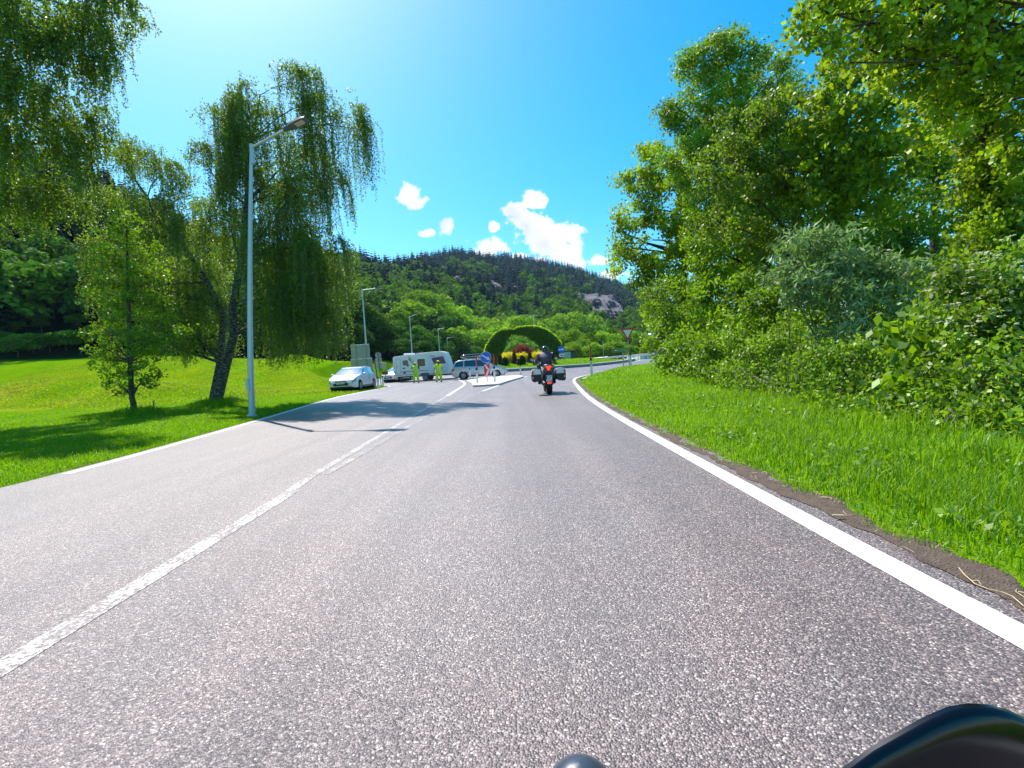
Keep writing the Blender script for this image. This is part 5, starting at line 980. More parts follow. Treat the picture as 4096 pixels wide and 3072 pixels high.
# guard rail
gr = empty('guard_rail', (0, 0, 0), 0, 'long galvanised guard rail on short posts beyond the central island', 'guard rail')
def railz(px, py, D): p = P(px, py, D); return p
RP = [P(2270, 1443, 92), P(2350, 1433, 90), P(2430, 1427, 86), P(2500, 1421, 81), P(2550, 1417, 77), P(2603, 1413, 74), P(2700, 1404, 69), P(2900, 1392, 64)]
mb = MB(); prof = [(.0, .0), (-.05, -.03), (-.05, -.10), (.0, -.14), (-.0, -.17), (-.05, -.21), (-.05, -.28), (0, -.31)]; V = []; 
for q in RP:
    for (a_, z_) in prof: V.append((q.x, q.y + a_, q.z + z_))
n = len(prof); mb.add(V, [(i * n + j, i * n + j + 1, (i + 1) * n + j + 1, (i + 1) * n + j) for i in range(len(RP) - 1) for j in range(n - 1)]); mb.build('rail', K['lamp'], gr)
for i in range(20):
    t = i / 19 * (len(RP) - 1); k = min(int(t), len(RP) - 2); q = RP[k].lerp(RP[k + 1], t - k); zg = Hs(q.x, q.y + .1); mb = MB(); mb.box((q.x, q.y + .09, (q.z + zg) / 2 - .1), (.10, .06, max(.3, q.z - zg + .1))); mb.build('post', K['postw'], gr)
# power cables over the left meadow
for (pa, pb, lab) in (((-900, 1430, 60), (1400, 1250, 130), 'upper thin power cable crossing in front of the dark wood edge'), ((-900, 1445, 60), (1400, 1300, 130), 'lower pair of power cables sagging above the left meadow')):
    A_, B_ = P(*pa), P(*pb); mb = MB()
    for off in ((0,) if 'upper' in lab else (0, .28)):
        pts = []
        for i in range(25): t = i / 24; q = A_.lerp(B_, t); q.z -= 2.2 * 4 * t * (1 - t) * .35 + off * .8; pts.append(q)
        mb.tube(pts, .013, 5)
    tag(mb.build('power_cable', K['wire']), lab, 'power cable')

# ---------------------------------------------------------------- vehicles
def itp(tab, x): return float(np.interp(x, [a for a, b in tab], [b for a, b in tab]))
class Body:
    def __init__(s, top, belt, hw, zb, wheels, wr):
        s.top, s.belt, s.hw, s.zb, s.wh, s.wr = top, belt, hw, zb, wheels, wr; s.x0, s.x1 = top[0][0], top[-1][0]
    def sec(s, x):
        zt = itp(s.top, x); bl = min(itp(s.belt, x), zt - .012); w = itp(s.hw, x); zb = s.zb; ra = s.wr * 1.14
        for xw in s.wh:
            if abs(x - xw) < ra: zb = max(zb, s.wr + math.sqrt(ra * ra - (x - xw) ** 2))
        if x > s.x1 - .25: zb = max(zb, s.zb + (x - s.x1 + .25) * .35)
        if x < s.x0 + .25: zb = max(zb, s.zb + (s.x0 + .25 - x) * .6)
        zb = min(zb, bl - .05); g = max(0, min(1, (zt - bl) / .45)); wr = w * (.965 - .20 * g)
        return [(w * .965, zb), (w * .995, zb + (bl - zb) * .22), (w * 1.0, zb + (bl - zb) * .62), (w * .965, bl), (wr, zt - .055 * g - .006), (wr * .84, zt - .012), (0, zt)]
    def surf(s, x, v, sd):
        q = s.sec(x); i = min(int(v), 5); t = v - i; return Vector((x, sd * (q[i][0] * (1 - t) + q[i + 1][0] * t), q[i][1] * (1 - t) + q[i + 1][1] * t))
    def mesh(s, name, m, parent):
        xs = sorted(set([round(x, 3) for x in np.linspace(s.x0, s.x1, 46)] + [round(xw + s.wr * 1.14 * k, 3) for xw in s.wh for k in np.linspace(-1, 1, 15)])); vv = [0, .5, 1, 2, 2.5, 3, 3.5, 4, 4.5, 5, 5.5, 6]; V = []
        for x in xs:
            for v in vv: V.append(s.surf(x, v, 1))
            for v in vv[-2::-1]: V.append(s.surf(x, v, -1))
        n = 2 * len(vv) - 1; mb = MB(); k = len(xs); mb.add(V, [(i * n + j, i * n + j + 1, (i + 1) * n + j + 1, (i + 1) * n + j) for i in range(k - 1) for j in range(n - 1)] + [tuple(range(n)), tuple((k - 1) * n + j for j in range(n))])
        return mb.build(name, m, parent, smooth=32)
    def panel(s, name, m, parent, x0, x1, v0, v1, sides=(1,), off=.012, nx=8, nv=4, across=False, xs2=None):
        mb = MB()
        for sd in sides:
            V = []
            for i in range(nx + 1):
                for j in range(nv + 1):
                    v = v0 + (v1 - v0) * j / nv; f = j / nv; xa = x0 + ((xs2[0] - x0) * f if xs2 else 0); xb = x1 + ((xs2[1] - x1) * f if xs2 else 0); x = xa + (xb - xa) * i / nx
                    p = s.surf(x, v, sd); dx = s.surf(min(x + .02, s.x1), v, sd) - s.surf(max(x - .02, s.x0), v, sd); dv = s.surf(x, min(v + .1, 5.99), sd) - s.surf(x, max(v - .1, 0), sd); nn = dx.cross(dv)
                    if nn.length < 1e-8: nn = Vector((0, 0, 1))
                    nn.normalize()
                    if nn.dot(Vector((0, sd, .35 if v < 4 else 3))) < 0: nn = -nn
                    V.append(p + nn * off)
            mb.add(V, [(i * (nv + 1) + j, i * (nv + 1) + j + 1, (i + 1) * (nv + 1) + j + 1, (i + 1) * (nv + 1) + j) for i in range(nx) for j in range(nv)])
        return mb.build(name, m, parent, smooth=40)
def wheel(parent, x, y, r, w=.21, spokes=5, sd=1):
    e = bpy.data.objects.new('wheel', None); link(e, parent); e.location = (x, y, r); mb = MB(); h = w / 2
    mb.lathe([(r * .62, -h * .9), (r * .93, -h), (r, -h * .7), (r, h * .7), (r * .93, h), (r * .62, h * .9), (r * .62, -h * .9)], (0, 0, 0), 'Y', 28); mb.build('tyre', K['tyre'], e, smooth=40)
    mb = MB(); o = sd * h * .78; mb.lathe([(r * .66, o), (r * .66, o + sd * .012), (r * .58, o + sd * .012), (r * .56, o - sd * .03)], (0, 0, 0), 'Y', 28); mb.lathe([(0, o - sd * .005), (r * .16, o - sd * .005), (r * .18, o - sd * .03)], (0, 0, 0), 'Y', 14)
    for k in range(spokes):
        a = 2 * math.pi * k / spokes
        for da in (-.16, .16):
            c, s_ = math.cos(a), math.sin(a); c2, s2 = math.cos(a + da), math.sin(a + da); mb.tube([(c * r * .12, o - sd * .01, s_ * r * .12), (c2 * r * .60, o - sd * .004, s2 * r * .60)], .016, 5)
    mb.build('rim', K['rim'], e, smooth=40); mb = MB(); mb.lathe([(0, o - sd * .06), (r * .60, o - sd * .06)], (0, 0, 0), 'Y', 20); mb.build('brake_disc', K['trim'], e); return e
def car(name, label, cat, loc, rz, B, paint, wins, ws, rw, plate=None, spokes=5, sglass='glass', grille=(.45, .17, .62), trimz=.0, plate_side=1):
    root = empty(name, loc, rz, label, cat); body = B.mesh('body', paint, root)
    w0 = itp(B.hw, 0); mb = MB(); mb.box((0, 0, B.zb + .12), (B.x1 - B.x0 - .5, w0 * 1.72, .30)); mb.build('underbody', K['black'], root)
    for (a, b_, c, d) in wins:
        for sd in (1, -1): B.panel('side_window', K['glass'] if sglass == 'glass' else K['sglass'], root, a, b_, 3.1, 3.93, (sd,), xs2=(c, d))
    B.panel('windscreen', K['sglass'] if sglass != 'glass' else K['glass'], root, ws[0], ws[1], 4.12, 6, (1, -1), off=.012); B.panel('rear_window', K['glass'], root, rw[0], rw[1], 4.2, 6, (1, -1), off=.012)
    for xw in B.wh:
        for sd in (1, -1): wheel(root, xw, sd * (w0 * .985 - .10), B.wr, sd=sd, spokes=spokes)
    for xw in B.wh:
        mb = MB(); mb.lathe([(B.wr * 1.13, -w0 * .9), (B.wr * 1.13, w0 * .9)], (xw, 0, B.wr), 'Y', 24); mb.build('wheel_arch', K['black'], root)
    x1 = B.x1
    for sd in (1, -1): B.panel('headlight', K['lens'], root, x1 - .42, x1 - .06, 2.35, 3.1, (sd,), off=.010)
    for sd in (1, -1): B.panel('tail_light', K['red'], root, B.x0 + .02, B.x0 + .26, 2.3, 3.0, (sd,), off=.010)
    mb = MB(); gw = itp(B.hw, x1) * 1.5; mb.box((x1 - .02, 0, grille[0]), (.10, gw, grille[1]), bev=.03); g_ = mb.build('grille', K['black'], root)
    mb = MB(); mb.box((x1 - .01, 0, grille[2]), (.09, gw * .75, .07), bev=.02); mb.build('upper_grille', K['trim'], root)
    for sd in (1, -1):
        mb = MB(); mb.lathe([(0, .0), (.06, .0), (.06, -.05)], (x1 - .10, sd * (gw / 2 + .07), grille[0] - .0), 'X', 16); mb.build('fog_lamp', K['lens'], root)
    mb = MB(); mb.box((x1 + .038, 0, grille[0] + .07), (.012, .50, .11), bev=.004); pl = mb.build('number_plate', K['plate'], root)
    if plate: text_mesh(pl, 'plate_lettering', plate, .10, K['black'], (x1 + .046, 0, grille[0] + .07), (R(90), 0, R(90)), .001)
    for sd in (1, -1):
        mb = MB(); xm = ws[1] - .28; zc = itp(B.belt, xm) + .09; mb.ell((xm, sd * (w0 + .10), zc), (.09, .12, .075), 12, 8); mb.tube([(xm, sd * (w0 * .93), zc - .06), (xm, sd * (w0 + .04), zc - .03)], .025, 6); mb.build('wing_mirror', paint, root, smooth=60)
    for sd in (1, -1):
        for (a, b_, c, d) in wins[-2:]:
            p = B.surf(a + .12, 2.72, sd); mb = MB(); mb.box((p.x, p.y + sd * .018, p.z), (.17, .03, .03), bev=.01); mb.build('door_handle', paint, root)
            mb = MB(); x_ = a - .02; pts = [B.surf(x_, v, sd) + Vector((0, sd * .004, 0)) for v in (.3, 1, 2, 2.6, 3.0)]; mb.tube(pts, .005, 4); mb.build('door_seam', K['trim'], root)
    for sd in (1, -1): B.panel('sill_trim', K['trim'], root, B.wh[0] + B.wr * 1.25, B.wh[1] - B.wr * 1.25, .02, .75 + trimz, (sd,), off=.008)
    for sd in (1, -1):
        mb = MB(); xs = np.linspace(rw[1] + .1, ws[0] - .1, 10); pts = [B.surf(x, 4.55, sd) + Vector((0, 0, .045 if 0 < i < 9 else .0)) for i, x in enumerate(xs)]; mb.tube(pts, .017, 6); mb.build('roof_rail', K['chrome'], root, smooth=60)
    return root
# white estate car parked on the grass
Bw = Body([(-2.28, .88), (-2.2, 1.04), (-2.05, 1.26), (-1.85, 1.40), (-1.4, 1.47), (-.4, 1.50), (.15, 1.46), (.45, 1.36), (1.15, 1.0), (1.3, .96), (1.8, .86), (2.1, .76), (2.22, .66), (2.28, .54)],
          [(-2.28, .86), (-1.9, .98), (-.5, .97), (.6, .93), (1.2, .92), (1.8, .80), (2.15, .66), (2.28, .50)], [(-2.28, .70), (-2.15, .84), (-1.6, .89), (0, .905), (1.4, .895), (1.9, .85), (2.15, .74), (2.28, .60)], .22, [-1.38, 1.32], .32)
car('estate_car', 'white estate car parked facing us on the grass beside the road', 'car', gp(1424, 30.6) + Vector((-.1, 0, .0)), R(-91), Bw, K['cpale'], [(-1.95, -1.45, -1.75, -1.4), (-1.36, -.45, -1.3, -.42), (-.36, .78, -.34, .30)], (.32, 1.12), (-2.15, -1.88), 'SZ 976 CA', sglass='pale')
# white hatchback behind the caravan
Bh = Body([(-2.1, .9), (-2.0, 1.08), (-1.8, 1.32), (-1.5, 1.41), (-.4, 1.46), (.1, 1.42), (.4, 1.32), (1.1, 1.0), (1.25, .95), (1.7, .88), (1.98, .76), (2.08, .66), (2.12, .52)],
          [(-2.1, .88), (-1.6, .98), (.6, .92), (1.15, .90), (1.7, .82), (2.0, .66), (2.12, .48)], [(-2.1, .68), (-1.9, .84), (0, .895), (1.4, .88), (1.85, .82), (2.02, .72), (2.12, .56)], .2, [-1.28, 1.27], .32)
hb = gp(1594, 48.3); car('hatchback_car', 'white hatchback waiting behind the caravan, half hidden by its rear end', 'car', hb, math.atan2(-.97, -.24), Bh, K['cwhite'], [(-1.5, -.85, -1.35, -.8), (-.76, .0, -.74, -.02), (.06, .76, .06, .30)], (.28, 1.06), (-2.0, -1.62), 'SZ 41 KP', sglass='pale')
# silver people carrier with roof box
Bv = Body([(-2.44, .9), (-2.38, 1.12), (-2.25, 1.38), (-2.08, 1.60), (-1.75, 1.69), (-.6, 1.75), (.15, 1.72), (.5, 1.60), (1.35, 1.12), (1.5, 1.07), (1.95, .98), (2.25, .86), (2.38, .74), (2.44, .60)],
          [(-2.44, .88), (-2.1, 1.10), (-1.0, 1.06), (.6, 1.0), (1.4, .98), (1.95, .90), (2.25, .76), (2.44, .55)], [(-2.44, .76), (-2.3, .88), (-1.5, .945), (0, .955), (1.5, .94), (2.05, .88), (2.3, .76), (2.44, .60)], .24, [-1.42, 1.44], .345)
vx = (at(1810, 42.3)[0] + at(2026, 42.3)[0]) / 2; vb = Vector((vx, 42.3, Hs(vx, 42.3)))
van = car('people_carrier', 'silver people carrier with a black roof box towing the caravan', 'car', vb, R(1.5), Bv, K['csilver'], [(-2.18, -1.42, -2.0, -1.36), (-1.3, -.3, -1.26, -.28), (-.2, .95, -.18, .42)], (.40, 1.34), (-2.3, -2.1), None, spokes=6, grille=(.42, .14, .66))
Bx = MB(); st = np.linspace(-1, 1, 15); V = []
for t in st:
    hh = .21 * (1 - abs(t) ** 2.6) ** .5 + .004; ww = .40 * (1 - abs(t) ** 3.2) ** .5 + .004
    for (a, z_) in ((-1, .0), (-.96, .55), (-.7, .9), (0, 1), (.7, .9), (.96, .55), (1, 0), (.9, -.5), (.5, -.72), (-.5, -.72), (-.9, -.5)): V.append((t * 1.08, a * ww, z_ * hh))
n = 11; Bx.add(V, [(i * n + j, i * n + (j + 1) % n, (i + 1) * n + (j + 1) % n, (i + 1) * n + j) for i in range(14) for j in range(n)])
rb = Bx.build('roof_box', K['helmet'], van, smooth=50); rb.location = (-.62, 0, 2.0)
mb = MB(); pts = [(t * 1.06, -.40 * (1 - abs(t) ** 3.2) ** .5 - .012, -.01) for t in np.linspace(-.96, .96, 13)]; mb.tube(pts, .016, 5); mb.build('silver_strip', K['chrome'], rb)
for x_ in (-1.1, -.1): 
    mb = MB(); mb.box((x_, 0, 1.81), (.06, 1.3, .035), bev=.01); mb.box((x_, .55, 1.78), (.10, .07, .06)); mb.box((x_, -.55, 1.78), (.10, .07, .06)); mb.build('roof_bar', K['chrome'], van)
# caravan
cx = (at(1597, 46.8)[0] + at(1797, 45.2)[0]) / 2; cyv = 46.0; CL = 5.4; cb = Vector((cx, cyv, Hs(cx, cyv))); root = empty('caravan', cb, R(-4), 'cream and pale blue caravan with orange stripe decals coupled behind the people carrier', 'caravan')
h2 = CL / 2; sil = [(-h2 + .10, .50), (-h2 + .0, 1.5), (-h2 + .04, 2.30), (-h2 + .16, 2.42), (-.5, 2.56), (.0, 2.60), (1.0, 2.66), (h2 - .75, 2.68), (h2 - .42, 2.58), (h2 - .2, 2.1), (h2 - .02, 1.2), (h2, .85), (h2 - .1, .52)]
def body_profile(pts, hwid, inset, m, name, mb=None):
    mb = MB(); n = len(pts); cxm = sum(a for a, _ in pts) / n; czm = sum(b for _, b in pts) / n
    def sh(k): return [(cxm + (a - cxm) * k, czm + (b - czm) * k) for a, b in pts]
    rings = [(-hwid, .985), (-hwid + .03, 1.0), (hwid - .03, 1.0), (hwid, .985)]; V = []
    for (y_, k) in rings: V += [(a, y_, b) for a, b in sh(k)]
    mb.add(V, [(r_i * n + j, r_i * n + (j + 1) % n, (r_i + 1) * n + (j + 1) % n, (r_i + 1) * n + j) for r_i in range(3) for j in range(n)] + [tuple(range(n)), tuple(3 * n + j for j in range(n))]); return mb.build(name, m, root, smooth=25)
body_profile(sil, 1.13, .03, K['caravan'], 'body')
W_ = 1.13
def side(name, poly, m, off=.008, parent=root): mb = MB(); mb.ext(poly, -W_ - off, -W_ + .001, 'Y'); return mb.build(name, m, parent)
side('front_side_panel', [(.70, .62), (.62, 2.30), (h2 - .50, 2.42), (h2 - .22, 2.02), (h2 - .07, 1.2), (h2 - .06, .86), (h2 - .12, .66)], K['caravanb'])
side('grey_waistband', [(-h2 + .12, .93), (.66, .93), (.66, .98), (-h2 + .11, .98)], K['trim'], .012)
side('lower_band', [(-h2 + .14, .64), (.68, .64), (.68, .67), (-h2 + .14, .67)], K['trim'], .012)
def rrect(x0, x1, z0, z1, r=.06):
    o = []
    for (cx_, cz_, a0) in ((x1 - r, z1 - r, 0), (x0 + r, z1 - r, 90), (x0 + r, z0 + r, 180), (x1 - r, z0 + r, 270)):
        for k in range(4): a_ = R(a0 + 30 * k); o.append((cx_ + r * math.cos(a_), cz_ + r * math.sin(a_)))
    return o
def window(x0, x1, z0, z1, m):
    f = side('window', rrect(x0, x1, z0, z1, .09), K['trim'], .018); side('pane', rrect(x0 + .06, x1 - .06, z0 + .06, z1 - .06, .06), m, .024, f); return f
window(-1.72, -1.22, 1.56, 2.02, K['curtain']); window(-.30, .42, 1.38, 2.06, K['curtain'])
side('front_window', [(1.05, 2.08), (h2 - .52, 2.20), (h2 - .28, 1.52), (1.28, 1.45)], K['purple'], .016)
d_ = side('door', rrect(-2.36, -1.94, .78, 2.20, .07), K['trim'], .010); side('door_leaf', rrect(-2.34, -1.96, .80, 2.18, .06), K['caravan'], .016, d_); side('handle', rrect(-2.30, -2.18, 1.44, 1.48, .01), K['black'], .03, d_)
side('storage_hatch', rrect(1.5, 2.3, .72, 1.3, .12), K['trim'], .010); side('hatch_lid', rrect(1.515, 2.285, .735, 1.285, .11), K['caravanb'], .014)
side('vent_grille', rrect(-1.78, -1.52, 1.22, 1.34, .02), K['trim'], .012); side('vent_grille', rrect(-1.74, -1.46, .76, .90, .02), K['trim'], .012)
side('orange_decal', [(-1.12, 2.36), (-1.05, 2.42), (-.80, 2.05), (-.92, 1.98)], K['ora'], .014); side('dark_decal', [(-1.14, 2.22), (-.70, 1.72), (-.62, 1.58), (-.68, 1.56), (-.78, 1.72), (-1.17, 2.12)], K['trim'], .014)
mb = MB(); mb.tube([(-.62, -W_ - .012, 1.58), (-.55, -W_ - .012, 1.5), (-.68, -W_ - .012, 1.40), (-.62, -W_ - .012, 1.3)], .012, 5); mb.tube([(-.72, -W_ - .012, 2.0), (-.62, -W_ - .012, 1.82), (-.72, -W_ - .012, 1.85)], .014, 5); mb.build('scroll_decal', K['trim'], root)
mb = MB(); mb.tube([(.95, -W_ - .02, 2.22), (1.0, -W_ - .02, 2.34), (1.12, -W_ - .02, 2.30), (1.22, -W_ - .02, 2.2)], .022, 5); mb.tube([(1.22, -W_ - .02, 2.32), (1.30, -W_ - .02, 2.2), (1.38, -W_ - .02, 2.2)], .02, 5); mb.build('blue_emblem', K['dblue'], root)
text_mesh(root, 'lettering', 'BEJA', .17, K['trim'], (1.85, -W_ - .017, 1.02), FRONT, .001)
side('awning_rail', [(.60, 2.26), (h2 - .4, 2.37), (h2 - .4, 2.40), (.60, 2.29)], K['caravan'], .03)
mb = MB(); mb.box((-1.35, 0, 2.64), (.95, .7, .13), bev=.05); mb.build('roof_hatch', K['cwhite'], root); mb = MB(); mb.box((-.15, 0, 2.66), (1.0, .6, .07), bev=.02); mb.build('solar_panel', K['dblue'], root)
for sd in (1, -1): wheel(root, .35, sd * .98, .31, .18, 5, sd)
mb = MB(); mb.box((0, 0, .47), (CL - .7, 1.9, .12)); mb.build('chassis', K['black'], root)
mb = MB(); mb.ext([(-.12, .42), (.82, .42), (.80, .62), (.62, .74), (.08, .74), (-.10, .62)], -W_ - .010, -W_ + .004, 'Y'); mb.build('wheel_arch', K['trim'], root)
side('side_marker', rrect(.92, 1.28, .56, .66, .02), K['lens'], .02)
mb = MB(); e_ = Vector((h2 + .98, 0, .50)); mb.tube([(h2 - .6, .5, .48), e_], .04, 6); mb.tube([(h2 - .6, -.5, .48), e_], .04, 6); mb.tube([e_, e_ + Vector((.2, 0, .02))], .05, 6); mb.build('drawbar', K['darkpole'], root)
mb = MB(); mb.tube([(h2 + .45, .1, .9), (h2 + .45, .1, .2)], .025, 6); mb.lathe([(0, -.03), (.1, -.03), (.1, .03), (0, .03)], (h2 + .45, .1, .12), 'Y', 14); mb.build('jockey_wheel', K['tyre'], root)
mb = MB(); mb.box((-h2 + .03, -.95, 1.9), (.04, .08, .14)); mb.box((-h2 + .03, .95, .9), (.05, .1, .3)); mb.build('tail_light', K['red'], root)
mb = MB(); mb.tube([(-2.55, -W_ + .02, .62), (-2.62, -W_ + .02, .28)], .02, 6); mb.build('corner_steady', K['darkpole'], root)
# ---------------------------------------------------------------- people
def skin_obj(name, J, E, m, parent, root_j, sub=1, mb_extra=None):
    names = list(J); me = bpy.data.meshes.new(name); me.from_pydata([J[k][0] for k in names], [(names.index(a), names.index(b)) for a, b in E], []); o = bpy.data.objects.new('tmp', me); col.objects.link(o)
    mo = o.modifiers.new('s', 'SKIN'); mo.use_smooth_shade = True; sv = me.skin_vertices[0].data
    for i, k in enumerate(names): r = J[k][1]; sv[i].radius = r if isinstance(r, tuple) else (r, r); sv[i].use_root = (k == root_j)
    if sub: ms = o.modifiers.new('u', 'SUBSURF'); ms.levels = sub; ms.render_levels = sub
    bpy.context.view_layer.update(); dg = bpy.context.evaluated_depsgraph_get(); e = bpy.data.meshes.new_from_object(o.evaluated_get(dg)); bpy.data.objects.remove(o); mb = MB(); mb.add([v.co.copy() for v in e.vertices], [tuple(p.vertices) for p in e.polygons])
    if mb_extra: mb.v += []; b = len(mb.v); mb.v += mb_extra.v; mb.f += [tuple(i + b for i in f) for f in mb_extra.f]; mb.m += mb_extra.m
    return mb.build(name, m, parent, smooth=180)
def hand(mb, wrist, d, palm_n, curl=.5, s=1.0):
    """palm and five bent fingers"""
    w, d, n_ = Vector(wrist), Vector(d).normalized(), Vector(palm_n).normalized(); sd = d.cross(n_).normalized(); L = .09 * s
    mb.tube([w - d * .02, w + d * L * .5, w + d * L], [.026 * s, .036 * s, .034 * s], 8, sq=.5)
    for k, ln in enumerate((.068, .078, .074, .058)):
        b = w + d * L * .95 + sd * (k - 1.5) * .019 * s; p1 = b + d * ln * .45 * s + n_ * curl * .012; p2 = p1 + (d * (1 - curl) + n_ * curl).normalized() * ln * .3 * s; p3 = p2 + (d * (1 - 1.5 * curl) + n_ * curl * 1.3).normalized() * ln * .25 * s
        mb.tube([b, p1, p2, p3], [.0095 * s, .009 * s, .008 * s, .006 * s], 6)
    b = w + d * .03 * s - sd * .032 * s; mb.tube([b, b - sd * .022 * s + d * .03 * s, b - sd * .028 * s + d * .055 * s + n_ * .012], [.011 * s, .0105 * s, .008 * s], 6)
def marshal(name, label, loc, rz, H_, larm, rarm, vest_len, long_sleeve, tz=0):
    k = H_ / 1.75; root = empty(name, loc, rz, label, 'person')
    J = {'pel': ((0, 0, .95), .13), 'waist': ((0, 0, 1.08), (.15, .12)), 'chest': ((0, 0, 1.32), (.17, .12)), 'neckb': ((0, 0, 1.47), (.08, .075)), 'neck': ((0, 0, 1.55), .055), 'hd': ((0, .01, 1.60), .06),
         'sL': ((-.19, 0, 1.42), .06), 'eL': (larm[0], .045), 'wL': (larm[1], .030), 'sR': ((.19, 0, 1.42), .06), 'eR': (rarm[0], .045), 'wR': (rarm[1], .030),
         'hL': ((-.10, 0, .92), .10), 'kL': ((-.13, .02, .50), .07), 'aL': ((-.16, -.02, .10), .045), 'tL': ((-.18, .13, .045), .035), 'hR': ((.10, 0, .92), .10), 'kR': ((.13, .02, .50), .07), 'aR': ((.17, -.02, .10), .045), 'tR': ((.20, .13, .045), .035)}
    E = [('pel', 'waist'), ('waist', 'chest'), ('chest', 'neckb'), ('neckb', 'neck'), ('neck', 'hd'), ('chest', 'sL'), ('sL', 'eL'), ('eL', 'wL'), ('chest', 'sR'), ('sR', 'eR'), ('eR', 'wR'), ('pel', 'hL'), ('hL', 'kL'), ('kL', 'aL'), ('aL', 'tL'), ('pel', 'hR'), ('hR', 'kR'), ('kR', 'aR'), ('aR', 'tR')]
    ex = MB(); ex.ell((0, .02, 1.655), (.076, .096, .115), 16, 12); ex.ell((0, .115, 1.645), (.014, .018, .022), 8, 6); ex.tube([(-.02, .108, 1.60), (.02, .108, 1.60)], .006, 5)
    for sx in (-1, 1): ex.ell((sx * .078, .015, 1.65), (.012, .02, .03), 8, 6); ex.ell((sx * .03, .105, 1.672), (.011, .008, .008), 8, 6)
    for arm in (larm, rarm): dd = Vector(arm[1]) - Vector(arm[0]); hand(ex, arm[1], dd, (0, 1, 0), .5)
    skin_obj('body', J, E, K['skin'], root, 'pel', mb_extra=ex)
    JT = {'pel': ((0, 0, .96), (.175, .135)), 'hL': ((-.10, 0, .90), .125), 'kL': ((-.13, .02, .50), .098), 'aL': ((-.16, -.02, .13), .085), 'hR': ((.10, 0, .90), .125), 'kR': ((.13, .02, .50), .098), 'aR': ((.17, -.02, .13), .085)}
    skin_obj('trousers', JT, [('pel', 'hL'), ('hL', 'kL'), ('kL', 'aL'), ('pel', 'hR'), ('hR', 'kR'), ('kR', 'aR')], K['hiviz'], root, 'pel')
    mb = MB(); v0 = 1.06 - vest_len; prof = [(v0, .215, .155), (v0 + .12, .212, .155), (1.15, .20, .15), (1.30, .215, .15), (1.42, .205, .125), (1.49, .12, .09), (1.51, .075, .075)]; V = []
    for (z_, a_, b_) in prof:
        for j in range(20): t = 2 * math.pi * j / 20; V.append((a_ * math.cos(t), b_ * math.sin(t), z_))
    mb.add(V, [(i * 20 + j, i * 20 + (j + 1) % 20, (i + 1) * 20 + (j + 1) % 20, (i + 1) * 20 + j) for i in range(len(prof) - 1) for j in range(20)]); vest = mb.build('vest', K['hiviz'], root, smooth=60)
    for zz_, rw_ in ((1.02, (.217, .162)), (1.14, (.206, .157))):
        mb = MB(); V = []
        for z_ in (zz_ - .025, zz_ + .025):
            for j in range(20): t = 2 * math.pi * j / 20; V.append((rw_[0] * math.cos(t), rw_[1] * math.sin(t), z_))
        mb.add(V, [(j, (j + 1) % 20, (j + 1) % 20 + 20, j + 20) for j in range(20)]); mb.build('reflective_stripe', K['stripe'], vest)
    for zz_ in (.26, .38):
        for xx in (-.147, .152): mb = MB(); mb.lathe([(.108, zz_), (.108, zz_ + .04)], (xx, .005, 0), 'Z', 14); mb.build('reflective_stripe', K['stripe'], root)
    if long_sleeve:
        for arm, sx in ((larm, -1), (rarm, 1)): mb = MB(); mb.tube([(sx * .17, 0, 1.43), Vector(arm[0]).lerp(Vector((sx * .19, 0, 1.42)), .25)], [.085, .066], 12); mb.build('sleeve', K['hiviz'], root, smooth=60)
    else:
        for arm, sx in ((larm, -1), (rarm, 1)): mb = MB(); mb.tube([(sx * .17, 0, 1.43), Vector(arm[0]).lerp(Vector((sx * .19, 0, 1.42)), .2)], [.08, .058], 12); mb.build('sleeve', K['leather'], root, smooth=60)
    for sx in (-1, 1): mb = MB(); mb.ell((sx * .17, .05, .055), (.055, .14, .055), 14, 8); mb.build('shoe', K['black'], root, smooth=180)
    mb = MB(); V = []
    mb.ell((0, .01, 1.70), (.092, .110, .085), 16, 8); mb.ell((0, .13, 1.70), (.07, .075, .012), 12, 6); mb.build('cap', K['hiviz'], root, smooth=180)
    mb = MB(); mb.ell((0, -.02, 1.625), (.082, .088, .075), 14, 8)
    if tz: mb.tube([(0, -.09, 1.66), (0, -.13, 1.55), (0, -.115, 1.40)], [.035, .045, .02], 8)
    mb.build('hair', K['hair'], root, smooth=180); root.scale = (k * 1.17, k * 1.12, k); return root
m1 = gp(1665, 40.2); mar = marshal('person', 'marshal in yellow hi-vis vest and trousers holding a green signal paddle out to the left', m1, R(2), 1.72, ((-.30, .08, 1.22), (-.40, .22, 1.38)), ((.31, .02, 1.18), (.24, .20, 1.20)), .22, False)
m2 = gp(1757, 38.4); marshal('person', 'steward in yellow hi-vis top with dark shoulders and a ponytail standing before the caravan front', m2, R(25), 1.74, ((-.29, -.02, 1.14), (-.30, .06, .88)), ((.29, -.0, 1.14), (.28, .10, .92)), .30, True, tz=1)
hp = m1 + Vector((-.44, .30, 1.44)); mb = MB(); mb.tube([(0.03, 0, -.06), (-.16, 0, .05)], .014, 8); mb.tube([(.03, 0, -.06), (.06, 0, -.08)], .017, 8); hd = mb.build('signal_paddle', K['wood']); hd.location = hp; tag(hd, 'green and white signal paddle held up by the marshal at the caravan door', 'paddle')
mb = MB(); mb.lathe([(0, -.012), (.115, -.012), (.115, .012), (0, .012)], (-.25, 0, .11), 'Y', 24); mb.build('disc', mat('paddle green', (.0, .22, .17), .5), hd); mb = MB(); mb.lathe([(.115, -.014), (.125, -.014), (.125, .014), (.115, .014)], (-.25, 0, .11), 'Y', 24); mb.build('rim', K['white'], hd)
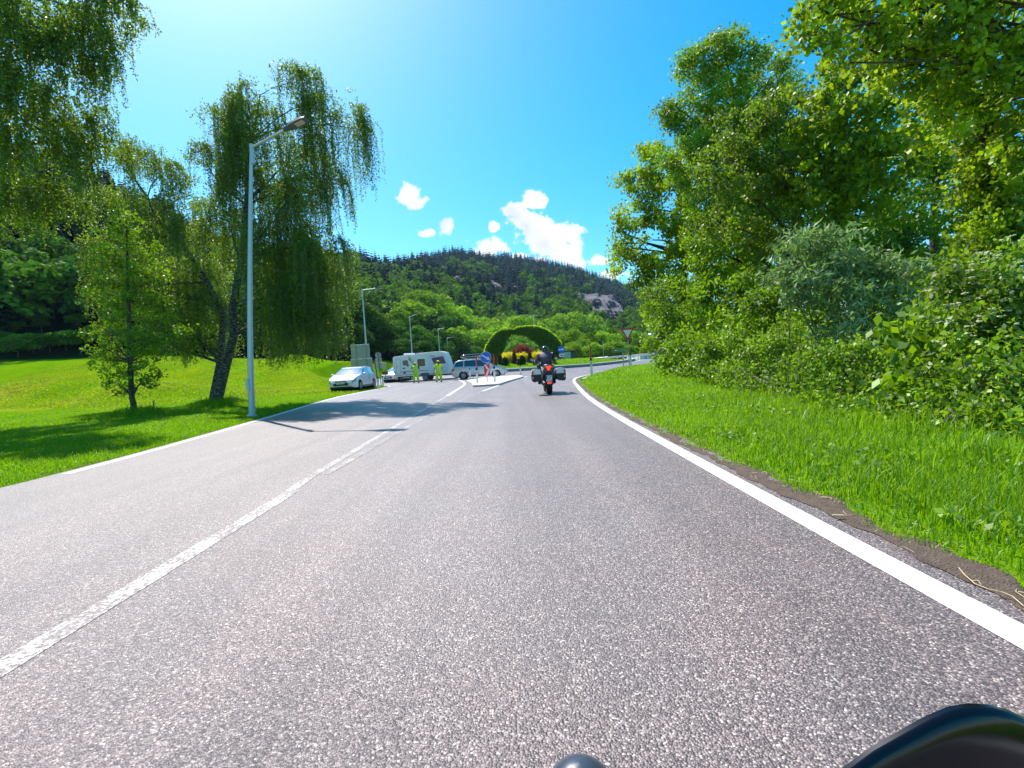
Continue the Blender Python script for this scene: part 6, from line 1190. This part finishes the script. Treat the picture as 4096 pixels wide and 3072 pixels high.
# ---------------------------------------------------------------- motorcycle and rider
D = 15.9; bb_ = gp(2190, D); MR = R(90); root = empty('touring_motorcycle', bb_, MR, 'dark touring motorcycle with two hard panniers and glowing red tail lamp', 'motorcycle')
def mwheel(x, r, w):
    e = bpy.data.objects.new('wheel', None); link(e, root); e.location = (x, 0, r); mb = MB(); pr = [(r * .72, -w * .42)] + [(r - (1 - math.cos(a)) * w * .42, math.sin(a) * w / 2) for a in np.linspace(-1.5, 1.5, 9)] + [(r * .72, w * .42), (r * .72, -w * .42)]; mb.lathe(pr, (0, 0, 0), 'Y', 32); mb.build('tyre', K['tyre'], e, smooth=50)
    mb = MB(); mb.lathe([(r * .74, -w * .4), (r * .66, -w * .3), (r * .66, w * .3), (r * .74, w * .4)], (0, 0, 0), 'Y', 28); mb.lathe([(.0, -.06), (.05, -.06), (.05, .06), (0, .06)], (0, 0, 0), 'Y', 16)
    for k in range(5): a = 2 * math.pi * k / 5; mb.tube([(0, 0, 0), (math.cos(a) * r * .68, 0, math.sin(a) * r * .68)], .018, 6)
    mb.build('rim', K['trim'], e, smooth=40)
mwheel(-.76, .325, .19); mwheel(.80, .31, .125)
def part(name, m, fn, smooth=40, parent=root): mb = MB(); fn(mb); return mb.build(name, m, parent, smooth=smooth)
part('swingarm', K['darkpole'], lambda b: (b.tube([(-.76, .12, .33), (-.1, .12, .42)], [.035, .05], 8), b.tube([(-.76, -.12, .33), (-.1, -.12, .42)], [.035, .05], 8)))
part('fork', K['darkpole'], lambda b: (b.tube([(.80, .1, .31), (.52, .1, .98)], .028, 8), b.tube([(.80, -.1, .31), (.52, -.1, .98)], .028, 8)))
part('engine', K['trim'], lambda b: (b.box((.12, 0, .46), (.62, .44, .40), bev=.08), b.box((.12, 0, .62), (.5, .56, .12), bev=.04)))
part('fairing', K['helmet'], lambda b: (b.ell((.55, 0, .84), (.36, .29, .27), 16, 10), b.ell((.35, 0, .62), (.42, .27, .30), 16, 10)))
part('windscreen', K['glass'], lambda b: b.add([(.78, -.18, .98), (.78, .18, .98), (.60, .20, 1.25), (.60, -.20, 1.25), (.76, -.17, .98), (.76, .17, .98), (.585, .19, 1.25), (.585, -.19, 1.25)], [(0, 1, 2, 3), (4, 7, 6, 5), (0, 4, 5, 1), (1, 5, 6, 2), (2, 6, 7, 3), (3, 7, 4, 0)]))
part('tank', K['helmet'], lambda b: b.ell((.20, 0, .86), (.34, .20, .17), 16, 10)); part('seat', K['black'], lambda b: (b.box((-.30, 0, .84), (.62, .32, .12), bev=.05), b.box((-.72, 0, .92), (.42, .28, .09), bev=.04)))
part('tail_fairing', K['helmet'], lambda b: b.add([(-.45, -.18, .72), (-.45, .18, .72), (-.45, .20, .90), (-.45, -.20, .90), (-1.02, -.13, .82), (-1.02, .13, .82), (-1.0, .20, .90), (-1.0, -.20, .90), (-1.0, .12, .94), (-1.0, -.12, .94), (-.45, .12, .94), (-.45, -.12, .94)], [(0, 1, 2, 3), (4, 7, 6, 5), (0, 4, 5, 1), (1, 5, 6, 2), (3, 7, 4, 0), (2, 6, 8, 10), (10, 8, 9, 11), (11, 9, 7, 3), (6, 7, 9, 8), (2, 10, 11, 3)]))
tl = part('tail_lamp', K['red_lit'], lambda b: b.ext([(-.085, .905), (.085, .905), (.05, .83), (.028, .775), (-.028, .775), (-.05, .83)], -1.055, -1.02, 'X'))
for sd in (1, -1):
    part('indicator', K['amber'], lambda b: b.ext([(sd * .09, .90), (sd * .19, .885), (sd * .16, .85), (sd * .06, .84)], -1.05, -1.015, 'X'))
    part('exhaust', K['darkpole'], lambda b: (b.tube([(-.15, sd * .15, .50), (-.55, sd * .13, .72), (-1.0, sd * .125, .755)], [.04, .055, .062], 14), b.tube([(-1.0, sd * .125, .755), (-1.03, sd * .125, .757)], [.066, .066], 14)))
    part('exhaust_outlet', K['black'], lambda b: (b.lathe([(0, -1.034), (.026, -1.034), (.026, -1.0)], (0, sd * .135, .785), 'X', 12), b.lathe([(0, -1.034), (.026, -1.034), (.026, -1.0)], (0, sd * .115, .725), 'X', 12)))
    pn = part('pannier', K['pannier'], lambda b: b.ext([(sd * .24, .47), (sd * .30, .455), (sd * .33, .435), (sd * .48, .42), (sd * .53, .47), (sd * .54, .66), (sd * .24, .66)], -.98, -.48, 'X'), 30)
    part('pannier_lid', K['pansilver'], lambda b: b.ext([(sd * .24, .663), (sd * .54, .663), (sd * .535, .76), (sd * .49, .82), (sd * .42, .84), (sd * .26, .82)], -.98, -.48, 'X'), 25, pn)
    part('reflector', K['red'], lambda b: b.box((-.985, sd * .505, .72), (.02, .05, .10)), 40, pn); part('badge', K['greypole'], lambda b: b.box((-.984, sd * .50, .56), (.012, .05, .06)), 40, pn)
    part('footpeg', K['chrome'], lambda b: b.tube([(-.05, sd * .12, .36), (-.05, sd * .30, .36)], .015, 8)); part('handlebar', K['black'], lambda b: b.tube([(.52, sd * .05, 1.0), (.46, sd * .2, 1.03), (.38, sd * .38, .99)], .017, 8))
    part('mirror', K['black'], lambda b: (b.tube([(.50, sd * .25, 1.02), (.52, sd * .38, 1.12)], .009, 6), b.ell((.52, sd * .42, 1.13), (.025, .085, .055), 14, 8)))
    part('mirror_glass', K['lens'], lambda b: b.ell((.497, sd * .42, 1.13), (.008, .07, .043), 14, 8))
part('number_plate', K['plate'], lambda b: b.box((-1.07, 0, .52), (.012, .18, .20), bev=.004)); part('plate_band', mat('plate blue band', (.01, .05, .4), .4), lambda b: b.box((-1.078, .072, .555), (.004, .03, .10)))
for tx, zz_ in (('TGU', .588), ('009', .522), ('AG40', .456)): text_mesh(root, 'plate_lettering', tx, .068, K['black'], (-1.079, -.01, zz_), (R(90), 0, R(-90)), .001)
part('rear_mudguard', K['black'], lambda b: b.add([(-1.02, -.10, .82), (-1.02, .10, .82), (-1.06, .10, .40), (-1.06, -.10, .40), (-1.0, -.10, .82), (-1.0, .10, .82), (-1.04, .10, .40), (-1.04, -.10, .40)], [(0, 1, 2, 3), (4, 7, 6, 5), (0, 4, 5, 1), (1, 5, 6, 2), (2, 6, 7, 3), (3, 7, 4, 0)])); part('rear_reflector', K['red_lit'], lambda b: b.box((-1.075, 0, .375), (.02, .12, .045), bev=.008))
# rider
rider = empty('person', bb_, MR, 'motorcyclist in black helmet and dark padded jacket sitting on the touring motorcycle', 'person')
J = {'pel': ((-.22, 0, .96), (.15, .15)), 'waist': ((-.16, 0, 1.08), (.13, .16)), 'chest': ((-.06, 0, 1.22), (.13, .18)), 'nb': ((.0, 0, 1.32), (.08, .09)), 'neck': ((.03, 0, 1.38), .055), 'head': ((.06, 0, 1.44), .09)}
E = [('pel', 'waist'), ('waist', 'chest'), ('chest', 'nb'), ('nb', 'neck'), ('neck', 'head')]
for sd, t in ((1, 'L'), (-1, 'R')):
    J.update({'s' + t: ((-.04, sd * .19, 1.28), .075), 'e' + t: ((.14, sd * .31, 1.07), .055), 'w' + t: ((.34, sd * .34, 1.02), .036), 'h' + t: ((-.16, sd * .11, .92), .10), 'k' + t: ((.24, sd * .23, .80), .075), 'a' + t: ((-.06, sd * .235, .42), .05), 't' + t: ((.10, sd * .255, .37), .036)}); E += [('chest', 's' + t), ('s' + t, 'e' + t), ('e' + t, 'w' + t), ('pel', 'h' + t), ('h' + t, 'k' + t), ('k' + t, 'a' + t), ('a' + t, 't' + t)]
ex = MB()
for sd in (1, -1): hand(ex, (.35, sd * .345, 1.015), (1, sd * .1, -.2), (0, 0, -1), .85, 1.05)
ex.ell((.14, 0, 1.44), (.03, .05, .06), 10, 8); skin_obj('body', J, E, K['jeans'], rider, 'pel', mb_extra=ex)
JJ = {k: (J[k][0], tuple(a * 1.14 for a in (J[k][1] if isinstance(J[k][1], tuple) else (J[k][1], J[k][1])))) for k in ('pel', 'waist', 'chest', 'nb', 'sL', 'eL', 'wL', 'sR', 'eR', 'wR')}; skin_obj('jacket', JJ, [e for e in E if e[0] in JJ and e[1] in JJ], K['leather'], rider, 'pel')
mb = MB(); mb.ell((.07, 0, 1.455), (.145, .122, .128), 20, 14); mb.ell((.16, 0, 1.42), (.07, .085, .08), 14, 10); mb.build('helmet', K['helmet'], rider, smooth=180); mb = MB(); mb.tube([(-.07, -.05, 1.385), (-.075, .0, 1.38), (-.07, .05, 1.385)], .008, 5); mb.build('helmet_trim', K['chrome'], rider)
for sd in (1, -1): mb = MB(); mb.ell((.12, sd * .365, 1.10), (.05, .02, .045), 10, 6); mb.build('elbow_patch', K['stripe'], rider, smooth=180); mb = MB(); mb.tube([(-.10, sd * .238, .50), (-.08, sd * .24, .37)], [.062, .058], 10); mb.ell((.02, sd * .25, .345), (.14, .05, .045), 14, 8); mb.build('boot', K['black'], rider, smooth=180)
# ---------------------------------------------------------------- our own motorcycle, only its edge in the frame
own = empty('handlebar_assembly', (0.2, .3, .4), 0, 'glossy black mirror shell and grey dome of the motorcycle carrying the camera', 'motorcycle')
def Lc(p): return Vector(p) - Vector((0.2, .3, .4))
out = [(3250, 3150), (3330, 3080), (3470, 2975), (3600, 2900), (3700, 2845), (3790, 2808), (3870, 2795), (3950, 2800), (4020, 2818), (4096, 2850), (4180, 2890), (4260, 2960), (4300, 3100), (4240, 3260), (4000, 3330), (3700, 3330), (3420, 3260)]
out = [(a + 20, b_ + 30) for a, b_ in out]; Dm = .62; cpx, cpy = 3850, 3150; mb = MB(); V = []; rings = [(math.cos(t_q), -.022 * math.sin(t_q)) for t_q in (0, .18, .42, .75, 1.15, 1.54)]
for (k, dz) in rings:
    for (a, b_) in out: q = P(cpx + (a - cpx) * k, cpy + (b_ - cpy) * k, Dm); d = Vector((0, 1, 0)); V.append(Lc(q) + d * dz * -0 + (Vector((0, -1, .25)).normalized() * -dz))
n = len(out); mb.add(V, [(i * n + j, i * n + (j + 1) % n, (i + 1) * n + (j + 1) % n, (i + 1) * n + j) for i in range(len(rings) - 1) for j in range(n)] + [tuple(5 * n + j for j in range(n))])
V2 = [Lc(P(a, b_, Dm)) for a, b_ in out] + [Lc(P(a, b_, Dm)) + Vector((0, .006, 0)) for a, b_ in out]; mb.add(V2, [(j, (j + 1) % n, (j + 1) % n + n, j + n) for j in range(n)] + [tuple(range(2 * n - 1, n - 1, -1))])
mb.build('mirror_shell', K['mirror_shell'], own, smooth=60)
mb = MB(); mb.tube([Lc(P(3900, 3300, .64)), Lc(P(3600, 3700, .62)), Lc(P(2700, 4400, .6))], [.014, .014, .016], 10); mb.build('mirror_stem', K['black'], own, smooth=60)
c = P(2326, 3205, .66); mb = MB(); mb.ell(Lc(c), (.055, .05, .058), 28, 18); mb.build('dome', K['dome'], own, smooth=180); mb = MB(); mb.tube([Lc(P(2250, 3420, .7)), Lc(c)], .03, 10); mb.tube([Lc(P(2330, 3260, .66)), Lc(P(2700, 4400, .6))], .02, 8); mb.build('bracket', K['black'], own, smooth=60)
# camper with bicycle at the far right of the roundabout
D = 55.0; x0_ = at(2632, D)[0]; cb2 = Vector((x0_ + 2.9, D, Hs(x0_ + 1, D))); root = empty('camper_van', cb2, R(8), 'dark camper leaving the roundabout, mostly hidden by the right hand shrubs', 'camper van')
def bp(pts, hwid, m, name): 
    mb = MB(); mb.ext(pts, -hwid, hwid, 'Y'); return mb.build(name, m, root)
bp([(-2.9, .45), (-2.95, 1.4), (-2.85, 2.55), (-2.6, 2.7), (1.6, 2.7), (2.1, 2.2), (2.9, 1.2), (3.05, .9), (3.0, .45)], 1.0, K['trim'], 'body'); mb = MB(); mb.ext([(-2.4, 1.5), (-2.4, 2.1), (1.3, 2.1), (1.9, 1.5)], -1.01, 1.01, 'Y'); mb.build('side_window', K['glass'], root)
mb = MB(); mb.ext([(-.75, 1.45), (.75, 1.45), (.7, 2.2), (-.7, 2.2)], -2.97, -2.9, 'X'); mb.build('rear_window', K['glass'], root)
for sx in (-2.0, 1.9):
    for sd in (1, -1): wheel(root, sx, sd * .88, .36, .22, 5, sd)
mb = MB(); mb.box((-3.02, 0, .55), (.14, 1.8, .22), bev=.05); mb.build('bumper', K['black'], root)
mb = MB(); [mb.tube([(-2.95, s_, 1.0), (-3.35, s_, 1.0), (-3.35, s_, 2.3), (-2.9, s_, 2.4)], .025, 6) for s_ in (-.5, .5)]; mb.tube([(-3.35, -.8, 1.02), (-3.35, .8, 1.02)], .03, 6); mb.build('bicycle_rack', K['darkpole'], root)
bk = empty('bicycle', cb2 + Matrix.Rotation(R(8), 3, 'Z') @ Vector((-3.5, 0, 1.05)), R(8), 'black bicycle carried upright on the rear rack of the dark camper', 'bicycle')
for (yy2, zz2, tag_) in ((-.52, 1.55, 0), (.5, .42, 1)):
    mb = MB(); ring = [(0, yy2 + .33 * math.cos(a_), zz2 + .33 * math.sin(a_)) for a_ in np.linspace(0, 2 * math.pi, 25)]; mb.tube(ring, .026, 6)
    for k in range(10): a_ = math.pi * k / 10; mb.tube([(0, yy2 + .32 * math.cos(a_), zz2 + .32 * math.sin(a_)), (0, yy2 - .32 * math.cos(a_), zz2 - .32 * math.sin(a_))], .004, 3)
    mb.build('wheel', K['tyre'], bk)
mb = MB(); pz = [(0, -.52, 1.55), (0, -.1, 1.45), (0, .05, .95), (0, -.35, .85)]; mb.tube([pz[1], pz[2], pz[3], pz[1]], .022, 6); mb.tube([pz[0], pz[3]], .018, 6); mb.tube([pz[2], (0, .5, .42)], .018, 6); mb.build('frame', K['black'], bk)
mb = MB(); mb.tube([(-.25, -.52, 1.9), (.25, -.52, 1.9)], .015, 6); mb.tube([(0, -.52, 1.9), (0, -.52, 1.55)], .018, 6); mb.build('handlebar', K['black'], bk); mb = MB(); mb.box((0, .2, 1.3), (.12, .24, .05), bev=.02); mb.build('saddle', K['black'], bk)
# pale hall behind the trees on the right
D = 135.0; xa, xb = at(2560, D)[0], at(2760, D)[0]; zt = P(2600, 1345, D).z; z0 = Hs(xa, D) - 1; root = empty('industrial_hall', ((xa + xb) / 2, D, z0), R(4), 'pale blue industrial hall with rounded white roof lights beyond the trees on the right', 'building'); W2 = (xb - xa) / 2; hh = zt - z0
mb = MB(); mb.box((0, 6, hh / 2), (2 * W2, 12, hh)); mb.build('wall', K['wallw'], root); mb = MB(); mb.box((0, 6, hh + .15), (2 * W2 + .8, 12.8, .35)); mb.build('roof', K['greypole'], root)
for k in range(5):
    mb = MB(); xx = -W2 + 1.6 + k * 2.9; n = 10; V = []
    for y_ in (0, 9): V += [(xx + 1.15 * math.cos(math.pi * i / n), y_, hh + .32 + .75 * math.sin(math.pi * i / n)) for i in range(n + 1)]
    m_ = n + 1; mb.add(V, [(i, i + 1, i + 1 + m_, i + m_) for i in range(n)] + [tuple(range(m_)), tuple(range(2 * m_ - 1, m_ - 1, -1))]); mb.build('roof_light', K['white'], root)
mb = MB(); mb.box((0, -.03, hh - 1.1), (2 * W2 - .2, .05, 1.6)); mb.build('window_band', K['teal'], root)
# ---------------------------------------------------------------- planting on the central island
DH = 65.0
def ipos(px, D): x, y = at(px, D); return Vector((x, y, Hs(x, y)))
hb0 = ipos(2095, DH); hroot = empty('hedge_arch', hb0, 0, 'tall clipped hedge trained into a round arch on the central island', 'hedge')
outer = [(1941, 1462), (1941, 1430), (1944, 1405), (1951, 1381), (1967, 1356), (1987, 1334), (2008, 1324), (2037, 1322), (2063, 1322), (2070, 1314), (2099, 1310), (2135, 1310), (2162, 1315), (2189, 1327), (2216, 1347), (2235, 1370), (2242, 1392), (2244, 1425), (2244, 1452)]
inner = [(1998, 1462), (1998, 1430), (2006, 1410), (2014, 1388), (2024, 1362), (2034, 1342), (2044, 1333), (2058, 1331), (2072, 1331), (2085, 1334), (2108, 1342), (2128, 1356), (2146, 1366), (2158, 1378), (2164, 1392), (2168, 1404), (2172, 1412), (2175, 1430), (2175, 1450)]
n = len(outer)
def dens_curve(c, k=6):
    o = []
    for a, b in zip(c[:-1], c[1:]): o += [(a[0] + (b[0] - a[0]) * i / k, a[1] + (b[1] - a[1]) * i / k) for i in range(k)]
    return o + [c[-1]]
oc, ic = dens_curve(outer), dens_curve(inner); TH_ = .95
def toL(q, dy): p = P(q[0], q[1], DH); return (p.x - hb0.x, dy, p.z - hb0.z)
mb = MB(); m_ = len(oc); oc2 = [(a + (c - a) * .16, b + (d - b) * .16 + 1.5) for (a, b), (c, d) in zip(oc, ic)]; ic2 = [(c + (a - c) * .10, d + (b - d) * .10) for (a, b), (c, d) in zip(oc, ic)]; V = [toL(q, -TH_ + .22) for q in oc2] + [toL(q, -TH_ + .22) for q in ic2] + [toL(q, TH_ - .22) for q in oc2] + [toL(q, TH_ - .22) for q in ic2]
def shrink(): pass
mb.add(V, [(i, i + 1, m_ + i + 1, m_ + i) for i in range(m_ - 1)] + [(2 * m_ + i, 3 * m_ + i, 3 * m_ + i + 1, 2 * m_ + i + 1) for i in range(m_ - 1)] + [(i, 2 * m_ + i, 2 * m_ + i + 1, i + 1) for i in range(m_ - 1)] + [(m_ + i, m_ + i + 1, 3 * m_ + i + 1, 3 * m_ + i) for i in range(m_ - 1)])
mb.build('hedge_core', K['lf_box'], hroot)
N_ = 44000; fi = rng.uniform(0, m_ - 1.001, N_); i0 = fi.astype(int); fr = (fi - i0)[:, None]; OC = np.array([toL(q, 0) for q in oc]); IC = np.array([toL(q, 0) for q in ic]); po = OC[i0] * (1 - fr) + OC[i0 + 1] * fr; pi_ = IC[i0] * (1 - fr) + IC[i0 + 1] * fr
face = rng.choice(4, N_, p=[.36, .10, .38, .16]); t = rng.uniform(0, 1, N_); t = np.where(face == 2, 0, np.where(face == 3, 1, t)); pos = po * (1 - t[:, None]) + pi_ * t[:, None]; dy = np.where(face == 0, -TH_, np.where(face == 1, TH_, rng.uniform(-TH_, TH_, N_))); pos[:, 1] = dy; pos += rng.normal(0, .07, pos.shape)
keep = pos[:, 2] > .0; pos = pos[keep]; V, Q = leaf_quads(pos, .17, up=.2, elong=1.5, down=.2); np_mesh('foliage', V, Q, K['lf_hedge'], hroot, tint=np.clip(rng.normal(.5, .3, len(Q)), 0, 1))
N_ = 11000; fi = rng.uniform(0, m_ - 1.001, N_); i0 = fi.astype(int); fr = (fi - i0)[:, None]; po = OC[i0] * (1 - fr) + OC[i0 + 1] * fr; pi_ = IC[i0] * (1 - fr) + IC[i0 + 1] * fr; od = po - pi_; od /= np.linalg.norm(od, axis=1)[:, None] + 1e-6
pos = po + od * rng.uniform(-.12, .22, N_)[:, None]; pos[:, 1] = rng.uniform(-TH_ - .1, TH_, N_); pos = pos[pos[:, 2] > .1]; V, Q = leaf_quads(pos, .15, up=.1, elong=1.6, down=-.4); np_mesh('lit_rim_leaves', V, Q, leafmat('hedge leaves with painted rim light', (.24, .38, .006), (.42, .56, .010), (.62, .85, .012), trans=.55), hroot, tint=np.clip(rng.normal(.5, .3, len(Q)), 0, 1))  # outer leaves in a brighter colour that paints the sunlit rim of the arch
def topiary(name, label, px, D, py_top, py_bot, wpx, shape, leafm, nq=1600, group=None, s=.10, squash=.6):
    b = ipos(px, D); x = b.x; zt = P(px, py_top, D).z; h = max(.25, zt - b.z); w = wpx / 2 * D / F; root = empty(name, b, 0, label, 'shrub', group)
    u_ = rng.uniform(0, 1, nq); a = rng.uniform(0, 6.28, nq)
    if shape == 'cone': rr2 = w * np.clip((1 - u_) ** .62, .05, 1) * np.clip(u_ * 6 + .75, 0, 1)
    elif shape == 'col': rr2 = w * np.clip((1 - u_ ** 5), .1, 1) ** .5
    else: u_ = rng.uniform(0, 1, nq) ** .8; rr2 = w * np.sqrt(np.clip(1 - (u_ * 1.25 - .35) ** 2 / .81, .02, 1))
    jit = 1 + rng.normal(0, .06, nq); pos = np.stack([np.cos(a) * rr2 * jit, np.sin(a) * rr2 * jit, u_ * h], 1)
    k = 10; zz_ = np.linspace(0, 1, k); mb = MB(); prof = []
    for q in zz_:
        if shape == 'cone': r_q = w * max(.04, (1 - q) ** .62) * min(1, q * 6 + .75)
        elif shape == 'col': r_q = w * max(.1, 1 - q ** 5) ** .5
        else: r_q = w * math.sqrt(max(.02, 1 - (q * 1.25 - .35) ** 2 / .81))
        prof.append((r_q * .9, q * h * .97))
    mb.lathe(prof + [(0, h * .97)], (0, 0, 0), 'Z', 14); mb.build('stem', K['bark'], root)
    V, Q = leaf_quads(pos, s, up=.2, elong=1.5, down=.1); np_mesh('foliage', V, Q, leafm, root, tint=np.clip(rng.normal(.5, .3, len(Q)), 0, 1)); return root
D = 57.0
topiary('topiary_cone', 'brown clipped topiary cone, the left one of two before the yellow bushes', 2059, D, 1404, 1448, 23, 'cone', K['lf_brown'])
topiary('topiary_cone', 'brown clipped topiary cone, the right one of two before the yellow bushes', 2121, D, 1403, 1441, 23, 'cone', K['lf_brown'])
topiary('topiary_column', 'brown clipped column shrub left of the yellow bushes', 2001, D, 1416, 1450, 16, 'col', K['lf_brown'])
topiary('topiary_column', 'narrow brown column shrub behind the keep right sign', 1969, 59, 1413, 1438, 12, 'col', K['lf_brown'])
topiary('topiary_ball', 'low brown clipped mound beside the keep right sign', 1975, 56, 1434, 1446, 24, 'ball', K['lf_brown'])
topiary('box_ball', 'dark green box ball left of the left topiary cone', 2021, 56, 1430, 1452, 25, 'ball', K['lf_box']); topiary('box_ball', 'dark green box ball between the two topiary cones', 2090, 56, 1423, 1445, 23, 'ball', K['lf_box'])
topiary('topiary_column', 'brown column shrub just left of the motorcyclist', 2155, D, 1418, 1443, 14, 'col', K['lf_brown'])
topiary('topiary_ball', 'bronze round bush above the right shoulder of the motorcyclist', 2207, 60, 1401, 1416, 22, 'ball', K['lf_brown']); topiary('box_ball', 'lime green round bush right of the motorcyclist', 2213, 56, 1415, 1430, 20, 'ball', K['lf_yel'])
topiary('box_ball', 'small dark box shrub beside the left topiary cone', 2076, 55.5, 1437, 1450, 14, 'ball', K['lf_box'], 700); topiary('box_ball', 'small dark box shrub beside the right topiary cone', 2139, 55.5, 1433, 1445, 14, 'ball', K['lf_box'], 700)
def dome(name, label, lobes, leafm, s, lai, px, D, cat='shrub', group=None): 
    b = ipos(px, D); return bush(name, label, cat, b, [lob(*q) for q in lobes], leafm, 0, s, stems=8, clump=.3, lai=lai, up=.3, group=group)
dome('crimson_maple', 'low domed crimson maple inside the hedge arch', [(2090, 1400, 61, .72), (2062, 1410, 61, .5), (2118, 1409, 61, .55), (2080, 1392, 61.5, .4), (2105, 1396, 61, .45), (2047, 1416, 61, .35), (2132, 1415, 61, .3)], K['lf_red'], .11, 3.0, 2090, 61, 'tree')
for i, (px, py, w) in enumerate([(2022, 1424, .42), (2040, 1421, .4), (2078, 1421, .42), (2097, 1419, .42), (2142, 1418, .42), (2160, 1417, .42), (2103, 1428, .35), (2150, 1426, .38), (2036, 1433, .34), (2030, 1428, .36), (2085, 1430, .3)]):
    dome('golden_shrub', 'golden yellow low shrub in the flower bed before the crimson maple', [(px, py, 58.5, w), (px + 6, py + 4, 58.2, w * .7), (px - 6, py + 3, 58.4, w * .7)], K['lf_yellow'], .10, 2.6, px, 58.6, group='golden shrubs in the island flower bed')
dome('weeping_shrub', 'large pale green weeping bush filling the opening of the hedge arch', [(2085, 1372, 74, 1.5), (2060, 1392, 74, 1.2), (2115, 1388, 74, 1.4), (2035, 1410, 74, 1.0), (2145, 1385, 75, 1.1), (2150, 1405, 74, 1.1), (2090, 1405, 74, 1.6), (2040, 1425, 74, 1.0), (2100, 1350, 75, .6)], K['lf_weep'], .20, 2.6, 2090, 74, 'tree')
D = 66.0; b = ipos(2271, D); root = empty('glazed_shelter', b, R(-3), 'small shelter with a pale glazed side and dark flat roof right of the hedge arch', 'shelter'); z0, z1 = P(2271, 1434, D).z - b.z, P(2271, 1407, D).z - b.z
mb = MB(); mb.box((0, 0, (z0 + z1) / 2), (27 * D / F, .1, z1 - z0)); mb.build('glazed_side', K['teal'], root); mb = MB(); mb.box((.45, .8, z1 + .06), (60 * D / F, 1.9, .12)); mb.build('roof', K['black'], root); mb = MB(); mb.box((.75, 1.5, (z1 + min(0, z0)) / 2), (1.0, .1, z1 + .1)); mb.build('rear_panel', K['darkpole'], root)
for sx in (-.47, 1.45): mb = MB(); mb.box((sx, .02, z1 / 2), (.07, .07, z1 + .2)); mb.build('post', K['darkpole'], root)
# grass blades over the edge of the island mound
n = 26000; a = rng.uniform(R(195), R(345), n); r_b = IR - .25 - np.abs(rng.normal(0, 3.2, n)); x = ICX + r_b * np.cos(a); y = ICY + r_b * np.sin(a); k = (r_b > 5) & (y < 68); p = np.stack([x[k], y[k], H(x[k], y[k])], 1)
blades('grass', p, rng.uniform(.05, .12, len(p)), np.full(len(p), .05), K['mow'], .5, label='short lawn grass on the mound of the central island', cat='grass')
